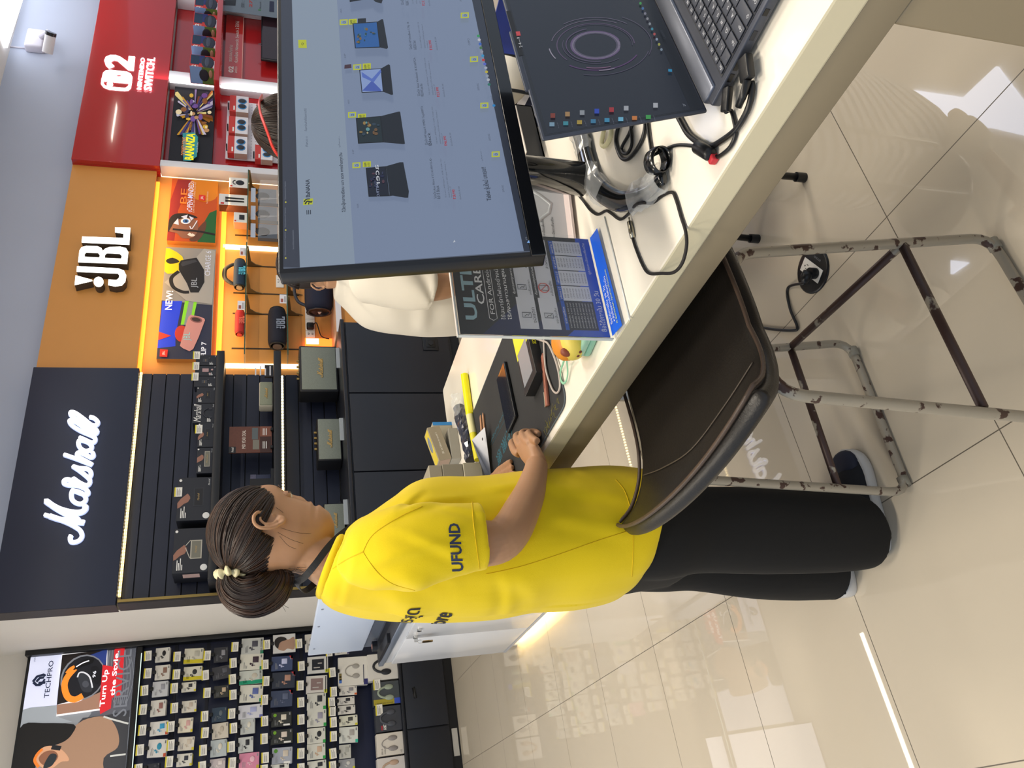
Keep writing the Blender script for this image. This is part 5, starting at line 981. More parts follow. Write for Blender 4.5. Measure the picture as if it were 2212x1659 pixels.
DK = S('#232a3a', .6); MG = S('#5a6478', .6); RD = S('#b02838', .7); YL = S('#c7cf2a', .7)
P.text('≡', 245, 1240, 1215, 220, DK); P.poly([(200, 1188), (255, 1183), (258, 1148), (203, 1152)], YL, smooth=0); P.line([(212, 1182), (225, 1165), (250, 1172)], .0022, DK); P.line([(232, 1184), (236, 1170), (254, 1165)], .0015, DK); P.line([(206, 1170), (218, 1155), (240, 1152)], .0018, DK)
P.text('BaNANA', 240, 1142, 1038, 215, DK, bold=.015)
P.text('ทั้งหมด ∨', 228, 850, 790, 212, MG); P.text('ค้นหาสินค้าที่ต้องการที่นี่', 222, 760, 630, 206, MG); P.poly([(172, 233), (219, 233), (222, 281), (174, 280)], YL); P.text('Q', 205, 265, 250, 190, DK)
P.text('โน้ตบุ๊กสายเรียน เบา แรง พกง่ายทุกวัน', 442, 1228, 885, 415, DK, bold=.015); P.text('ดูทั้งหมด ›', 416, 855, 790, 404, MG)
P.text('Tablet รุ่นใหม่ มาแรง!!', 1280, 1163, 968, 1240, DK, bold=.015); P.text('ดูทั้งหมด ›', 1236, 935, 868, 1226, MG)
for i, (y_, x_) in enumerate(((1205, 515), (893, 488), (605, 462), (340, 441), (80, 418))): P.text(('ACER', 'HP', 'ASUS', 'HP', 'ASUS')[i], x_+6, y_, y_-24, x_-3, MG)
def badge(x, y, k, s=18, w_=.9):
    P.poly([(x-s*1.3, y-s*.9), (x-s*1.3, y+s*.9), (x+s*1.3, y+s*.75), (x+s*1.3, y-s*1.05)], YL if k != 2 else S('#20242e', .6)); 
    if k == 0: P.poly([(x-s*.9, y-s*.55), (x-s*.9, y+s*.55), (x+s*.9, y+s*.45), (x+s*.9, y-s*.65)], S('#8ba0b0', .8)); P.text('ฉ', x+s*.6, y+s*.3, y-s*.3, x-s*.3, S('#2a4a9a', .7), bold=.02)
    if k == 1: P.text('ของ', x-s*.1, y+s*.7, y-s*.6, x-s*.8, DK, bold=.02); P.text('แถม', x+s*.9, y+s*.7, y-s*.6, x+s*.2, DK)
for x, y, k in ((509,962,0),(569,957,1),(484,672,0),(541,683,1),(514,398,0),(569,394,1),(436,140,0),(488,138,1),(541,136,2),(1312,904,0),(1247,623,0),(1187,357,0),(1134,104,0)): badge(x, y, k)
P.poly([(440, 412), (482, 408), (480, 385), (442, 390)], S('#4a2f3a', .7))
def lap(scr, base, c1, word=None, wcol='#c9cdd8'):
    P.poly(base, S('#1d222c', .6)); P.poly(scr, S('#12151c', .6)); cx = sum(q[0] for q in scr)/4; cy = sum(q[1] for q in scr)/4
    ins = [(cx+(q[0]-cx)*.92, cy+(q[1]-cy)*.94) for q in scr]; P.poly(ins, S(c1[0], .7)); rn = random.Random(len(word or '')+int(cx))
    for i in range(14 if len(c1) > 1 else 0):
        a = rn.uniform(-.8, .8); b = rn.uniform(-.8, .8); X = cx+(scr[2][0]-scr[0][0])*a*.40; Y = cy+(scr[2][1]-scr[0][1])*b*.40
        P.ell(X, Y, rn.uniform(4, 13), rn.uniform(4, 13), S(rn.choice(c1[1:]), .6), n=7)
    if word == 'acer': P.text('acer', cx+12, scr[0][1]-15, cy+30, cx-8, S('#d5d9e2', .7)); P.text('NITRO', cx+10, cy+15, scr[2][1]+10, cx-6, S('#7a84a0', .7), bold=.03)
lap([(563,985),(580,1152),(700,1148),(680,975)], [(700,1148),(700,1130),(680,975),(760,952),(780,952),(812,1120),(808,1157),(790,1157),(720,1145)], ['#151a2c', '#39405e', '#23284a', '#5a3c4a'], 'acer')
lap([(507,702),(520,850),(668,842),(652,690)], [(668,842),(652,690),(752,664),(762,664),(790,850),(780,852)], ['#1c2a30', '#6aa3a8', '#a8864a', '#7a5a3a', '#33485a', '#c9b98a'])
lap([(527,427),(541,560),(668,555),(655,418)], [(668,555),(655,418),(695,395),(704,400),(722,570),(712,572)], ['#8fa6d8'])
P.poly([(545, 548), (600, 490), (650, 540), (655, 552)], S('#4a62b8', .7)); P.poly([(540, 440), (600, 480), (650, 425), (655, 440), (610, 500), (545, 470)], S('#5a74c8', .7))
lap([(488,160),(502,305),(650,300),(632,150)], [(650,300),(632,150),(658,135),(665,138),(693,300),(685,308)], ['#2a62a8', '#3a5a3a', '#8a6a3a', '#2a4a52', '#c96a3a', '#4a7a9a'])
lap([(460,-140),(473,42),(600,20),(580,-150)], [(600,20),(580,-150),(640,-160),(662,30),(655,50),(620,40)], ['#151a2c'], None); P.text('A', 632, 15, 5, 620, S('#c9cdd8', .7))
def block(x, y0, w_, l1, l2, price, l3=None):
    P.text(l1, x+12, y0, y0-w_, x-8, DK); P.text(l2, x+40, y0+2, y0-w_*.32, x+22, DK)
    for i in range(3): P.text(('15.6 inch | AMD Ryzen 7 | 16GB | 512GB | 15.6', 'NVIDIA GeForce RTX 4050 Laptop | Windows 11', 'Home 64-bit | 2Y')[i], x+66+22*i, y0-6, y0-w_*(.98, .9, .3)[i], x+56+22*i, MG)
    P.text(price, x+132, y0+4, y0-52, x+112, RD, bold=.02); P.text('ผ่อนเริ่มต้น ฿1,500', x+160, y0+6, y0-70, x+148, MG)
block(950, 1175, 235, 'โน้ตบุ๊ก Acer Nitro V 15 AI ANV15-42-', 'R015 Black', '฿28,990'); block(900, 868, 225, 'โน้ตบุ๊ก HP HyperX OMEN 15-ga0000TX', 'Black', '฿46,990'); block(857, 588, 225, 'โน้ตบุ๊ก Asus Vivobook 16 X1607CA-', 'MB535WA Quiet Blue', '฿23,990'); block(815, 320, 160, 'โน้ตบุ๊ก HP OmniBook X Flip 14-', 'fm0053AU Silver', '฿30,990'); block(772, 66, 80, 'โน้ตบุ๊ก Asus T', 'FA506NC', '฿21,990')
for x, y in ((1350, 1145), (1272, 850), (1208, 560), (1155, 300), (1105, 48)): P.text('SAMSUNG' if x != 1155 else 'OPPO', x+8, y, y-40, x-4, MG)
for i, (x, y) in enumerate(((1300, 648), (1273, 527), (1268, 500), (1262, 478), (1258, 455), (1254, 432), (1248, 410), (1240, 387), (1236, 363), (1231, 340), (1226, 318), (1221, 296), (1216, 272), (1211, 250))): P.ell(x, y, 9, 8, S(['#2a8ad0', '#2a7a6a', '#b9c0cc', '#9aa5b5', '#c9b93a', '#b0b8c8', '#5a6ad0', '#c83a3a', '#3a9ad0', '#9aa0b0', '#4a7a4a', '#3a6ac8', '#c9c9d2', '#3aa060'][i], .7), n=10)
P.text('Search', 1290, 620, 595, 1282, MG); P.poly([(1488, 1440), (1500, 1425), (1505, 1442)], S('#8fc0ff', .7)); P.text('31°C', 1490, 1425, 1408, 1480, S('#aab2c0', .6))
P.poly([(1066, 1440), (1074, 1425), (1080, 1436)], S('#d0d6e0', .7))
for y, w_ in ((1530, 150), (1370, 130), (1210, 120)): P.ell(110, y, 5, 5, S('#c9c24a', .7), n=8); P.text('โน้ตบุ๊กออนไลน์ราคาดี ที่ BaNANA', 114, y-15, y-w_, 102, S('#8a909e', .6))
P.text('bnn.in.th/th/p/notebook/ultrathin', 160, 1480, 1370, 148, S('#8a909e', .6))
def clipM(mb, x0, x1, y0, y1, M):
    I = M.inverted()
    for i, v in enumerate(mb.v): q = I @ v; mb.v[i] = M @ Vector((min(max(q.x, x0), x1), min(max(q.y, y0), y1), q.z))
clipM(m, bz, MW-bz, .0225, MH-bz, MM); m.build('screen', t)
m = MB(MM); m.rbox((.0, 0, -.002), (MW, .0215, .0012), mat('bezel_gloss', '#0e1014', .15, coat=.4), .0008, 1); P.mb = m; P.h = .0014; P.poly([(1303, 440), (1303, 446), (1310, 454), (1320, 452), (1325, 445), (1320, 437), (1310, 436)], C('#9aa0a8', .4)); P.text('LG', 1325, 432, 418, 1305, C('#9aa0a8', .4), bold=.03); m.build('chin_bezel', t)
m = MB(); pb = Vector((PLp.x, PLp.y, DZ+.012)); hub = MM @ Vector((MW*.52, MH*.42, -.075))
m.tube([pb, pb+Vector((.01, .0, .20)), Vector((pb.x+.02, pb.y+.0, hub.z+.04))], [.037, .034, .032], mat('stand_gloss', '#0c0f12', .12, coat=.5), 20, flat=.7); m.tube([Vector((pb.x+.02, pb.y, hub.z)), hub], .03, MB_, 14); m.build('stand_pole', t)
arc = [(1232, 250), (1248, 280), (1258.5, 308.7), (1265.4, 343), (1281.4, 391), (1306.6, 418.7), (1343, 434.7), (1377.6, 425.6), (1407.4, 407), (1432.6, 382)]
AP = smooth_path([onZ(x, y, DZ+.0125) for x, y in arc], 4)
m = MB(); m.tube(AP, [.013+.010*math.sin(math.pi*min(1, .15+i/len(AP))) for i in range(len(AP))], mat('stand_gloss', '#0c0f12'), 12, flat=.5, up=(0, 0, 1)); m.build('stand_base', t)
FILM = mat('plastic_film', '#e6eaec', .12, alpha=.28, coat=.6)
for a_, b_ in ((0, 12), (14, 21), (27, len(AP))):
    rr = random.Random(a_); m = MB(); seg = AP[a_:b_]; rings = []
    for i, p in enumerate(seg):
        tn = (seg[min(i+1, len(seg)-1)]-seg[max(i-1, 0)]).normalized(); sd = Vector((-tn.y, tn.x, 0)); rings.append([p+sd*(math.cos(q)*(.024+rr.uniform(-.003, .006)))+Vector((0, 0, max(-.009, math.sin(q)*.014+rr.uniform(-.001, .004)))) for q in [math.pi*j/5 for j in range(10)]])
    m.loft(rings, FILM, False, False, False); m.build('protective_film', t)
# ================================================================ laptop
HL = Vector((.805, .596, .903)); hx_ = Vector((.999, .045, 0)).normalized(); bx_ = Vector((-hx_.y, hx_.x, 0))
t = thing('laptop', (HL.x, HL.y-.12, DZ), 'open grey Lenovo laptop with purple ring wallpaper, lying at the near end of the desk', 'laptop')
LG_ = mat('laptop_grey', '#474b56', .35, metal=.5); LD = mat('laptop_dark', '#1b1f28', .4)
BM = frame(HL-Vector((0, 0, .0)), hx_, -bx_)       # x right, y towards the user; z = x cross y points down -> flip below
BM = Matrix(((hx_.x, -bx_.x, 0, HL.x), (hx_.y, -bx_.y, 0, HL.y), (0, 0, 1, HL.z), (0, 0, 0, 1)))
MIR = BM
def flipfix(mb):
    for f in mb.f: f.reverse()
LWD, LDP = .356, .252
m = MB(BM); m.rbox((0, .006, -.016), (LWD, LDP, 0), LG_, .0035, 3); m.rbox((.012, .0, -.013), (LWD-.012, .03, .004), mat('hinge_silver', '#6a6f7c', .3, metal=.7), .003); flipfix(m); base = m.build('base', t)
ky = max(.045, HL.y-onZ(1546.7, 181, .903).y-.0)
m = MB(BM); m.box((.008, ky, .0001), (LWD-.012, ky+.112, .0006), LD); flipfix(m); m.build('keyboard_deck', t)
rowsK = [(['Esc', 'F1', 'F2', 'F3', 'F4', 'F5', 'F6', 'F7', 'F8', 'F9', 'F10', 'F11'], [1.1]+[1]*11, .6),
 (['`', '1', '2', '3', '4', '5', '6', '7', '8', '9', '0', '-'], [1.1]+[1]*11, 1), (['Tab', 'Q', 'W', 'E', 'R', 'T', 'Y', 'U', 'I', 'O', 'P'], [1.5]+[1]*10, 1),
 (['Caps', 'A', 'S', 'D', 'F', 'G', 'H', 'J', 'K', 'L'], [1.75]+[1]*9, 1), (['⇧', 'Z', 'X', 'C', 'V', 'B', 'N', 'M'], [2.2]+[1]*7, 1), (['Ctrl', 'Fn', '⊞', 'Alt', ' '], [1.3, 1, 1, 1, 5], 1)]
TH = 'ฟหกดเ้่าสวงพะัีรนยบล' * 4
yk = ky+.003; u_ = .0188; KC = mat('key_grey', '#3b3f4a', .5); KL = C('#cfd2da', .5); n = 0
for keys, ws, hh in rowsK:
    xk = .011
    for kx, wk in zip(keys, ws):
        m = MB(BM); m.rbox((xk, yk, .0008), (xk+u_*wk-.0026, yk+u_*hh-.0026, .0026), KC, .0012, 2); flipfix(m)
        TMx = Matrix(((1, 0, 0, xk+.003), (0, -1, 0, yk+u_*hh*.62), (0, 0, 1, .0027), (0, 0, 0, 1)))
        if kx.strip(): m.text(kx, .0056 if len(kx) > 1 else .0066, KL, TMx)
        if len(kx) == 1 and kx.isalnum(): m.text(TH[n % len(TH)], .0052, KL, Matrix(((1, 0, 0, xk+.010), (0, -1, 0, yk+u_*hh*.84), (0, 0, 1, .0027), (0, 0, 0, 1))))
        for i in range(1): pass
        m.build('key', base); xk += u_*wk; n += 1
    yk += u_*hh
# ports on the left side
m = MB(BM)
for y_, w_, c_ in ((.045, .012, '#0c0d10'), (.062, .014, '#0c0d10'), (.105, .013, '#20242c'), (.138, .009, '#0c0d10')): m.box((-.0008, y_, -.010), (.0005, y_+w_, -.004), C(c_, .3))
m.cyl((-.0008, .165, -.008), (.0003, .165, -.008), .0025, C('#08090b'), n=12); flipfix(m); m.build('port', base)
al = math.radians(19); LH = .228; upv = Vector((0, 0, math.cos(al)))+bx_*math.sin(al); LM = frame(HL+Vector((0, 0, .001)), hx_, upv)
m = MB(LM); m.rbox((0, 0, -.006), (LWD, LH, 0), LG_, .003, 3); m.rbox((LWD*.30, LH-.004, -.006), (LWD*.70, LH+.004, 0), LG_, .002); m.build('lid', t)
zL = zoomer(1180, 0, 4.254); zL2 = zoomer(1040, 0, 2.593)
P = Print(MB(), LM, zL2); m = P.mb; P.h = .0002; P.dh = .00006
m.box((.004, .004, 0), (LWD-.004, LH-.004, .0002), mat('lap_bezel', '#20242c', .3), LM); m.box((.007, .022, .0002), (LWD-.007, LH-.009, .0003), S('#20242e', .8), LM); P.h = .0005
cx, cy = 640, 255
for r, w_, c_, a0, a1 in ((1.0, .0035, '#6c6478', 0, 6.28), (1.08, .0016, '#5a4a6a', .3, 5.9), (.95, .0012, '#4a4658', 0, 6.28), (1.7, .0010, '#4d3f58', 2.4, 6.2), (1.95, .0008, '#5f5668', 3.3, 5.2), (1.95, .0014, '#4a2f58', .4, 2.2), (2.15, .0008, '#585264', 4, 5.4), (2.35, .0009, '#3f3a4c', .2, 1.8), (1.45, .0007, '#433d50', .8, 3.4), (2.05, .0010, '#8a8492', 2.6, 3.0), (1.8, .0012, '#6a4a66', 1.2, 1.8), (2.0, .0012, '#77707f', 1.15, 1.5), (1.6, .0006, '#3f3a4c', 4.2, 6.3), (2.45, .0006, '#4a4356', 5.2, 6.6), (1.3, .0008, '#51435f', 1.4, 4.4)):
    k = 28; P.line([(cx+128*r*math.cos(a0+(a1-a0)*i/k), cy+72*r*math.sin(a0+(a1-a0)*i/k)) for i in range(k+1)], w_*1.6, S(c_, .9), 1)
cols = ['#7a9ab0', '#3a8a9a', '#a8903a', '#3a7aa0', '#3a8ab0', '#6ab0d0', '#c87a3a', '#3a9a4a']
for i in range(8): P.poly([(395+77*i-14, 712-5.5*i), (395+77*i-14, 690-5.5*i), (395+77*i+14, 690-5.5*i), (395+77*i+14, 712-5.5*i)], S(cols[i], .7)); P.text('Program', 432+77*i, 722-5.5*i, 690-5.5*i, 425+77*i, S('#6a7080', .7))
cols = ['#8a3a2a', '#b08a5a', '#9aa0a8', '#2a4ac0', '#b03038', '#b0b4bc', '#22242c', '#b9bcc4']
for i in range(8):
    if i != 6: P.poly([(400+82*i-13, 668-8*i), (400+82*i-13, 642-8*i), (400+82*i+13, 642-8*i), (400+82*i+13, 668-8*i)], S(cols[i], .6))
for i in range(10): P.ell(890+13*i, 28+29*i, 7, 8, S(['#3a9a4a', '#3a6aa0', '#7a7a8a', '#8a8a92', '#8a9098', '#3a8aa0', '#b04a4a', '#8a9ab0', '#a0a04a', '#7a8a9a'][i], .7), n=9)
P.poly([(1045, 412), (1045, 398), (1066, 400), (1066, 414)], S('#2a8ab8', .7)); P.text('29°', 1140, 606, 590, 1126, S('#aab2c0', .6))
P.mb = m; P.text('Lenovo', 1022, 228, 178, 1003, C('#3a3f4a', .3))
m.build('screen', t)
P = Print(MB(), LM, zL2); P.h = .0008; P.mb.box((0, 0, 0), (0, 0, 0), C('#1b1f28'), LM)
a = P.L(240, 305); b = P.L(200, 120)
P.mb.box((min(a[0], b[0])-.002, LH-.007, .0003), (max(a[0], b[0])+.03, LH-.0005, .0005), C('#171a20'), LM); P.poly([(192, 180), (215, 178), (220, 202), (197, 204)], C('#c2474f')); P.text('2·4—9', 222, 270, 210, 205, C('#c9ccd2')); P.mb.build('lid_sticker', t)
# plugs and cables on the desk
CB = mat('cable_black', '#141518', .35)
def plug(a, b, w_, h_, m): # box connector between two points
    a = Vector(a); b = Vector(b); M = frame(a, (b-a), (0, 0, 1)); L = (b-a).length; m.rbox((0, -h_/2, -w_/2), (L, h_/2, w_/2), CB, .002, 2, M)
side = lambda y_, z_=-.008, out=0: BM @ Vector((-out, y_, z_))
t = thing('video_cable', (.77, .62, DZ), 'thick black video cable plugged into the laptop side, looping over the desk edge', 'cable')
m = MB(); plug(side(.085, out=.004), side(.072, out=.034), .020, .011, m); m.tube([side(.072, out=.033), side(.055, out=.042), side(.04, out=.045)], [.0055, .005, .0045], CB, 8); m.build('connector', t)
pts = [(1880,760),(1885,880),(1840,1030),(1740,1190),(1600,1300),(1500,1345),(1400,1310),(1300,1230),(1230,1110),(1150,960),(1050,800),(900,600)]
m = MB(); m.tube(smooth_path([side(.04, out=.045)]+[onZ(*zL(x, y), DZ+.006) for x, y in pts], 5), .0042, CB, 8); m.build('cord', t)
t = thing('usb_cable', (.77, .64, DZ), 'thin black cable with ferrite bead and red tag plugged beside the video cable', 'cable')
m = MB(); plug(side(.040, out=.003), side(.018, out=.026), .015, .009, m); m.build('connector', t)
pts = [(1700,1020),(1730,1130),(1740,1230),(1690,1350),(1600,1430),(1565,1440),(1500,1410),(1450,1390),(1360,1345),(1200,1335),(1080,1380),(960,1440),(925,1490),(930,1550),(955,1530),(945,1450)]
m = MB(); m.tube(smooth_path([side(.018, out=.026)]+[onZ(*zL(x, y), DZ+.004+(.02 if i > 10 else 0)) for i, (x, y) in enumerate(pts)], 5), .0028, CB, 8); m.build('cord', t)
m = MB(); m.tube([onZ(*zL(1380, 1345), DZ+.011), onZ(*zL(1395, 1352), DZ+.011), onZ(*zL(1500, 1415), DZ+.011), onZ(*zL(1515, 1425), DZ+.011)], [.007, .010, .010, .007], CB, 16); m.build('ferrite_bead', t)
m = MB(); a = onZ(*zL(1530, 1450), DZ+.008); m.rbox((a.x-.006, a.y-.004, DZ+.001), (a.x+.008, a.y+.008, DZ+.012), C('#c9303a', .4), .002); m.build('red_tag', t)
a = onZ(*zC(1150, 470), DZ+.015) if 'zC' in globals() else onZ(1423.5, 347.7, DZ+.015)
m = MB(frame((a.x, a.y, a.z+.003), (.8, -.6, 0), (0, 0, 1))); m.loft([[(rr*math.cos(2*math.pi*k/24), rr*.8*math.sin(2*math.pi*k/24), z_) for k in range(24)] for rr, z_ in ((.020, -.015), (.022, .0), (.020, .016), (.018, .016), (.019, 0), (.018, -.015))], mat('strap_black', '#0d0e11', .2, coat=.4), False, False, True, closed=True)
m.build('cable_strap', None, (a.x, a.y, DZ), label='shiny black ring-shaped cable strap lying near the laptop cables', category='cable strap')
zC = zoomer(1160, 240, 4.365)
t = thing('audio_cable', (.9, .85, DZ), 'black braided audio cable with a silver jack winding across the desk', 'cable')
pts = [(330,700),(390,790),(440,850),(500,930),(570,975),(650,940),(700,965),(780,1020),(850,980),(930,885),(990,865),(1090,865),(1180,800),(1270,765),(1310,830),(1360,1000),(1400,1130),(1410,1270),(1370,1430),(1290,1520),(1170,1530),(1060,1530),(1000,1460),(930,1290),(900,1190)]
m = MB(); m.tube(smooth_path([onZ(*zC(*p), DZ+(.026 if 8 < i < 11 else .0035)) for i, p in enumerate(pts)], 6), .0026, mat('braid', '#1d1a1a', .6, bump=.6, bump_s=900), 8); m.build('cord', t)
SIL = mat('jack_metal', '#b0aa98', .25, metal=1)
a, b, c_ = onZ(*zC(902, 1195), DZ+.005), onZ(*zC(873, 1045), DZ+.005), onZ(*zC(868, 1003), DZ+.005)
m = MB(); m.tube([a, a.lerp(b, .3), a.lerp(b, .35), b], [.0042, .0045, .005, .0046], SIL, 14); m.tube([b, c_], [.0018, .0013], SIL, 8); m.build('jack', t)
t = thing('coiled_cable', (.95, .85, DZ), 'black coiled cable loops lying on the desk behind the laptop lid', 'cable')
m = MB(); m.tube(smooth_path([onZ(*zC(*p), DZ+.004) for p in [(800,60),(760,170),(745,300),(790,430),(850,455),(920,390),(990,270),(1020,140),(1010,20)]], 6), .0036, CB, 8); m.tube(smooth_path([onZ(*zC(*p), DZ+.004) for p in [(900,60),(890,150),(860,230),(800,340),(815,395),(860,390),(895,300),(885,160),(890,50)]], 6), .0030, CB, 8); m.tube(smooth_path([onZ(*zC(*p), DZ+.004) for p in [(1045,40),(1045,130),(1060,260),(1075,370),(1060,430)]], 5), .0028, CB, 8); m.build('cord', t)
for q, nm in (((1085, 112), 0), ((1095, 195), 1)):
    a = onY(1060, q[1]-3, .95); b = onY(1150, q[1]+(20 if nm == 0 else 8), .95); m = MB(); m.tube(smooth_path([a+Vector((0, 0, .06)), a, a.lerp(b, .5)+Vector((.004, 0, 0)), b, b+Vector((0, 0, -.03)), Vector((b.x, b.y-.02, DZ+.004))], 5), .0036, CB, 8)
    m.build('monitor_cable', None, (a.x, .95, a.z), label=('black cable hanging from the monitor, the one near the acrylic holder', 'black cable hanging from the monitor, over the striped shirt')[nm], category='cable', group='cables hanging from the monitor')
m = MB(); m.tube(smooth_path([onZ(*zC(*p), DZ+.006) for p in [(700,170),(690,250),(640,330),(610,300),(630,180)]], 5), .0045, C('#d9d3a8', .4), 8); m.build('cream_strap', None, onZ(*zC(640, 330), DZ), label='small cream plastic loop behind the laptop screen corner', category='loop')
# things behind the laptop lid
a = onZ(1205, 330, DZ); t = thing('storage_tray', (a.x+.04, a.y+.1, DZ), 'black open tray with a white paper strip behind the monitor pole', 'tray')
m = MB(); x0, y0 = a.x+.02, a.y+.06; m.box((x0, y0, DZ+.001), (x0+.20, y0+.12, DZ+.004), BK)
for b_ in (((x0, y0), (x0+.20, y0+.003)), ((x0, y0+.117), (x0+.20, y0+.12)), ((x0, y0), (x0+.003, y0+.12)), ((x0+.197, y0), (x0+.20, y0+.12))): m.box((b_[0][0], b_[0][1], DZ+.001), (b_[1][0], b_[1][1], DZ+.05), BK)
m.build('tray_body', t); m = MB(); m.box((x0+.02, y0-.02, DZ+.051), (x0+.17, y0+.01, DZ+.053), C('#dcd2c8')); m.text('OFFICEMATE', .012, C('#8a8480'), TM(x0+.04, y0-.015, DZ+.0532)); m.build('paper_strip', t)
p = onX(1085, 60, 1.33); q = onX(1110, 118, 1.33); t = thing('flyer_holder', (1.33, p.y, DZ), 'clear acrylic holder in front of a blue and purple card at the far desk side', 'holder')
m = MB(); m.box((1.33, p.y-.10, DZ+.001), (1.334, q.y, p.z+.02), mat('blue_card', '#23398f', .4, noise_s=9, noise_a=.7)); m.build('card', t); m = MB(); m.rbox((1.27, p.y-.12, DZ+.001), (1.276, q.y-.03, DZ+.07), CLR, .002); m.rbox((1.27, p.y-.12, DZ+.064), (1.276, q.y-.03, DZ+.07), C('#eef2f6', .1), .001, 1); m.build('acrylic_front', t); print('holder', p, q)
# ================================================================ people
def remeshed(mb, voxel, smooth_it=2, name='tmp'):
    o = mb.build(name); md = o.modifiers.new('r', 'REMESH'); md.mode = 'VOXEL'; md.voxel_size = voxel; md.use_smooth_shade = True
    if smooth_it: sm_ = o.modifiers.new('s', 'SMOOTH'); sm_.factor = .5; sm_.iterations = smooth_it
    dg = bpy.context.evaluated_depsgraph_get(); dg.update()
    me = bpy.data.meshes.new_from_object(o.evaluated_get(dg)); bpy.data.objects.remove(o); return me
def link_mesh(me, name, parent, mats):
    me.materials.clear()
    for q in mats: me.materials.append(q)
    for p in me.polygons: p.use_smooth = True
    me.name = name; o = bpy.data.objects.new(name, me); COL.objects.link(o)
    if parent: o.parent = parent; o.location = -WLOC.get(parent.name, Vector())
    WLOC[o.name] = Vector(); return o
def pxs(x, y, Y): return (Y/ray(x, y).y)/FPX
def limb(mb, rows, m, ratio=1.0, n=20, k=4, wob=0, seed=0, caps=True, expo=2.0):
    "rows: (x, y, Y, half width in photo px[, depth ratio]) - a tapered limb through those points"
    C_ = []; 
    for r in rows: p = onY(r[0], r[1], r[2]); w_ = r[3]*pxs(r[0], r[1], r[2]); C_.append((p, w_, w_*(r[4] if len(r) > 4 else ratio)))
    P = smooth_path([c[0] for c in C_], k); A = smooth_path([(c[1], c[2], 0) for c in C_], k); rings = []
    for i, p in enumerate(P):
        t = (P[min(i+1, len(P)-1)]-P[max(i-1, 0)]).normalized(); d = (p-CAMP).normalized(); s = t.cross(d).normalized(); q = s.cross(t)
        ring = []
        for j in range(n):
            a = 2*math.pi*j/n; ca, sa = math.cos(a), math.sin(a)
            ca = math.copysign(abs(ca)**(2/expo), ca); sa = math.copysign(abs(sa)**(2/expo), sa)
            w_ = 1+wob*noise.noise(Vector((j*.35, i*.22, seed)))
            ring.append(p+(s*ca*A[i].x+q*sa*A[i].y)*w_)
        rings.append(ring)
    mb.loft(rings, m, caps, caps, True); return rings
def torso(mb, rows, m, Y0, n=40, k=3, expo=2.3, seed=0, wob=0, caps=True):
    "rows: (x front, y front, x back, y back, half width in metres[, Y centre])"
    R = []
    for r in rows:
        Yc = r[5] if len(r) > 5 else Y0; f = onY(r[0], r[1], Yc); b = onY(r[2], r[3], Yc); c = (f+b)/2; ax = f-b; L = ax.length/2
        rd = ray((r[0]+r[2])/2, (r[1]+r[3])/2); sn = rd.x/math.hypot(rd.x, rd.y); cs = math.sqrt(1-sn*sn)
        a = math.sqrt(max((L*cs)**2-(r[4]*sn)**2, (L*.55)**2))/cs
        R.append((c, ax.normalized(), a, r[4]))
    c = smooth_path([q[0] for q in R], k); ax = smooth_path([q[1] for q in R], k); ab = smooth_path([(q[2], q[3], 0) for q in R], k); rings = []
    for i in range(len(c)):
        X = ax[i].normalized(); ring = []
        for j in range(n):
            t = 2*math.pi*j/n; ca, sa = math.cos(t), math.sin(t); ca = math.copysign(abs(ca)**(2/expo), ca); sa = math.copysign(abs(sa)**(2/expo), sa)
            w_ = 1+wob*noise.noise(Vector((j*.25, i*.15, seed))); ring.append(c[i]+X*ca*ab[i].x*w_+Vector((0, 1, 0))*sa*ab[i].y*w_)
        rings.append(ring)
    mb.loft(rings, m, caps, caps, True); return rings
SKIN = mat('skin', '#b28766', .45, noise_s=30, noise_a=.06); SKIN.node_tree.nodes['Principled BSDF'].inputs['Subsurface Weight'].default_value = .12
SKIN.node_tree.nodes['Principled BSDF'].inputs['Subsurface Radius'].default_value = (.02, .008, .004)
LIP = mat('lips', '#94574c', .4); HAIR = mat('hair', '#241813', .42, noise_s=60, noise_a=.35); HAIRB = mat('hair_brown', '#3a2518', .38, noise_s=60, noise_a=.3)
YC = 1.60
WOM = thing('person', (onZ(1880, 1150, 0).x, YC, 0), 'person in a bright yellow t-shirt and wide black trousers leaning on the desk', 'person')
# ---- body: head, neck, arms, hands, legs in one surface
b = MB()
HR = [((720,1128),(722,1160),.018), ((712,1112),(706,1178),.034), ((700,1103),(692,1195),.046), ((688,1097),(676,1210),.053), ((680,1099),(666,1217),.056), ((672,1092),(657,1223),.059), ((664,1090),(649,1228),.061), ((652,1086),(638,1232),.064),
      ((636,1079),(622,1236),.066), ((618,1069),(602,1238),.068), ((603,1058),(584,1240),.070), ((586,1053),(560,1238),.071), ((566,1055),(536,1232),.071), ((538,1064),(508,1216),.066), ((508,1082),(486,1196),.055), ((484,1108),(470,1172),.036), ((472,1132),(466,1152),.012)]
NOSE = [0, 0, 0, .001, 0, .003, .0055, .013, .0095, .005, .001, 0, 0, 0, 0, 0, 0]; LIPB = [0, 0, 0, .0035, -.001, .0045, 0, 0, 0, 0, 0, 0, 0, 0, 0, 0, 0]
YAWF = -.10
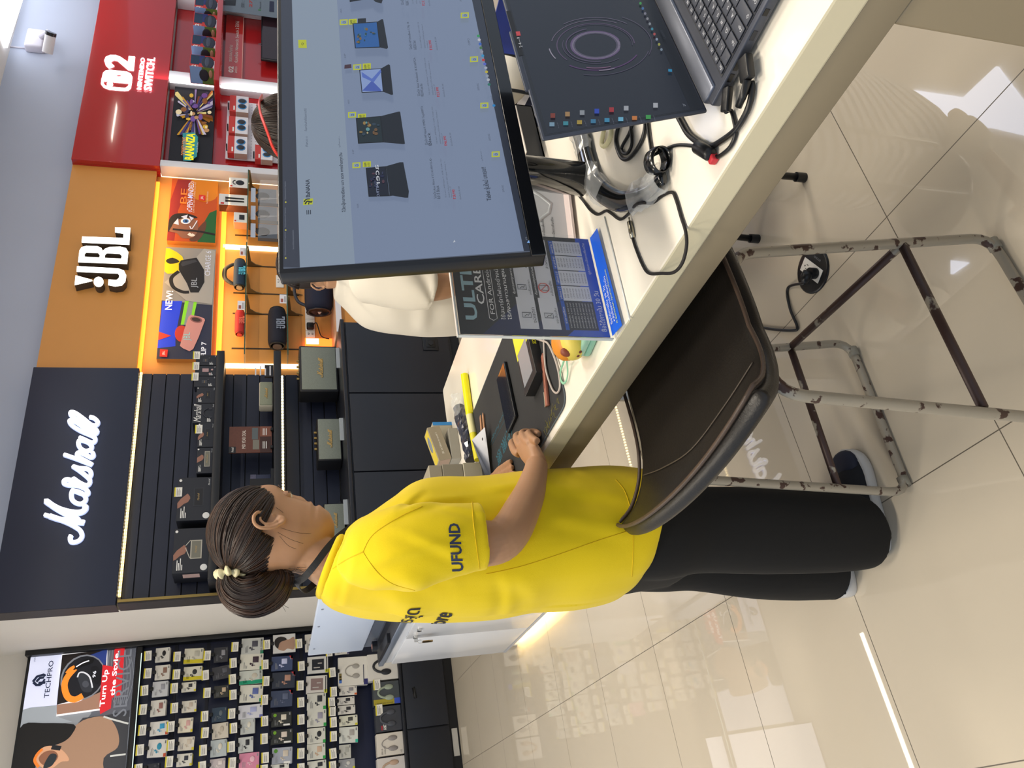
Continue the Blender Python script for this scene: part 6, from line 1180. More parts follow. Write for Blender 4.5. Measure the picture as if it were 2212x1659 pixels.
def head(mb, HR, Y0, m, k=4, N=88, dy=0):
    R = []
    for f, bk, hw in HR:
        F = onY(*f, Y0); B = onY(*bk, Y0); R.append(((F+B)/2, (F-B).normalized(), (F-B).length/2, hw))
    c = smooth_path([q[0] for q in R], k); ax = smooth_path([q[1] for q in R], k); ab = smooth_path([(q[2], q[3], 0) for q in R], k)
    ns = smooth_path([(a, l, 0) for a, l in zip(NOSE, LIPB)], k); rings = []
    for i in range(len(c)):
        X = ax[i].normalized(); ring = []; up = X.cross(Vector((0, -1, 0)))
        X2 = (X+Vector((0, dy, 0))).normalized(); Yv = up.cross(X2).normalized(); sc = 1
        for j in range(N):
            t = 2*math.pi*j/N; t = t-.5*math.sin(t); ca, sa = math.cos(t), math.sin(t)
            a, b_ = ab[i].x, ab[i].y; ex = 2.25; px = math.copysign(abs(ca)**(2/ex), ca)*a; py = math.copysign(abs(sa)**(2/ex), sa)*b_
            if ca > 0: py *= 1-.10*ca; g = math.exp(-(py/.0115)**2); px += ns[i].x*g+ns[i].y*math.exp(-(py/.019)**4)
            # eye socket
            q = i/k
            if ca > 0: px -= .0045*math.exp(-((abs(py)-.030)/.014)**2-((q-8.9)/.8)**2)
            ring.append(c[i]+X2*px+Yv*py)
        rings.append(ring)
    mb.loft(rings, m, True, True, True)
head(b, HR, YC, SKIN, dy=YAWF*0)
# neck
limb(b, [(640,1185,YC,50,.95),(680,1200,YC,48,.95),(715,1222,YC,50,1.0),(745,1238,YC+.005,58,1.15),(790,1240,YC+.01,80,1.3)], SKIN, n=28)
# shoulders and chest core (under the shirt)
torso(b, [(760,1150,720,1290,.10),(800,1125,790,1325,.155),(900,1065,900,1330,.155),(1050,1060,1050,1320,.145),(1200,1050,1200,1305,.15),(1340,1060,1340,1290,.16)], SKIN, YC)
# right arm (near the camera)
limb(b, [(820,1200,1.49,60),(880,1182,1.455,55),(980,1172,1.425,50),(1040,1174,1.41,50),(1080,1168,1.402,47),(1106,1142,1.402,44),(1126,1104,1.41,40),(1144,1064,1.425,34),(1156,1022,1.44,27),(1159,1002,1.448,24)], SKIN, .92, n=24)
# right hand
def V3(x, y, z): return onZ(x, y, z)
WR = onY(1159, 1002, 1.448); KN = [V3(1110, 974, .928), V3(1120, 960, .930), V3(1133, 952, .928), V3(1148, 948, .920)]
PIP = [V3(1106, 956, .914), V3(1116, 942, .916), V3(1128, 936, .914), V3(1142, 935, .908)]
KC_ = (KN[0]+KN[1]+KN[2]+KN[3])/4; FW = (KC_-WR); FW.z = 0; FW.normalize(); SDv = Vector((-FW.y, FW.x, 0))
rings = []
for t_, wd, hh in ((-.02, .021, .019), (.0, .023, .019), (.25, .030, .019), (.55, .037, .019), (.85, .040, .017), (1.02, .037, .012)):
    c_ = WR.lerp(KC_, t_); c_.z = max(c_.z-.004, .88+hh-.001); kd = (KN[0]-KN[3]); kd.z *= .5; kd.normalize(); sd = SDv.lerp(kd, max(0, t_)).normalized(); rings.append([c_+sd*math.cos(a)*wd+Vector((0, 0, 1))*math.sin(a)*hh for a in [2*math.pi*j/18 for j in range(18)]])
b.loft(rings, SKIN, True, True, True)
for i, kn in enumerate(KN):
    sp = (1.5-i)*.08; d = (FW+SDv*sp).normalized(); ln = (.030, .033, .031, .025)[i]; r_ = (.0098, .0100, .0096, .0086)[i]
    p1 = PIP[i]; d = (p1-kn); d.z = 0; d.normalize(); p2 = p1+d*.004-Vector((0, 0, .020)); p2.z = max(p2.z, .8895); p3 = p2-d*.020; p3.z = .8885
    b.tube(smooth_path([kn-d*.022-Vector((0, 0, .006)), kn-Vector((0, 0, .003)), p1, p2, p3], 4), [r_*q for q in [1, 1, 1.02, 1.05, 1.08, 1.05, 1, .97, .95, .97, 1, 1, .95, .9, .86, .82, .78]], SKIN, 12)
tb = WR+FW*.02+SDv*.025; b.tube(smooth_path([tb, tb+FW*.03+SDv*.016-Vector((0, 0, .012)), tb+FW*.055+SDv*.012-Vector((0, 0, .018)), tb+FW*.075+SDv*.002-Vector((0, 0, .020))], 4), [.014]*3+[.0125]*4+[.0105]*4+[.009, .008], SKIN, 12)
# left arm reaching the desk, mostly hidden
LP = [Vector((.56, 1.765, 1.24)), Vector((.55, 1.80, 1.12)), Vector((.545, 1.80, 1.00)), Vector((.60, 1.80, .94)), onZ(1046, 1066, .908)]
b.tube(smooth_path(LP, 5), [.05]*6+[.045]*5+[.042]*4+[.037]*3+[.030, .026, .024], SKIN, 20)
TIPS = [V3(1104, 996, .890), V3(1108, 1009, .889), V3(1112, 1021, .889), V3(1112, 1034, .889)]
lw = LP[-1]; ld = (TIPS[1]-lw); L_ = ld.length; ld.normalize(); ls = Vector((-ld.y, ld.x, 0)).normalized()
rings = []
for t_, wd, hh in ((-.01, .024, .02), (.02, .03, .017), (.05, .037, .014), (.075, .036, .011)):
    c_ = lw+Vector((ld.x, ld.y, 0)).normalized()*t_; c_.z = .902-t_*.06; rings.append([c_+ls*math.cos(a)*wd+Vector((0, 0, 1))*math.sin(a)*hh for a in [2*math.pi*j/16 for j in range(16)]])
b.loft(rings, SKIN, True, True, True); hd = Vector((ld.x, ld.y, 0)).normalized(); kc = lw+hd*.07
for i, tp in enumerate(TIPS):
    o_ = kc+ls*(.024-.016*i)*1.0; o_.z = .897; md_ = o_.lerp(tp, .5)+Vector((0, 0, .006)); b.tube(smooth_path([o_-hd*.02, o_, md_, tp], 4), [.0092]*5+[.0088]*4+[.0075]*3+[.0062], SKIN, 12)
# hips and legs (under the trousers)
limb(b, [(1300,1165,1.56,80),(1450,1150,1.55,70),(1630,1145,1.55,52),(1750,1145,1.55,42),(1850,1140,1.56,32)], SKIN, 1, n=18)
limb(b, [(1300,1185,1.66,80),(1450,1195,1.69,70),(1630,1208,1.71,50),(1750,1214,1.72,42),(1815,1218,1.73,32)], SKIN, 1, n=18)
# right ear
EY = YC-.0735
def e(x, y, o=0): return onY(x, y, EY-o)
b.tube(smooth_path([e(590,1109,-.004),(e(572,1105,.0)),e(556,1107,.008),e(548,1116,.013),e(549,1129,.015),e(558,1138,.015),e(573,1141,.013),e(590,1139,.010),e(603,1133,.008),e(612,1127,.006),e(613,1119,.003),e(604,1115,.0)], 4), .0040, SKIN, 9)
b.tube(smooth_path([e(566,1112,.002),e(562,1122,.010),e(572,1131,.011),e(588,1131,.008),e(598,1125,.004)], 4), .0032, SKIN, 8)
b.ball(e(583,1124,-.006), (.022, .008, .026), SKIN, 16); b.ball(e(607,1122,.002), (.008, .006, .008), SKIN, 10); b.ball(e(588,1113,.001), (.004, .004, .005), SKIN, 8)
me = remeshed(b, .0027, 2)
o = link_mesh(me, 'body', WOM, [SKIN, LIP])
mo = onY(681, 1096, YC)
for p in me.polygons:
    c_ = p.center; d = c_-mo
    if abs(c_.y-YC) < .022 and abs(d.z) < .0115*(1-(abs(c_.y-YC)/.024)**2)+.0015 and abs(d.x) < .022 and d.x > -.012: p.material_index = 1
# eyes, brows, lashes
for s in (-1, 1):
    ec = onY(619, 1086, YC); ec = Vector((ec.x, YC+s*.030, ec.z)); m = MB(); m.ball(ec, .0115, C('#d9d0c8', .2), 16); m.ball(ec+Vector((.007, 0, -.004)), .006, C('#1c1210', .15), 12); m.build('eye', o)
    lid = MB(); tk = [ec+Vector((.0125*math.cos(a)*math.cos(.35), s*.0125*math.sin(a), -.0045+.002*math.cos(a))) for a in [-1.15+2.3*i/10 for i in range(11)]]; lid.tube(tk, .0011, C('#1a1110'), 6); lid.ball(ec+Vector((.0, 0, .0015)), (.0128, .0140, .0120), SKIN, 14); lid.build('eyelid', o)
    bc = onY(604, 1060, YC); m = MB(); m.tube(smooth_path([Vector((bc.x+.001, YC+s*.012, bc.z-.001)), Vector((bc.x-.001, YC+s*.028, bc.z+.003)), Vector((bc.x-.012, YC+s*.045, bc.z))], 5), [.0016]*4+[.0022]*4+[.0012]*3, HAIR, 6, flat=.8); m.build('eyebrow', o)
# ---- hair
HC = onY(548, 1148, YC); sc_ = pxs(548, 1148, YC); HE = Vector((98*sc_, .0805, 93*sc_))
PF = onY(574, 1050, YC); PB = onY(612, 1236, YC); PN_ = Vector((PF.z-PB.z, 0, PB.x-PF.x)); PN_ = PN_ if PN_.z > 0 else -PN_; PN_.normalize()
m = MB(); vs = []; N1, N2 = 48, 30
for i in range(N2+1):
    th = math.pi*i/N2
    for j in range(N1):
        ph = 2*math.pi*j/N1; d = Vector((math.sin(th)*math.cos(ph), math.sin(th)*math.sin(ph), math.cos(th))); p = HC+Vector((d.x*HE.x, d.y*HE.y, d.z*HE.z))
        eq = onY(583, 1122, p.y) if abs(d.y) > .5 and p.y < YC else None
        h_ = (p-PF).dot(PN_)+.006*math.cos(ph*2)-(.05*math.exp(-((p.x-eq.x)**2+(p.z-eq.z)**2)/.030**2) if eq else 0)
        k_ = min(1, max(0, (h_+.004)/.012)); k_ = .80+.20*k_*k_*(3-2*k_); vs.append(HC+(p-HC)*k_)
m.add(vs, [(i*N1+j, i*N1+(j+1) % N1, (i+1)*N1+(j+1) % N1, (i+1)*N1+j) for i in range(N2) for j in range(N1)], HAIR, True)
for f in m.f: f.reverse()
SP = onY(496, 1236, YC)
rn = random.Random(3)
def dirof(p): q = p-HC; return Vector((q.x/HE.x, q.y/HE.y, q.z/HE.z))
SD = dirof(SP).normalized()
def strand(P0, r, lift=1.012, end=SD, k=14, mm=HAIR, jit=.05):
    d0 = dirof(P0).normalized(); e_ = (end+Vector((rn.uniform(-jit, jit), rn.uniform(-jit, jit), rn.uniform(-jit, jit)))).normalized(); om = math.acos(max(-1, min(1, d0.dot(e_)))); pts = []
    bump = rn.uniform(0, .02)
    for i in range(k+1):
        t = i/k; d = (d0*math.sin((1-t)*om)+e_*math.sin(t*om))/max(math.sin(om), 1e-3); s = lift+bump*math.sin(math.pi*t)
        pts.append(HC+Vector((d.x*HE.x, d.y*HE.y, d.z*HE.z))*s)
    m.tube(pts, [r*(.5+.5*min(1, i/2)) for i in range(k+1)], mm, 4)
def hairline(u, side):   # forehead -> temple -> above ear -> nape, on one side of the head
    tab = [(0, (568, 1052, 0)), (.18, (572, 1054, .03)), (.3, (588, 1066, .052)), (.40, (592, 1088, .066)), (.47, (556, 1100, .074)), (.55, (541, 1118, .080)), (.65, (548, 1142, .081)), (.74, (575, 1152, .078)), (.82, (600, 1165, .070)), (.92, (616, 1200, .052)), (1, (618, 1232, .0))]
    x = interp([(a, c[0]) for a, c in tab], u); y = interp([(a, c[1]) for a, c in tab], u); d = interp([(a, c[2]) for a, c in tab], u)
    q = onY(x, y, YC-d); return Vector((q.x, YC-d*side, q.z)) 
for i in range(620):
    u = rn.random(); sd = 1 if rn.random() < .62 else -1
    P0 = hairline(u, sd)
    if u < .3: P0 = P0+Vector((-.004, 0, .002))
    strand(P0, rn.uniform(.0011, .0020), rn.uniform(.985, 1.02), mm=HAIR if rn.random() < .7 else HAIRB)
for i in range(160):      # inner strands start higher up
    d = Vector((rn.uniform(-.6, 1), rn.uniform(-1, .4), rn.uniform(.2, 1))).normalized(); strand(HC+Vector((d.x*HE.x, d.y*HE.y, d.z*HE.z)), rn.uniform(.001, .0018), rn.uniform(1.0, 1.02), mm=HAIR if rn.random() < .6 else HAIRB)
for a, b_, c_ in (((606,1140),(640,1150),(672,1153)), ((600,1150),(630,1166),(655,1174)), ((604,1158),(622,1178),(640,1186)), ((596,1096),(612,1108),(612,1118)), ((560,1128),(570,1132),(592,1134))):
    m.tube(smooth_path([onY(*a, YC-.070), onY(*b_, YC-.066), onY(*c_, YC-.055)], 6), .00035, HAIR, 4)
# ponytail folded into a low bun
BP = [(492,1240,YC,18),(497,1262,YC,27),(517,1281,YC,38),(548,1286,YC,44),(580,1276,YC,42),(603,1254,YC,32),(608,1236,YC,20)]
rg = limb(m, BP, HAIR, .85, n=26, k=5, wob=.10, seed=4)
for j in range(150):
    a = rn.uniform(0, 6.28); w_ = rn.uniform(.9, 1.05); n_ = len(rg); pts = []
    for i, ring in enumerate(rg):
        c_ = sum(ring, Vector())/len(ring); x = ((a+i*.03)/6.283*len(ring)) % len(ring); q = ring[int(x)].lerp(ring[(int(x)+1) % len(ring)], x % 1); pts.append(c_+(q-c_)*w_*(1+.03*math.sin(i*.5+j)))
    m.tube(pts, rn.uniform(.0012, .002), HAIR if rn.random() < .55 else HAIRB, 4)
for j in range(26):
    p = onY(rn.uniform(500, 612), rn.uniform(1288, 1306), YC+rn.uniform(-.03, .03)); d = Vector((-rn.uniform(.3, 1), rn.uniform(-.4, .4), rn.uniform(-1, .3))).normalized()*rn.uniform(.008, .022); m.tube([p, p+d*.5+Vector((0, 0, -.001)), p+d], .0004, HAIR, 3)
for j in range(18):
    p = onY(rn.uniform(610, 650), rn.uniform(1225, 1248), YC-.02+rn.uniform(-.03, .03)); m.tube([p, p+Vector((-.004, rn.uniform(-.01, .01), -.012)), p+Vector((-.004+rn.uniform(-.01, .01), 0, -.024))], .0004, HAIR, 3)
m.build('hair', WOM)
sc0 = onY(499, 1241, YC); rings = []; n1 = 54
for i in range(n1):
    a = 2*math.pi*i/n1; rr = .0175+.003*math.sin(9*a); c_ = sc0+Vector((.002*math.sin(5*a), math.cos(a)*rr*1.05, math.sin(a)*rr*1.1)); rad = .0082+.0028*math.sin(9*a+1)+.0012*math.sin(17*a); dr = Vector((0, math.cos(a), math.sin(a)))
    rings.append([c_+dr*math.cos(t)*rad+Vector((1, .3, .2)).normalized()*math.sin(t)*rad*1.25 for t in [2*math.pi*j/12 for j in range(12)]])
m = MB(); m.loft(rings, mat('cream_satin', '#d8cfa6', .4), False, False, True, closed=True); m.build('hair_scrunchie', WOM)
# ---- t-shirt
YEL = mat('yellow_cotton', '#e6ca00', .85, noise_s=5, noise_a=.04, bump=.25, bump_s=700, sheen=.1)
s = MB()
TR = [(752,1150,690,1296,.092),(775,1132,712,1316,.125),(800,1122,738,1326,.160),(835,1093,790,1338,.185),(880,1058,850,1344,.190),(930,1045,920,1346,.188),(1004,1044,1000,1344,.185),(1096,1032,1096,1338,.185),(1171,1028,1171,1326,.187),(1262,1020,1262,1319,.192),(1330,1024,1345,1300,.198),(1352,1030,1370,1282,.200)]
trings = torso(s, TR, YEL, YC, n=56, k=4, expo=2.25)
limb(s, [(770,1215,YC-.09,38,1.5),(800,1205,1.475,72,1.0),(840,1188,1.435,86,.95),(900,1176,1.410,88,.9),(960,1168,1.395,82,.85),(1010,1162,1.39,76,.82),(1044,1158,1.388,73,.80)], YEL, n=32, k=5, expo=2.1)
ls_ = [Vector((.57, 1.72, 1.27)), Vector((.565, 1.775, 1.24)), Vector((.56, 1.80, 1.16)), Vector((.56, 1.81, 1.06))]
s.tube(smooth_path(ls_, 5), [.075]*6+[.085]*6+[.078]*4, YEL, 24)
me = remeshed(s, .0055, 3)
# hollow the sleeve end and hem, add folds
hemc = onY(1046, 1158, 1.388); hemd = (onY(1044, 1158, 1.388)-onY(960, 1168, 1.395)).normalized()
arm0 = onY(842, 1240, 1.46)
me.calc_loop_triangles() if 0 else None
nr = [v.normal.copy() for v in me.vertices]; CRS = []
for (x0_, y0_), (x1_, y1_), am, wd in (((850,1262),(985,1300),.010,.012), ((880,1268),(1060,1332),.008,.016), ((860,1115),(905,1070),.007,.010), ((905,1094),(1010,1080),.006,.012), ((830,1150),(940,1112),.006,.012), ((815,1235),(930,1215),.007,.013), ((850,1185),(985,1240),.005,.012), ((1120,1240),(1270,1290),.006,.018), ((1180,1060),(1330,1085),.006,.018), ((1100,1240),(1180,1310),.006,.014), ((1200,1130),(1350,1160),.005,.02), ((1070,1060),(1180,1050),.006,.014), ((760,1180),(745,1290),.004,.012), ((1000,1255),(1160,1262),-.006,.015), ((940,1130),(1020,1150),.004,.010)):
    a_ = onY(x0_, y0_, 1.42); b_ = onY(x1_, y1_, 1.42); CRS.append((Vector((a_.x, a_.z)), Vector((b_.x, b_.z)), am, wd))
for v, nn in zip(me.vertices, nr):
    p = v.co; d = 0
    d += .0045*noise.noise(Vector((p.x*9, p.y*7, p.z*4.5)))+.0022*noise.noise(Vector((p.x*22, p.y*20, p.z*9+5)))
    if p.y < YC:
        for (c0, c1, am, wd) in CRS:
            e_ = c1-c0; L_ = e_.length; e_ = e_/L_; w_ = Vector((p.x-c0.x, p.z-c0.y)); al_ = w_.dot(e_)
            if -.03 < al_ < L_+.03: u_c = (w_.x*-e_.y+w_.y*e_.x)/wd; d += am*u_c*math.exp(-u_c*u_c)*max(0, min(1, (al_+.03)/.05, (L_+.03-al_)/.05))
    # long soft folds at the lower back
    if p.z < 1.10 and p.y < YC: d += .003*math.sin((p.x*38+p.z*16))*min(1, (1.10-p.z)*6)
    v.co = p+nn*d
o = link_mesh(me, 't_shirt', WOM, [YEL])
from mathutils.bvhtree import BVHTree
me.update(); bv = BVHTree.FromPolygons([v.co.copy() for v in me.vertices], [list(p.vertices) for p in me.polygons])
def decal(txt, M, W, H, m_, name, direction, off=.0016, bold=0, sub=2, shear=0):
    mb = MB(); mb.textfit(txt, 0, 0, W, H, m_, z=0, M=M, bold=bold, shear=shear)
    me_ = bpy.data.meshes.new('t'); me_.from_pydata(mb.v, [], mb.f); bm_ = bmesh.new(); bm_.from_mesh(me_); bmesh.ops.triangulate(bm_, faces=bm_.faces[:])
    for _ in range(sub): bmesh.ops.subdivide_edges(bm_, edges=[e_ for e_ in bm_.edges if e_.calc_length() > .006], cuts=1); bmesh.ops.triangulate(bm_, faces=bm_.faces[:])
    D = Vector(direction).normalized(); bad = []
    for v in bm_.verts:
        h = bv.ray_cast(v.co-D*.3, D, 1.0)
        if h[0] is not None: v.co = h[0]-D*off
        else: bad.append(v)
    bmesh.ops.delete(bm_, geom=bad, context='VERTS'); r = MB(); r.bm(bm_, m_, False); bpy.data.meshes.remove(me_); return r.build(name, o)
INK = C('#2b3550', .7); INKB = C('#1c1c22', .7)
a0, a1 = onY(1002, 1236, 1.33), onY(993, 1130, 1.33); vd = (a0-CAMP).normalized(); dxx = (a1-a0); W_ = dxx.length; nrm = -vd; upd = dxx.cross(nrm)*-1
MT = frame(a0, dxx, (0, 0, 1)); decal('UFUND', MT, W_, 26*pxs(1000, 1180, 1.33), INK, 'sleeve_print', ray(1000, 1180), bold=.03)
MTb = frame((.30, 1.78, 1.165), (0, -1, 0), (0, 0, 1)); decal('บริการ สุด', MTb, .235, .042, INKB, 'back_print', (1, 0, 0), bold=.01)
MTb = frame((.30, 1.78, 1.105), (0, -1, 0), (0, 0, 1)); decal('& more', MTb, .21, .038, INKB, 'back_print', (1, 0, 0), bold=.02, shear=.2)
MTf = frame((.95, 1.50, 1.18), (0, 1, 0), (0, 0, 1)); decal('22 SUPER', MTf, .2, .04, INKB, 'front_print', (-1, 0, 0), bold=.02)
# seams and hems
HEMM = mat('yellow_hem', '#d9b600', .8)
def proj_curve(pts, dirn, off=.0006):
    D = Vector(dirn).normalized(); out = []
    for p in pts:
        h = bv.ray_cast(Vector(p)-D*.3, D, 1.0)
        if h[0] is not None: out.append(h[0]-D*off)
    return out
vdr = ray(950, 1190)
m = MB()
for pl in ([(784,1192),(798,1164),(820,1143),(866,1115),(912,1094)], [(784,1192),(798,1214),(820,1241),(850,1262),(896,1275)], [(784,1192),(743,1212),(700,1242)], [(1020,1084),(1022,1120),(1028,1170),(1036,1229)], [(1050,1240),(1120,1225),(1200,1200),(1300,1165),(1380,1140)], [(1365,1246),(1368,1170),(1364,1110),(1350,1062),(1330,1036)]):
    c_ = proj_curve([CAMP+ray(x, y)*1.2 for x, y in [(v.x, v.y) for v in smooth_path([(a, b_, 0) for a, b_ in pl], 8)]], vdr if 0 else (0, 0, 1)) if 0 else []
    for x, y in [(v.x, v.y) for v in smooth_path([(a, b_, 0) for a, b_ in pl], 8)]:
        d_ = ray(x, y).normalized(); h = bv.ray_cast(CAMP, d_, 4)
        if h[0] is not None: c_.append(h[0]-d_*.0004)
    if len(c_) > 2: m.tube(c_, .0009, HEMM, 5)
m.build('seams', o)
# ribbed collar
cr = [Vector(p) for p in trings[0]]; cc = sum(cr, Vector())/len(cr)
m = MB(); m.tube([cc+(p-cc)*.86+Vector((0, 0, .006)) for p in cr], .0065, YEL, 10, closed=True, flat=1.3); m.build('collar', o)
# ---- lanyard and badge
m = MB(); lp = [onY(773,1134,YC-.045), onY(750,1146,YC-.058), onY(727,1164,YC-.066), onY(706,1186,YC-.070), onY(682,1218,YC-.066), onY(660,1244,YC-.045), onY(644,1258,YC-.01)]
mir = [Vector((p.x, 2*YC-p.y, p.z)) for p in lp[::-1]]
cen = onY(700, 1205, YC); full = smooth_path(lp+mir[1:], 5); rings = []
for i, p in enumerate(full):
    t = (full[min(i+1, len(full)-1)]-full[max(i-1, 0)]).normalized(); out = (p-cen); out -= t*out.dot(t); out.normalize(); w_ = t.cross(out); p = p+out*.003; rings.append([p+w_*.0068+out*.0009, p-w_*.0068+out*.0009, p-w_*.0068-out*.0009, p+w_*.0068-out*.0009])
m.loft(rings, C('#15161a', .6), True, True, False)
for sg in (-1, 1):
    c_ = []
    for i in range(12):
        z = lp[0].z-(lp[0].z-1.02)*i/11; h = bv.ray_cast(Vector((1.3, YC+sg*.045*(1-i/11)+.0, z)), Vector((-1, 0, 0)), 2)
        if h[0] is not None: c_.append(h[0]+Vector((.002, 0, 0)))
    rings = [[q+Vector((0, .0068, 0)), q+Vector((0, -.0068, 0)), q+Vector((.0015, -.0068, 0)), q+Vector((.0015, .0068, 0))] for q in c_]
    if len(rings) > 2: m.loft(rings, C('#15161a', .6), True, True, False)
m.build('lanyard', WOM)
a_, b_ = onY(1008, 1042, YC-.01), onY(1096, 1033, YC-.01); M = frame((a_+b_)/2+Vector((.004, 0, 0)), (.25, 1, 0), (b_-a_)); Lb = (b_-a_).length
m = MB(M); m.rbox((-.03, -Lb/2, -.002), (.03, Lb/2, .002), mat('badge_plastic', '#cfd4d8', .15, coat=.5), .002, 2); m.box((-.022, -Lb*.4, -.0024), (.022, 0, -.002), C('#8c98a4')); m.box((-.022, Lb*.1, -.0024), (.01, Lb*.3, -.002), C('#5d6a78')); m.box((-.022, -Lb*.4, .002), (.022, Lb*.3, .0024), C('#8c98a4')); m.build('id_badge', WOM)
# ---- trousers
BLK = mat('black_trousers', '#0c0d0f', .85, noise_s=8, noise_a=.2)
s = MB()
torso(s, [(1290,1045,1290,1300,.16),(1350,1052,1365,1285,.175),(1420,1054,1420,1275,.172),(1470,1060,1465,1268,.16)], BLK, 1.62, n=40)
limb(s, [(1330,1150,1.55,98,.95),(1420,1148,1.545,100,.95),(1500,1142,1.545,92,.9),(1630,1143,1.545,93,.85),(1770,1144,1.55,90,.85),(1850,1146,1.55,82,.85),(1886,1150,1.55,74,.85)], BLK, n=30, k=5, expo=2.1)
limb(s, [(1330,1175,1.68,98,.9),(1420,1185,1.69,92,.9),(1500,1192,1.70,84,.85),(1630,1204,1.71,87,.85),(1770,1212,1.72,84,.85),(1818,1216,1.72,80,.85)], BLK, n=30, k=5, expo=2.1)
me = remeshed(s, .007, 3); nr = [v.normal.copy() for v in me.vertices]
for v, nn in zip(me.vertices, nr):
    p = v.co; v.co = p+nn*(.006*noise.noise(Vector((p.x*9, p.y*9, p.z*2.2)))+.003*math.sin(p.x*30+p.y*24+2*noise.noise(Vector((p.z*3, 0, 0))))*min(1, max(0, (.75-p.z)*2)))
for v in me.vertices:
    if v.co.y < 1.63 and v.co.z < .16: v.co.z = max(v.co.z, .028+.36*max(0, v.co.x-.49))
    if v.co.y >= 1.63 and v.co.z < .16: v.co.z = max(v.co.z, .045)
link_mesh(me, 'trousers', WOM, [BLK])
# ---- shoes
def shoe(hx, hy, ang, name):
    M = TM(hx, hy, 0) @ RM(ang, 'Z') @ Matrix.Diagonal((1.03, 1.12, 1.12, 1)); t = MB(M); L = .255; prof = [(0, .024, .03, .055), (.03, .036, .07, .07), (.08, .038, .085, .085), (.13, .040, .075, .075), (.18, .045, .055, .06), (.22, .042, .042, .045), (.245, .028, .032, .035), (.255, .010, .026, .028)]
    def ring(x, w_, z0, z1, inset=0): return [(x, w_*math.cos(a), z0+(z1-z0)*(.5+.5*math.sin(a)) if 1 else 0) for a in [2*math.pi*j/20 for j in range(20)]]
    rings = []
    for x, w_, h0, h1 in prof:
        r_ = []
        for j in range(24):
            a = 2*math.pi*j/24; c_, s_ = math.cos(a), math.sin(a); z = .022+(h1-.022)*max(0, s_) if s_ > 0 else .018; r_.append((x, w_*.96*math.copysign(abs(c_)**.8, c_)*(1-.35*max(0, s_)**2), z))
        rings.append(r_)
    t.loft(rings, mat('shoe_suede', '#1a1c22', .8, noise_s=80, noise_a=.2), True, True, True)
    up = t.build('shoe_upper', WOM)
    out = [(x, w_) for x, w_, _, _ in prof]; P = smooth_path([(-.006, 0, 0)]+[(x, -w_-.003, 0) for x, w_ in out[:-1]]+[(.262, 0, 0)]+[(x, w_+.003, 0) for x, w_ in out[:-1][::-1]], 3, True); s_ = MB(M)
    s_.loft([[(p.x*1.0, p.y*k_, z+.006*max(0, (p.x-.2)/.06)) for p in P] for z, k_ in ((0, .93), (.004, 1.0), (.012, 1.03), (.024, 1.0), (.027, .93))], C('#cfcdca', .5), True, True, True)
    sh = s_.build('shoe_sole', WOM)
    g = MB(M)
    for x in (.05, .09, .13, .17, .21): g.box((x, -.052, .006), (x+.003, .052, .016), C('#8d8b88')) if 0 else None
    g.loft([[(.262-.0*k, -.03+.06*j/8, .03) for j in range(9)]+[(.21, .03-.06*j/8, .052+.0*k) for j in range(9)] for k in range(1)]*2, C('#1d2438'), True, True) if 0 else g.ball((.222, 0, .034), (.036, .040, .020), mat('navy_toe', '#1d2236', .6), 16); g.build('toe_cap', WOM)
T1 = onZ(1846, 984, .01); H1 = Vector((T1.x-.245, 1.60, 0)); shoe(H1.x, 1.566, math.atan2(T1.y+.012-1.566, T1.x-H1.x), 'r')
H2 = onZ(1848, 1283, .01); shoe(H2.x+.008, H2.y+.035, -.15, 'l')
# ================================================================ things on the desk
SO = Vector((.736, 1.033, DZ+.012)); sx_ = (Vector((.953, 1.020, DZ+.012))-SO).normalized(); SM = frame(SO, sx_, (0, 0, 1)); SW, SH = .217, .272
t = thing('sign_stand', (SO.x, SO.y, DZ), 'black and blue ULTRA CARE+ price sheet in a clear stand at the desk edge', 'sign')
m = MB(SM); m.box((0, 0, -.001), (SW, SH, 0), C('#20232c', .35)); U = lambda *a: None
def R_(x0, f0, x1, f1, mm, z=.0003): m.box((x0*SW, (1-f1)*SH, 0), (x1*SW, (1-f0)*SH, z), mm)
def T_(s_, x0, f0, x1, f1, mm, z=.0006, **k): m.textfit(s_, x0*SW, (1-f1)*SH, x1*SW, (1-f0)*SH, mm, z=z, **k)
TI = C('#9fc3cf', .3); WT = C('#e6e8ea', .4); BL = C('#2458b8', .35); RDc = C('#c0392b', .4); GY = C('#cfd2d6', .4)
m.face([(0, 0, .0002), (0, SH*.86, .0002), (SW*.30, SH*.60, .0002), (SW*.1, SH*.5, .0002), (SW*.35, SH*.3, .0002), (SW*.2, 0, .0002)], C('#1e2a55', .35)); m.face([(0, 0, .0003), (0, SH*.30, .0003), (SW*.15, SH*.16, .0003), (SW, SH*.10, .0003), (SW, 0, .0003)], C('#2458c8', .3))
T_('ULTRA', .13, .045, .86, .125, TI, bold=.03); T_('CARE+', .28, .135, .72, .185, WT, bold=.01)
for a in range(1): m.tube([(SW*x, SH*(1-f), .0004) for x, f in ((.15, .20), (.68, .20), (.70, .225), (.68, .25), (.15, .25), (.13, .225))], .0005, GY, 5, closed=True)
T_('FOR Android', .19, .212, .64, .240, WT); T_('ใช้สมาร์ทโฟนอย่างมั่นใจ', .14, .275, .72, .305, WT); T_('ไร้กังวลยาวนานสูงสุด 2 ปี', .14, .32, .80, .355, WT, bold=.01)
m.prism([(SW*.62, SH*.60), (SW*.98, SH*.58), (SW*.98, SH*.98), (SW*.9, SH*.99)], .0003, .0006, C('#0f1218', .2)); m.tube([(SW*.72, SH*.64, .0008), (SW*.86, SH*.60, .0008), (SW*.97, SH*.61, .0008)], .0012, C('#3a8ad0'), 6)
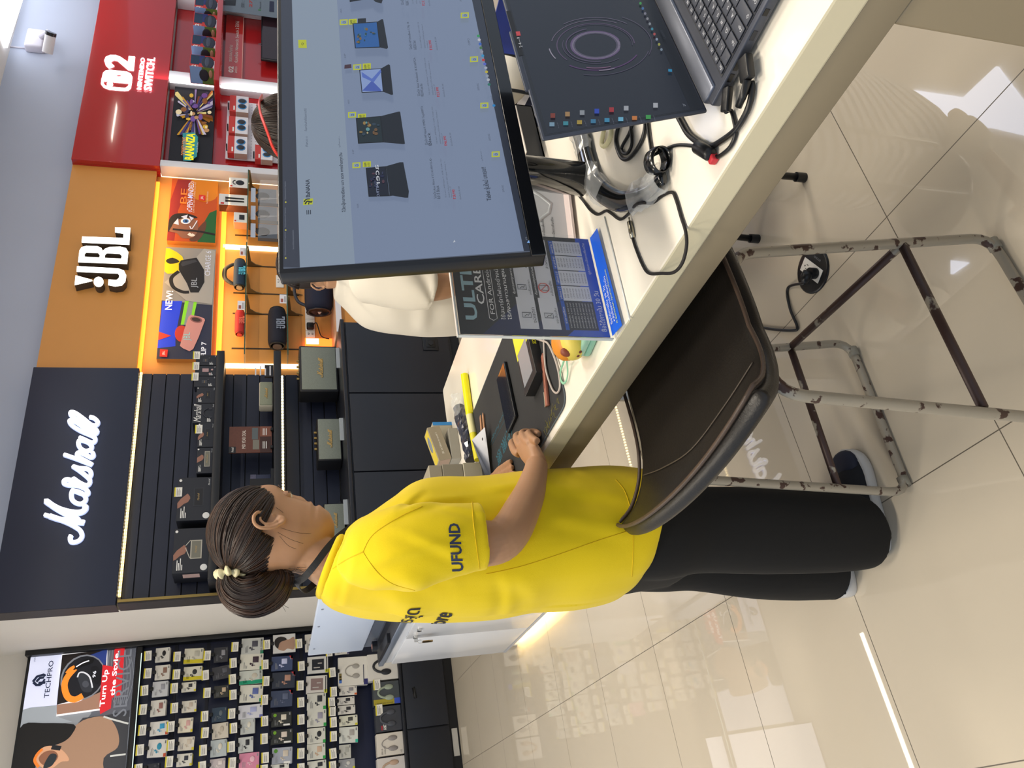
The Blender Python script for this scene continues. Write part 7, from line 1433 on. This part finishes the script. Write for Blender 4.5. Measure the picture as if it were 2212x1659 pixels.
for f0, f1, tt in ((.395, .52, ('จอแตก', 'เครื่องตก', 'ตกน้ำ')), (.545, .67, ('จอเป็นเส้น', 'กล้องเสีย', 'ลำโพงเสีย'))):
    m.rbox((SW*.06, SH*(1-f1), .0002), (SW*.96, SH*(1-f0), .0008), C('#cfd1d8', .4), .0004, 1)
    m.rbox((SW*.36, SH*(1-f0)-.004, .0006), (SW*.80, SH*(1-f0)+.006, .0012), C('#20232c', .4), .0004, 1); m.textfit('คุ้มครองทุกความเสียหาย', SW*.39, SH*(1-f0)-.002, SW*.77, SH*(1-f0)+.004, WT, z=.0014)
    for i, s_ in enumerate(tt):
        cx = SW*(.19+.27*i); cy = SH*(1-f0-.055); m.textfit(s_, cx-.016, SH*(1-f1)+.003, cx+.016, SH*(1-f1)+.008, C('#2a2d35'), z=.001)
        m.tube([(cx-.005, cy-.008, .001), (cx+.005, cy-.008, .001), (cx+.005, cy+.008, .001), (cx-.005, cy+.008, .001)], .0006, C('#2a2d35'), 5, closed=True)
        if f0 > .5 and i: m.tube([(cx+.010*math.cos(a), cy+.010*math.sin(a), .0013) for a in [math.pi*k/10 for k in range(20)]], .0007, RDc, 5, closed=True); m.tube([(cx-.007, cy+.007, .0014), (cx+.007, cy-.007, .0014)], .0006, RDc, 5)
        else: m.tube([(cx-.003, cy+.004, .0012), (cx+.001, cy, .0012), (cx-.001, cy-.003, .0012), (cx+.003, cy-.005, .0012)], .0005, C('#2a2d35'), 5)
R_(.06, .70, .34, .725, BL, .0006); R_(.06, .725, .34, .93, C('#2a2f3f', .4), .0005)
for i in range(4): R_(.345+.155*i, .695, .49+.155*i, .725, BL, .0006); R_(.345+.155*i, .725, .49+.155*i, .925, C('#d3d5dc', .4), .0005); T_(('แพ็กเกจ 1 ปี', 'แพ็กเกจ 2 ปี', 'เหมาจ่าย', 'เหมาจ่าย 2')[i], .36+.155*i, .702, .475+.155*i, .718, WT, .0009)
T_('ราคาเครื่อง', .12, .703, .28, .718, WT, .0009)
pr = [['925', '1,350', '600', '450'], ['990', '1,850', '625', '850'], ['1,520', '2,650', '925', '1,250'], ['1,990', '3,050', '1,200', '1,650'], ['2,250', '4,450', '1,900', '2,450'], ['2,750', '4,900', '2,500', '3,100'], ['3,950', '5,100', '4,100', '5,250'], ['4,900', '6,900', '4,125', '6,250'], ['5,900', '8,900', '5,250', '8,250']]
for r in range(9):
    f = .735+.0212*r; T_('ราคาเริ่มต้น %d,000 บาท' % (5+4*r), .08, f, .32, f+.013, GY, .0009, res=1)
    for i in range(4): T_(pr[r][i]+' บาท', .37+.155*i, f, .465+.155*i, f+.012, C('#3a3d48'), .0009, res=1)
T_('ซื้อได้ภายใน 30 วัน', .05, .945, .45, .985, WT, .0009, bold=.01); T_('ดูรายละเอียดเพิ่มเติม', .62, .94, .95, .965, WT, .0009)
m.build('printed_sheet', t)
m = MB(SM); AC = mat('sign_acrylic', '#eef4f6', .04, alpha=.05, coat=.3); m.box((-.004, -.004, .0022), (SW+.004, SH+.004, .0038), AC); m.box((-.004, -.004, -.0038), (SW+.004, SH+.004, -.002), AC)
EG = C('#d9dfe0', .1, coat=.5); m.box((-.005, -.004, -.0038), (-.0035, SH+.004, .0038), EG); m.box((-.005, SH+.003, -.0038), (SW+.005, SH+.006, .0038), EG)
m.build('acrylic_panel', t)
m = MB(SM); fz = -.008
foot = [(0, .0015, .055), (0, .030, 0)]
fl = [Vector((-.004, -.004, .002)), Vector((SW+.004, -.004, .002)), Vector((SW+.004, fz-.002, .062)), Vector((-.004, fz-.002, .062))]
m.add(fl+[p+Vector((0, .0015, 0)) for p in fl], [(0, 1, 2, 3), (7, 6, 5, 4), (0, 4, 5, 1), (2, 6, 7, 3), (1, 5, 6, 2), (0, 3, 7, 4)], AC); m.tube([fl[3], fl[2]], .0012, EG, 6)
m.add([Vector((0, -.0022, .004)), Vector((SW, -.0022, .004)), Vector((SW, -.0055, .034)), Vector((0, -.0055, .040))], [(0, 1, 2, 3)], C('#2360d8', .3))
FT = frame(SM @ Vector((0, -.0018, .004)), SM.to_3x3() @ Vector((1, 0, 0)), SM.to_3x3() @ Vector((0, .08, -1)))
m2 = MB(FT); m2.textfit('ซื้อได้ภายใน 30 วัน', .02, -.012, .10, -.005, WT, z=.0006); m2.textfit('หลังซื้อสมาร์ทโฟนเท่านั้น', .02, -.021, .115, -.014, WT, z=.0006); m2.textfit('ที่ BaNANA ทุกสาขาทั่วประเทศ', .012, -.030, .125, -.023, C('#d8e23a', .4), z=.0006)
m2.build('foot_print', t); m.build('acrylic_foot', t)
# second card behind
a = onZ(1248, 500, DZ); CM = frame((a.x-.02, a.y+.04, DZ+.004), (.97, -.25, 0), (0, .18, 1))
t = thing('flyer_stand', (a.x, a.y+.04, DZ), 'pale grey flyer with a line-drawn face, standing behind the blue price sheet', 'sign')
m = MB(CM); m.box((0, 0, -.001), (.16, .15, 0), C('#bfc2c4', .4)); m.tube([(.02*k_+.01, .06+.03*math.sin(k_), .0004) for k_ in range(8)], .004, C('#b0b4b6', .4), 5, flat=.1)
for i, (x, y, w_) in enumerate(((.02, .10, .05), (.025, .07, .07), (.03, .05, .045), (.02, .03, .06))): m.textfit('รายละเอียดเพิ่มเติม', x, y, x+w_, y+.006, C('#2a2b30'), z=.0006)
sp = [(.115+.014*math.cos(q)*(1.35 if i % 2 else 1), .095+.014*math.sin(q)*(1.35 if i % 2 else 1), .0008) for i, q in enumerate([.3+2.8*j/14 for j in range(15)])]; m.tube(sp, .0007, C('#1c1d22'), 4); m.tube([(.115+.011*math.cos(q), .088+.012*math.sin(q), .0008) for q in [math.pi*2*j/16 for j in range(16)]], .0006, C('#1c1d22'), 4, closed=True); m.box((.106, .090, .0006), (.113, .094, .001), C('#1c1d22')); m.box((.117, .090, .0006), (.124, .094, .001), C('#1c1d22'))
m.build('printed_card', t)
m = MB(CM); m.rbox((-.002, -.003, -.004), (.162, .152, -.002), AC, .0008, 1); m.rbox((-.002, -.003, -.004), (.162, .003, .04), C('#d9c9c6', .3), .001, 1); m.build('acrylic_back', t)
# desk mat
pc = [Vector((.757, 1.292, 0)), Vector((1.142, 1.33, 0)), Vector((1.112, 1.99, 0)), Vector((.742, 1.955, 0))]
MATM = mat('mat_cloth', '#2c2d2f', .8, noise_s=25, noise_a=.15, bump=.3, bump_s=600)
pr_ = rounded(pc, .035)
t = thing('desk_mat', (.757, 1.292, DZ), 'large black desk mat with blue kanji and stitched edge under the phone', 'mat')
m = MB(); m.prism([(p.x, p.y) for p in pr_], DZ+.0002, DZ+.0032, MATM); m.tube([Vector((p.x, p.y, DZ+.0022)) for p in pr_], .0018, mat('stitch', '#5a6268', .8, bump=1, bump_s=900), 6, closed=True)
def flat_text(s_, p, q, h, mm, z, **k):
    a = onZ(*p, z); b = onZ(*q, z); m.textfit(s_, 0, 0, (b-a).length, h, mm, z=.0001, M=frame(a, b-a, Vector((0, 0, 1)).cross(b-a)), **k)
BI = C('#2c6070', .7); YI = C('#6c6738', .7); ZM = DZ+.0034
flat_text('Fushiguro', (1086, 892), (1055, 956), -.012, BI, ZM) if 0 else flat_text('Megumi Fushiguro', (1094, 872), (1057, 955), .014, BI, ZM)
flat_text('伏黒恵', (1103, 905), (1071, 985), .038, BI, ZM, bold=.01)
m.tube([onZ(1093, 903, ZM), onZ(1062, 962, ZM)], .0006, BI, 4)
flat_text('縫い', (1160, 745), (1175, 760), .012, BI, ZM) if 0 else None
rn = random.Random(9)
for i in range(5):
    p0 = onZ(1205-6*i, 858+14*i, ZM)
    for j in range(5):
        c_ = p0+Vector((-.004*j+rn.uniform(-.004, .004), .006*j+rn.uniform(-.004, .004), 0)); m.tube([c_, c_+Vector((rn.uniform(-.014, .014), rn.uniform(-.010, .010), 0)), c_+Vector((rn.uniform(-.016, .016), rn.uniform(-.014, .014), 0))], .0006, YI, 4)
m.build('mat_surface', t)
# phone
q = [onZ(x, y, DZ+.012) for x, y in ((1089, 784), (1076, 812), (1095, 933), (1119, 901))]
cq = (q[0]+q[2])/2; lx = ((q[3]+q[2])/2-(q[0]+q[1])/2); wv = (q[3]-q[2]+q[0]-q[1])/2; PM = frame((cq.x, cq.y, DZ+.0034), lx, Vector((0, 0, 1)).cross(lx)); LL_, LW_ = lx.length/2, min(.042, max(.034, wv.length/2))
t = thing('phone', (cq.x, cq.y, DZ+.003), 'black smartphone lying face up on the desk mat in front of the hands', 'phone')
m = MB(PM); m.rbox((-LL_, -LW_, 0), (LL_, LW_, .0095), C('#0d0f13', .3), .003, 3); m.build('case', t); m = MB(PM); m.rbox((-LL_+.003, -LW_+.003, .009), (LL_-.003, LW_-.003, .0100), mat('phone_glass', '#10141f', .04, coat=.8), .0008, 1); m.box((-LL_+.005, -LW_+.026, .01), (-LL_+.010, LW_-.026, .0101), C('#a8703a', .2)); m.build('screen', t)
# screen protector box
zC6 = zoomer(1080, 720, 6.912)
N_ = onZ(*zC6(375, 945), DZ+.027); R_p = onZ(*zC6(545, 603), DZ+.027); F_ = onZ(*zC6(180, 60), DZ+.027)
ex = (R_p-N_); ew = ex.length; fy = Vector((0, 0, 1)).cross(ex).normalized(); fy = fy if fy.dot(F_-N_) > 0 else -fy
BXM = frame((N_.x, N_.y, DZ+.0035), F_-N_, Vector((0, 0, 1)).cross(F_-N_)); bl = .178; bw = ex.dot(BXM.to_3x3().col[1]); 
t = thing('screen_protector_box', (N_.x, N_.y, DZ+.003), 'black and yellow SCREEN PROTECTOR PREMIUM box lying on the desk mat', 'box')
sgn = 1 if bw > 0 else -1; bw = abs(bw); m = MB(BXM); y0, y1 = (0, bw) if sgn > 0 else (-bw, 0)
m.rbox((0, y0, 0), (bl, y1, .0235), C('#26272a', .35), .0008, 1); ZT_ = .0237
m.box((bl*.55, y0+.001, ZT_-.0002), (bl-.001, y1-.001, ZT_), C('#d8d83a', .35)); m.rbox((bl*.10, y0+bw*.18, ZT_-.0006), (bl*.62, y1-bw*.10, ZT_+.0004), C('#8a8f98', .2), .0002, 1)
TXT = BXM @ Matrix(((0, -sgn if 0 else 0, 0, 0), (0, 0, 0, 0), (0, 0, 1, 0), (0, 0, 0, 1))) if 0 else None
FX = TM(bl*.60, y0 if sgn > 0 else y1, ZT_+.0003) @ RM(math.pi/2*(1 if sgn > 0 else -1), 'Z')
m.textfit('PREMIUM', bw*.05, -.004 if sgn > 0 else -.004, bw*.95, .010, C('#e6e22a', .4), z=0, M=FX, bold=.02); m.textfit('SCREEN', bw*.05, -.024, bw*.95, -.010, C('#2a2b2e', .4), z=0, M=FX @ TM(0, 0, 0) if sgn > 0 else FX, bold=.02); m.textfit('PROTECTOR', bw*.05, -.040, bw*.95, -.028, C('#2a2b2e', .4), z=0, M=FX, bold=.02)
SF = frame((bl*.45, y0, .004), (1, 0, 0), (0, 0, 1))
for fr_, zz_ in ((SF, .0006),):
    m.textfit('SCREEN', 0, .003, .03, .012, C('#e6e22a', .4), z=zz_, M=fr_, bold=.03); m.textfit('PROTECTOR', .034, .003, .075, .012, C('#cfd0d2', .4), z=zz_, M=fr_)
m.build('carton', t)
# cutter, cable
a, b_ = onZ(*zC6(632, 300), DZ+.009), onZ(*zC6(705, 1110), DZ+.009)
t = thing('cutter', (a.x, a.y, DZ+.003), 'rose-brown utility cutter with a metal clip on the desk mat', 'cutter'); KM = frame((a.x, a.y, DZ+.0036), b_-a, Vector((0, 0, 1)).cross(b_-a)); KL_ = (b_-a).length
m = MB(KM); m.rbox((.006, -.006, 0), (KL_-.004, .006, .008), C('#9c6250', .45), .002, 2); m.tube([(0, 0, .004), (.01, 0, .005)], [.002, .005], C('#9c6250', .45), 8); m.box((.02, -.001, .008), (KL_*.65, .001, .0085), C('#6f4438')); m.build('handle', t)
m = MB(KM); m.rbox((KL_*.70, -.0085, .002), (KL_-.002, -.004, .009), SIL, .001, 1); m.build('clip', t)
m = MB(); m.tube(smooth_path([onZ(*zC6(*p), DZ+.0075+(.02 if i == 0 else 0)) for i, p in enumerate([(470,60),(540,85),(640,115),(720,160),(820,380),(880,600),(895,800),(850,890),(780,830),(700,600),(670,400),(655,90),(650,-120)])], 6), .0024, C('#b5aba4', .5), 8)
m.build('charging_cable', None, onZ(*zC6(850, 880), DZ), label='grey charging cable forming a long loop beside the cutter', category='cable')
# giraffe-coloured toy on a mint case
a = onZ(1276, 738, DZ); t = thing('mint_case', (a.x, a.y, DZ), 'mint green plastic case under the yellow spotted toy', 'case')
m = MB(TM(a.x, a.y-.005, DZ) @ RM(.15, 'Z')); m.rbox((-.022, -.055, .0005), (.026, .025, .016), C('#8fc4ac', .35), .005, 3); m.rbox((-.026, -.050, .0162), (.010, .020, .030), mat('mint_clear', '#a8d8c4', .15, alpha=.75), .004, 2); m.box((-.020, -.01, .0302), (.006, .002, .0306), C('#7aae98')); m.build('case_body', t)
a = onZ(1234, 727, DZ+.035); t = thing('spotted_toy', (a.x, a.y, DZ), 'round yellow and orange spotted toy with mint wrist strap behind the price sheet', 'toy')
YT = C('#e0cc5a', .45); rx = .034; c_ = Vector((a.x, a.y+.004, DZ+.033))
m = MB(); m.ball(c_, (rx*1.35, rx*1.15, rx*.92), YT, 24); m.build('body', t)
m = MB(); sd0 = (CAMP-c_).normalized().cross(Vector((0, 0, 1))).normalized(); m.ball(c_+sd0*.010+Vector((.004, .006, .008)), (.036, .034, .028), C('#d98a2a', .45), 18); m.build('orange_back', t)
vv = (CAMP-c_).normalized(); sdv = vv.cross(Vector((0, 0, 1))).normalized(); upv_ = sdv.cross(vv)
def onball(dx_, dy_):
    d = (vv+sdv*dx_+upv_*dy_).normalized(); r_ = 1/math.sqrt((d.x/(rx*1.35))**2+(d.y/(rx*1.15))**2+(d.z/(rx*.92))**2); return c_+d*r_, d
for dx_, dy_, s_, c2 in ((1.15, .35, .009, '#8a4630'), (.85, -.55, .0036, '#6a3226'), (.5, -.62, .0038, '#6a3226'), (1.3, -.5, .0034, '#6a3226'), (.2, -.6, .0036, '#6a3226')):
    p, d = onball(dx_, dy_); m = MB(); u_v = d.orthogonal().normalized(); m.ball(p-d*s_*.55, (s_, s_, s_) if s_ < .008 else (.010, .010, .013), C(c2, .5), 12); m.build('spot', t)
mint = C('#8cc4a4', .5); m = MB(); m.tube(smooth_path([onZ(*zC6(x, y), DZ+.006+h_) for x, y, h_ in ((985,330,.02),(1000,450,.008),(1010,600,0),(985,715,0),(940,745,0),(905,680,0),(905,560,0),(945,440,.006),(975,335,.02))], 6), .0028, mint, 8, flat=.6); m.build('wrist_strap', t)
# yellow tube, sticks, paper, bag, boxes
zK = zoomer(920, 780, 5.92)
a, b_, c2, d_ = [onZ(*zK(x, y), DZ+.012) for x, y in ((492, 172), (560, 690), (605, 930), (665, 1262))]
t = thing('yellow_tube', (a.x, a.y, DZ), 'bright yellow rolled tube with a pale end lying across the far desk end', 'tube')
m = MB(); m.cyl(a, b_, .0115, C('#e8e000', .3), n=20); m.build('tube_front', t); m = MB(); m.cyl(b_, c2, .0113, C('#ded9a0', .4), n=20); m.cyl(c2, d_, .0110, C('#d8cf2a', .4), n=20); m.build('tube_end', t)
for i, (p, q_) in enumerate((((697, 690), (712, 870)), ((728, 660), (745, 850)))):
    m = MB(); A_, B_ = onZ(*zK(*p), DZ+.008), onZ(*zK(*q_), DZ+.008); m.tube([A_, A_.lerp(B_, .2), B_, B_+(B_-A_)*.6], [.001, .0032, .0036, .0036], C('#b98a68', .6), 8)
    m.build('wooden_stick', None, A_, label=('thin wooden stick poking out of the white paper, farther from the camera', 'thin wooden stick poking out of the white paper, beside the desk mat')[i], category='stick', group='wooden sticks in the paper')
P_ = [onZ(*zK(*q_), DZ+h_) for q_, h_ in (((590, 1010), .03), ((755, 845), .022), ((838, 1500), .006), ((775, 1520), .03), ((690, 1300), .045))]
m = MB(); m.add(P_+[p+Vector((.0, .0, .0006)) for p in P_], [(0, 1, 2), (0, 2, 3), (0, 3, 4), (5, 7, 6), (5, 8, 7), (5, 9, 8), (0, 5, 6, 1), (1, 6, 7, 2)], C('#c9ccd4', .6)); m.box(P_[1]+Vector((-.03, .015, .006)), P_[1]+Vector((-.024, .021, .0075)), C('#4a4c52'))
m.build('folded_paper', None, P_[2], label='folded white sheet of paper on the mat corner, leaning on the grey carton', category='paper')
bagp = [onZ(*zK(x, y), DZ+.02) for x, y in ((400, 420), (410, 560), (450, 720), (500, 900), (545, 1080), (580, 1260))]
t = thing('plastic_bag', (bagp[0].x, bagp[0].y, DZ), 'crumpled dark plastic bag package between the boxes and the yellow tube', 'bag'); rn = random.Random(2)
PB_ = smooth_path(bagp, 4); rings = []
for i, p in enumerate(PB_):
    tn = (PB_[min(i+1, len(PB_)-1)]-PB_[max(0, i-1)]).normalized(); sd = Vector((-tn.y, tn.x, 0)).normalized(); w_ = .014+.006*min(1, i/6)
    rings.append([p+sd*math.cos(q_)*w_*rn.uniform(.75, 1.2)+Vector((0, 0, max(-.019, math.sin(q_)*.018*rn.uniform(.7, 1.2)))) for q_ in [2*math.pi*j/14 for j in range(14)]])
m = MB(); m.loft(rings[5:], mat('bag_navy', '#23273a', .18, coat=.6), True, True, False); m.build('wrapped_content', t); m = MB(); m.loft([[q_+Vector((0, 0, .002)) for q_ in r] for r in rings[:9]], FILM, True, False, False); m.build('clear_end', t)
b0 = onZ(*zK(712, 1292), DZ); bt = onY(*zK(30, 1325), b0.y).z
t = thing('carton_stack', (b0.x-.1, b0.y, DZ), 'tall grey-beige carton at the far desk end right behind the yellow shirt', 'box')
m = MB(); x0, x1, y0, y1 = b0.x-.17, b0.x, b0.y, b0.y+.10; hz = bt-DZ
m.rbox((x0, y0, DZ+.001), (x1, y1, DZ+hz*.36), C('#a39d8a', .5), .002, 1); m.build('lower_part', t)
m = MB(); m.rbox((x0, y0+.002, DZ+hz*.362), (x1-.002, y1, DZ+hz*.75), C('#8a8474', .5), .002, 1); m.rbox((x0, y0+.002, DZ+hz*.752), (x1-.004, y1, DZ+hz), C('#968f7e', .5), .002, 1); m.box((x0, y0+.001, DZ+hz*.8), (x0+.03, y0+.002, DZ+hz*.98), C('#cfccc4')); m.build('upper_part', t)
a, b_ = onZ(*zK(505, 1185), DZ), onZ(*zK(380, 585), DZ+.05); L_ = .125; XM = TM(a.x+.01, a.y+.03, DZ+.001) @ RM(.05, 'Z') @ RM(-.22, 'Y') if 0 else TM(a.x+.012, a.y+.05, DZ+.032) @ RM(.08, 'Z') @ RM(-.20, 'Y')
t = thing('gift_box', (a.x, a.y+.05, DZ), 'grey-brown box with yellow window side tilted against the grey carton', 'box')
m = MB(XM); m.rbox((0, 0, 0), (L_, .055, .042), C('#8f8571', .5), .001, 1); m.textfit('JBL 1st Edition no sound 1', .02, .016, .10, .024, C('#e8e4d8'), z=.0006, M=frame((0, 0, 0), (1, 0, 0), (0, 0, 1))); m.box((.004, .006, .042), (L_-.004, .049, .0424), C('#c9b53a', .4)); m.ball((L_*.6, .028, .042), (.03, .016, .002), C('#7a828a', .2), 14); m.box((-.0005, .004, .004), (0, .05, .038), C('#9a8474')); m.build('carton', t)
m = MB(); m.rbox((a.x+.01, a.y+.052, DZ+.0005), (a.x+.12, a.y+.10, DZ+.031), C('#8d8a80', .5), .001, 1); m.build('small_carton', None, (a.x, a.y+.05, DZ), label='plain low carton lying under the tilted grey-brown box', category='box')
a = onY(*zK(200, 1215), 2.24); b_ = onY(*zK(80, 790), 2.24)
t = thing('cable_box', (a.x, 2.24, DZ), 'beige box with a blue end and three blue dots behind the tilted box', 'box')
x0, x1 = a.x, b_.x; z1_ = b_.z
m = MB(); m.rbox((x0, 2.235, DZ+.001), (x1, 2.285, z1_), C('#a59f8d', .5), .001, 1); F = wallM(x0, 2.235, DZ); W = x1-x0; H = z1_-DZ; m.box((W*.90, 0, 0), (W, H, .0006), C('#2f7fc0'), F)
for i in range(3): m.cyl((W*(.17+.11*i), H*.55, 0), (W*(.17+.11*i), H*.55, .0008), .006, C('#2f8fd0'), n=14, M=F)
m.build('carton', t)
# ================================================================ two customers beyond the desk
def eyeY(x, y, D): return D*ray(x, y).y
WS = mat('white_tshirt', '#dcd5c6', .85, noise_s=6, noise_a=.04, bump=.2, bump_s=600)
def Ylist(D, rows, w_=None): return rows
# customer in the white t-shirt
YA = eyeY(850, 620, 2.75)
PA = thing('person', (onY(900, 600, YA).x, YA, 0), 'person in a plain white t-shirt seen from behind the monitor, facing right', 'person')
b = MB()
limb(b, [(640,565,YA,22),(668,568,YA,44),(700,572,YA,46),(722,578,YA,34)], SKIN, 1, n=24); limb(b, [(700,598,YA,26),(745,595,YA,28),(790,590,YA,40)], SKIN, 1, n=20)
EYA = YA-.07
b.tube(smooth_path([onY(x, y, EYA-o_) for x, y, o_ in ((700,612,0),(688,604,.0),(676,607,.006),(672,616,.012),(680,624,.012),(694,625,.008),(706,618,.003))], 4), .0048, SKIN, 8); b.ball(onY(689, 615, EYA), (.013, .008, .018), SKIN, 12)
torso(b, [(800,520,800,670,.15),(980,510,980,700,.15),(1080,505,1080,705,.15)], SKIN, YA)
limb(b, [(860,615,YA-.18,36),(935,618,YA-.19,33),(985,605,YA-.2,30),(1040,560,YA-.2,27),(1070,500,YA-.18,22),(1078,470,YA-.17,24),(1082,440,YA-.16,18)], SKIN, 1, n=18)
limb(b, [(1060,570,YA-.08,60),(1250,570,YA-.08,50),(1400,565,YA-.08,36),(1530,560,YA-.08,30)], SKIN, 1, n=16)
link_mesh(remeshed(b, .006, 2), 'body', PA, [SKIN])
m = MB(); hc = onY(655, 572, YA); m.ball(hc, (.085, .082, .092), HAIR, 28); rn = random.Random(4)
for i in range(160):
    th = rn.uniform(0, 6.28); d0 = Vector((math.cos(th), math.sin(th), .15)).normalized(); pts = []
    for k in range(7): q_ = (d0*math.cos(k*.19)+Vector((0, 0, 1))*math.sin(k*.19)).normalized(); pts.append(hc+Vector((q_.x*.087, q_.y*.084, q_.z*.094)))
    m.tube(pts, .0014, HAIR, 4)
m.build('hair', PA)
s = MB(); torso(s, [(722,590,728,628,.085),(745,560,752,645,.15),(787,528,790,690,.195),(825,510,828,713,.205),(873,500,875,727,.205),(922,496,925,732,.205),(970,495,972,730,.20),(1030,495,1030,724,.20),(1090,495,1090,722,.20)], WS, YA, n=48, k=4)
limb(s, [(770,625,YA-.12,34),(810,610,YA-.16,50),(860,612,YA-.185,50),(905,622,YA-.19,47),(934,626,YA-.19,44)], WS, 1, n=26, k=4)
me = remeshed(s, .007, 3); nr = [v.normal.copy() for v in me.vertices]; a0_ = onY(930, 680, YA-.15)
for v, nn in zip(me.vertices, nr):
    p = v.co; q_ = p-a0_; rr = q_.length; v.co = p+nn*(.007*noise.noise(Vector((p.x*8, p.y*8, p.z*5)))+.006*math.sin(math.atan2(q_.z, q_.x)*6+rr*12)*math.exp(-((rr-.12)/.1)**2)*min(1, rr/.06))
link_mesh(me, 't_shirt', PA, [WS])
s = MB(); limb(s, [(1060,600,YA,105),(1150,600,YA,100),(1260,590,YA-.05,62),(1400,585,YA-.05,52),(1520,580,YA-.05,44)], mat('grey_shorts', '#3a3c42', .8), 1, n=24); limb(s, [(1080,580,YA+.05,90),(1260,585,YA+.1,60),(1400,580,YA+.1,50),(1500,575,YA+.1,42)], mat('grey_shorts', '#3a3c42'), 1, n=24); s.build('trousers', PA)
# customer with the red headband and striped skirt
YBc = eyeY(900, 275, 2.35)
PBp = thing('person', (onY(900, 275, YBc).x, YBc, 0), 'person with black hair, red headband and navy striped clothes behind the monitor', 'person')
b = MB(); limb(b, [(572,276,YBc,30),(610,276,YBc,56),(670,278,YBc,58),(720,282,YBc,40),(735,284,YBc,18)], SKIN, 1.1, n=26); limb(b, [(700,276,YBc,30),(760,276,YBc,30),(790,276,YBc,50)], SKIN, 1, n=20)
torso(b, [(800,210,800,345,.15),(1000,205,1000,340,.14),(1120,190,1120,340,.15)], SKIN, YBc)
limb(b, [(820,345,YBc-.15,36),(930,355,YBc-.18,30),(1030,330,YBc-.22,27),(1075,240,YBc-.24,22),(1084,180,YBc-.24,20),(1078,130,YBc-.24,24),(1074,105,YBc-.24,14)], SKIN, 1, n=18)
limb(b, [(1150,240,YBc,60),(1350,245,YBc,44),(1520,250,YBc,34),(1640,250,YBc,30)], SKIN, 1, n=16); link_mesh(remeshed(b, .006, 2), 'body', PBp, [SKIN])
m = MB(); hc = onY(640, 276, YBc); he = Vector((.098, .092, .118)); m.ball(hc, (he.x, he.y, he.z), HAIR, 32); rn = random.Random(8)
for i in range(520):
    th = rn.uniform(0, 6.28); up_ = rn.uniform(1.2, 1.5); d0 = Vector((math.cos(th), math.sin(th), 0)); pts = []
    for k in range(9): a_ = up_-k*.22; q_ = d0*math.cos(a_)+Vector((0, 0, math.sin(a_))); pts.append(hc+Vector((q_.x*he.x, q_.y*he.y, q_.z*he.z))*(1.015+.012*rn.random()))
    m.tube(pts, .0011, HAIR if rn.random() < .8 else HAIRB, 3)
m.build('hair', PBp)
hb = [onY(x, y, YBc-dy) for x, y, dy in ((566,208,.03),(560,222,.075),(563,245,.098),(571,268,.108),(580,292,.108),(588,315,.10),(600,335,.085),(618,352,.06))]
m = MB(); m.tube(smooth_path(hb, 5), .0065, C('#c5281e', .3), 10, flat=.5); m.build('headband', PBp)
s = MB(); torso(s, [(770,255,775,300,.08),(800,215,805,350,.17),(850,195,855,365,.185),(930,190,935,365,.18),(1020,190,1020,355,.175),(1085,185,1090,350,.18)], WS, YBc, n=40); limb(s, [(810,335,YBc-.12,40),(860,350,YBc-.17,48),(930,356,YBc-.18,46),(1010,342,YBc-.2,44)], WS, 1, n=20)
limb(s, [(1070,215,YBc-.20,32),(1090,190,YBc-.24,42),(1105,165,YBc-.25,44),(1100,140,YBc-.25,34)], WS, 1, n=20); link_mesh(remeshed(s, .008, 3), 'white_top', PBp, [WS])
SM_ = mat('navy_stripes', '#dcdad8', .8); nt = SM_.node_tree; bs = nt.nodes['Principled BSDF']; tc = nt.nodes.new('ShaderNodeTexCoord'); wv_ = nt.nodes.new('ShaderNodeTexWave'); mp = nt.nodes.new('ShaderNodeMapping')
mp.inputs['Rotation'].default_value = (.5, .9, .2); wv_.inputs['Scale'].default_value = 9; wv_.inputs['Distortion'].default_value = 1.2; wv_.inputs['Detail Scale'].default_value = .6; rp = nt.nodes.new('ShaderNodeValToRGB'); rp.color_ramp.interpolation = 'CONSTANT'; rp.color_ramp.elements[0].color = (*rgb('#1c2036'), 1); rp.color_ramp.elements[1].position = .42; rp.color_ramp.elements[1].color = (*rgb('#dddbe0'), 1)
nt.links.new(tc.outputs['Object'], mp.inputs['Vector']); nt.links.new(mp.outputs[0], wv_.inputs['Vector']); nt.links.new(wv_.outputs['Fac'], rp.inputs[0]); nt.links.new(rp.outputs[0], bs.inputs['Base Color'])
s = MB(); torso(s, [(1040,150,1040,350,.20),(1090,115,1095,350,.21),(1150,105,1155,352,.22),(1220,100,1225,360,.23),(1330,95,1335,370,.25),(1450,90,1455,372,.26)], SM_, YBc-.02, n=48, k=3, wob=.12, seed=3)
s.build('striped_skirt', PBp)
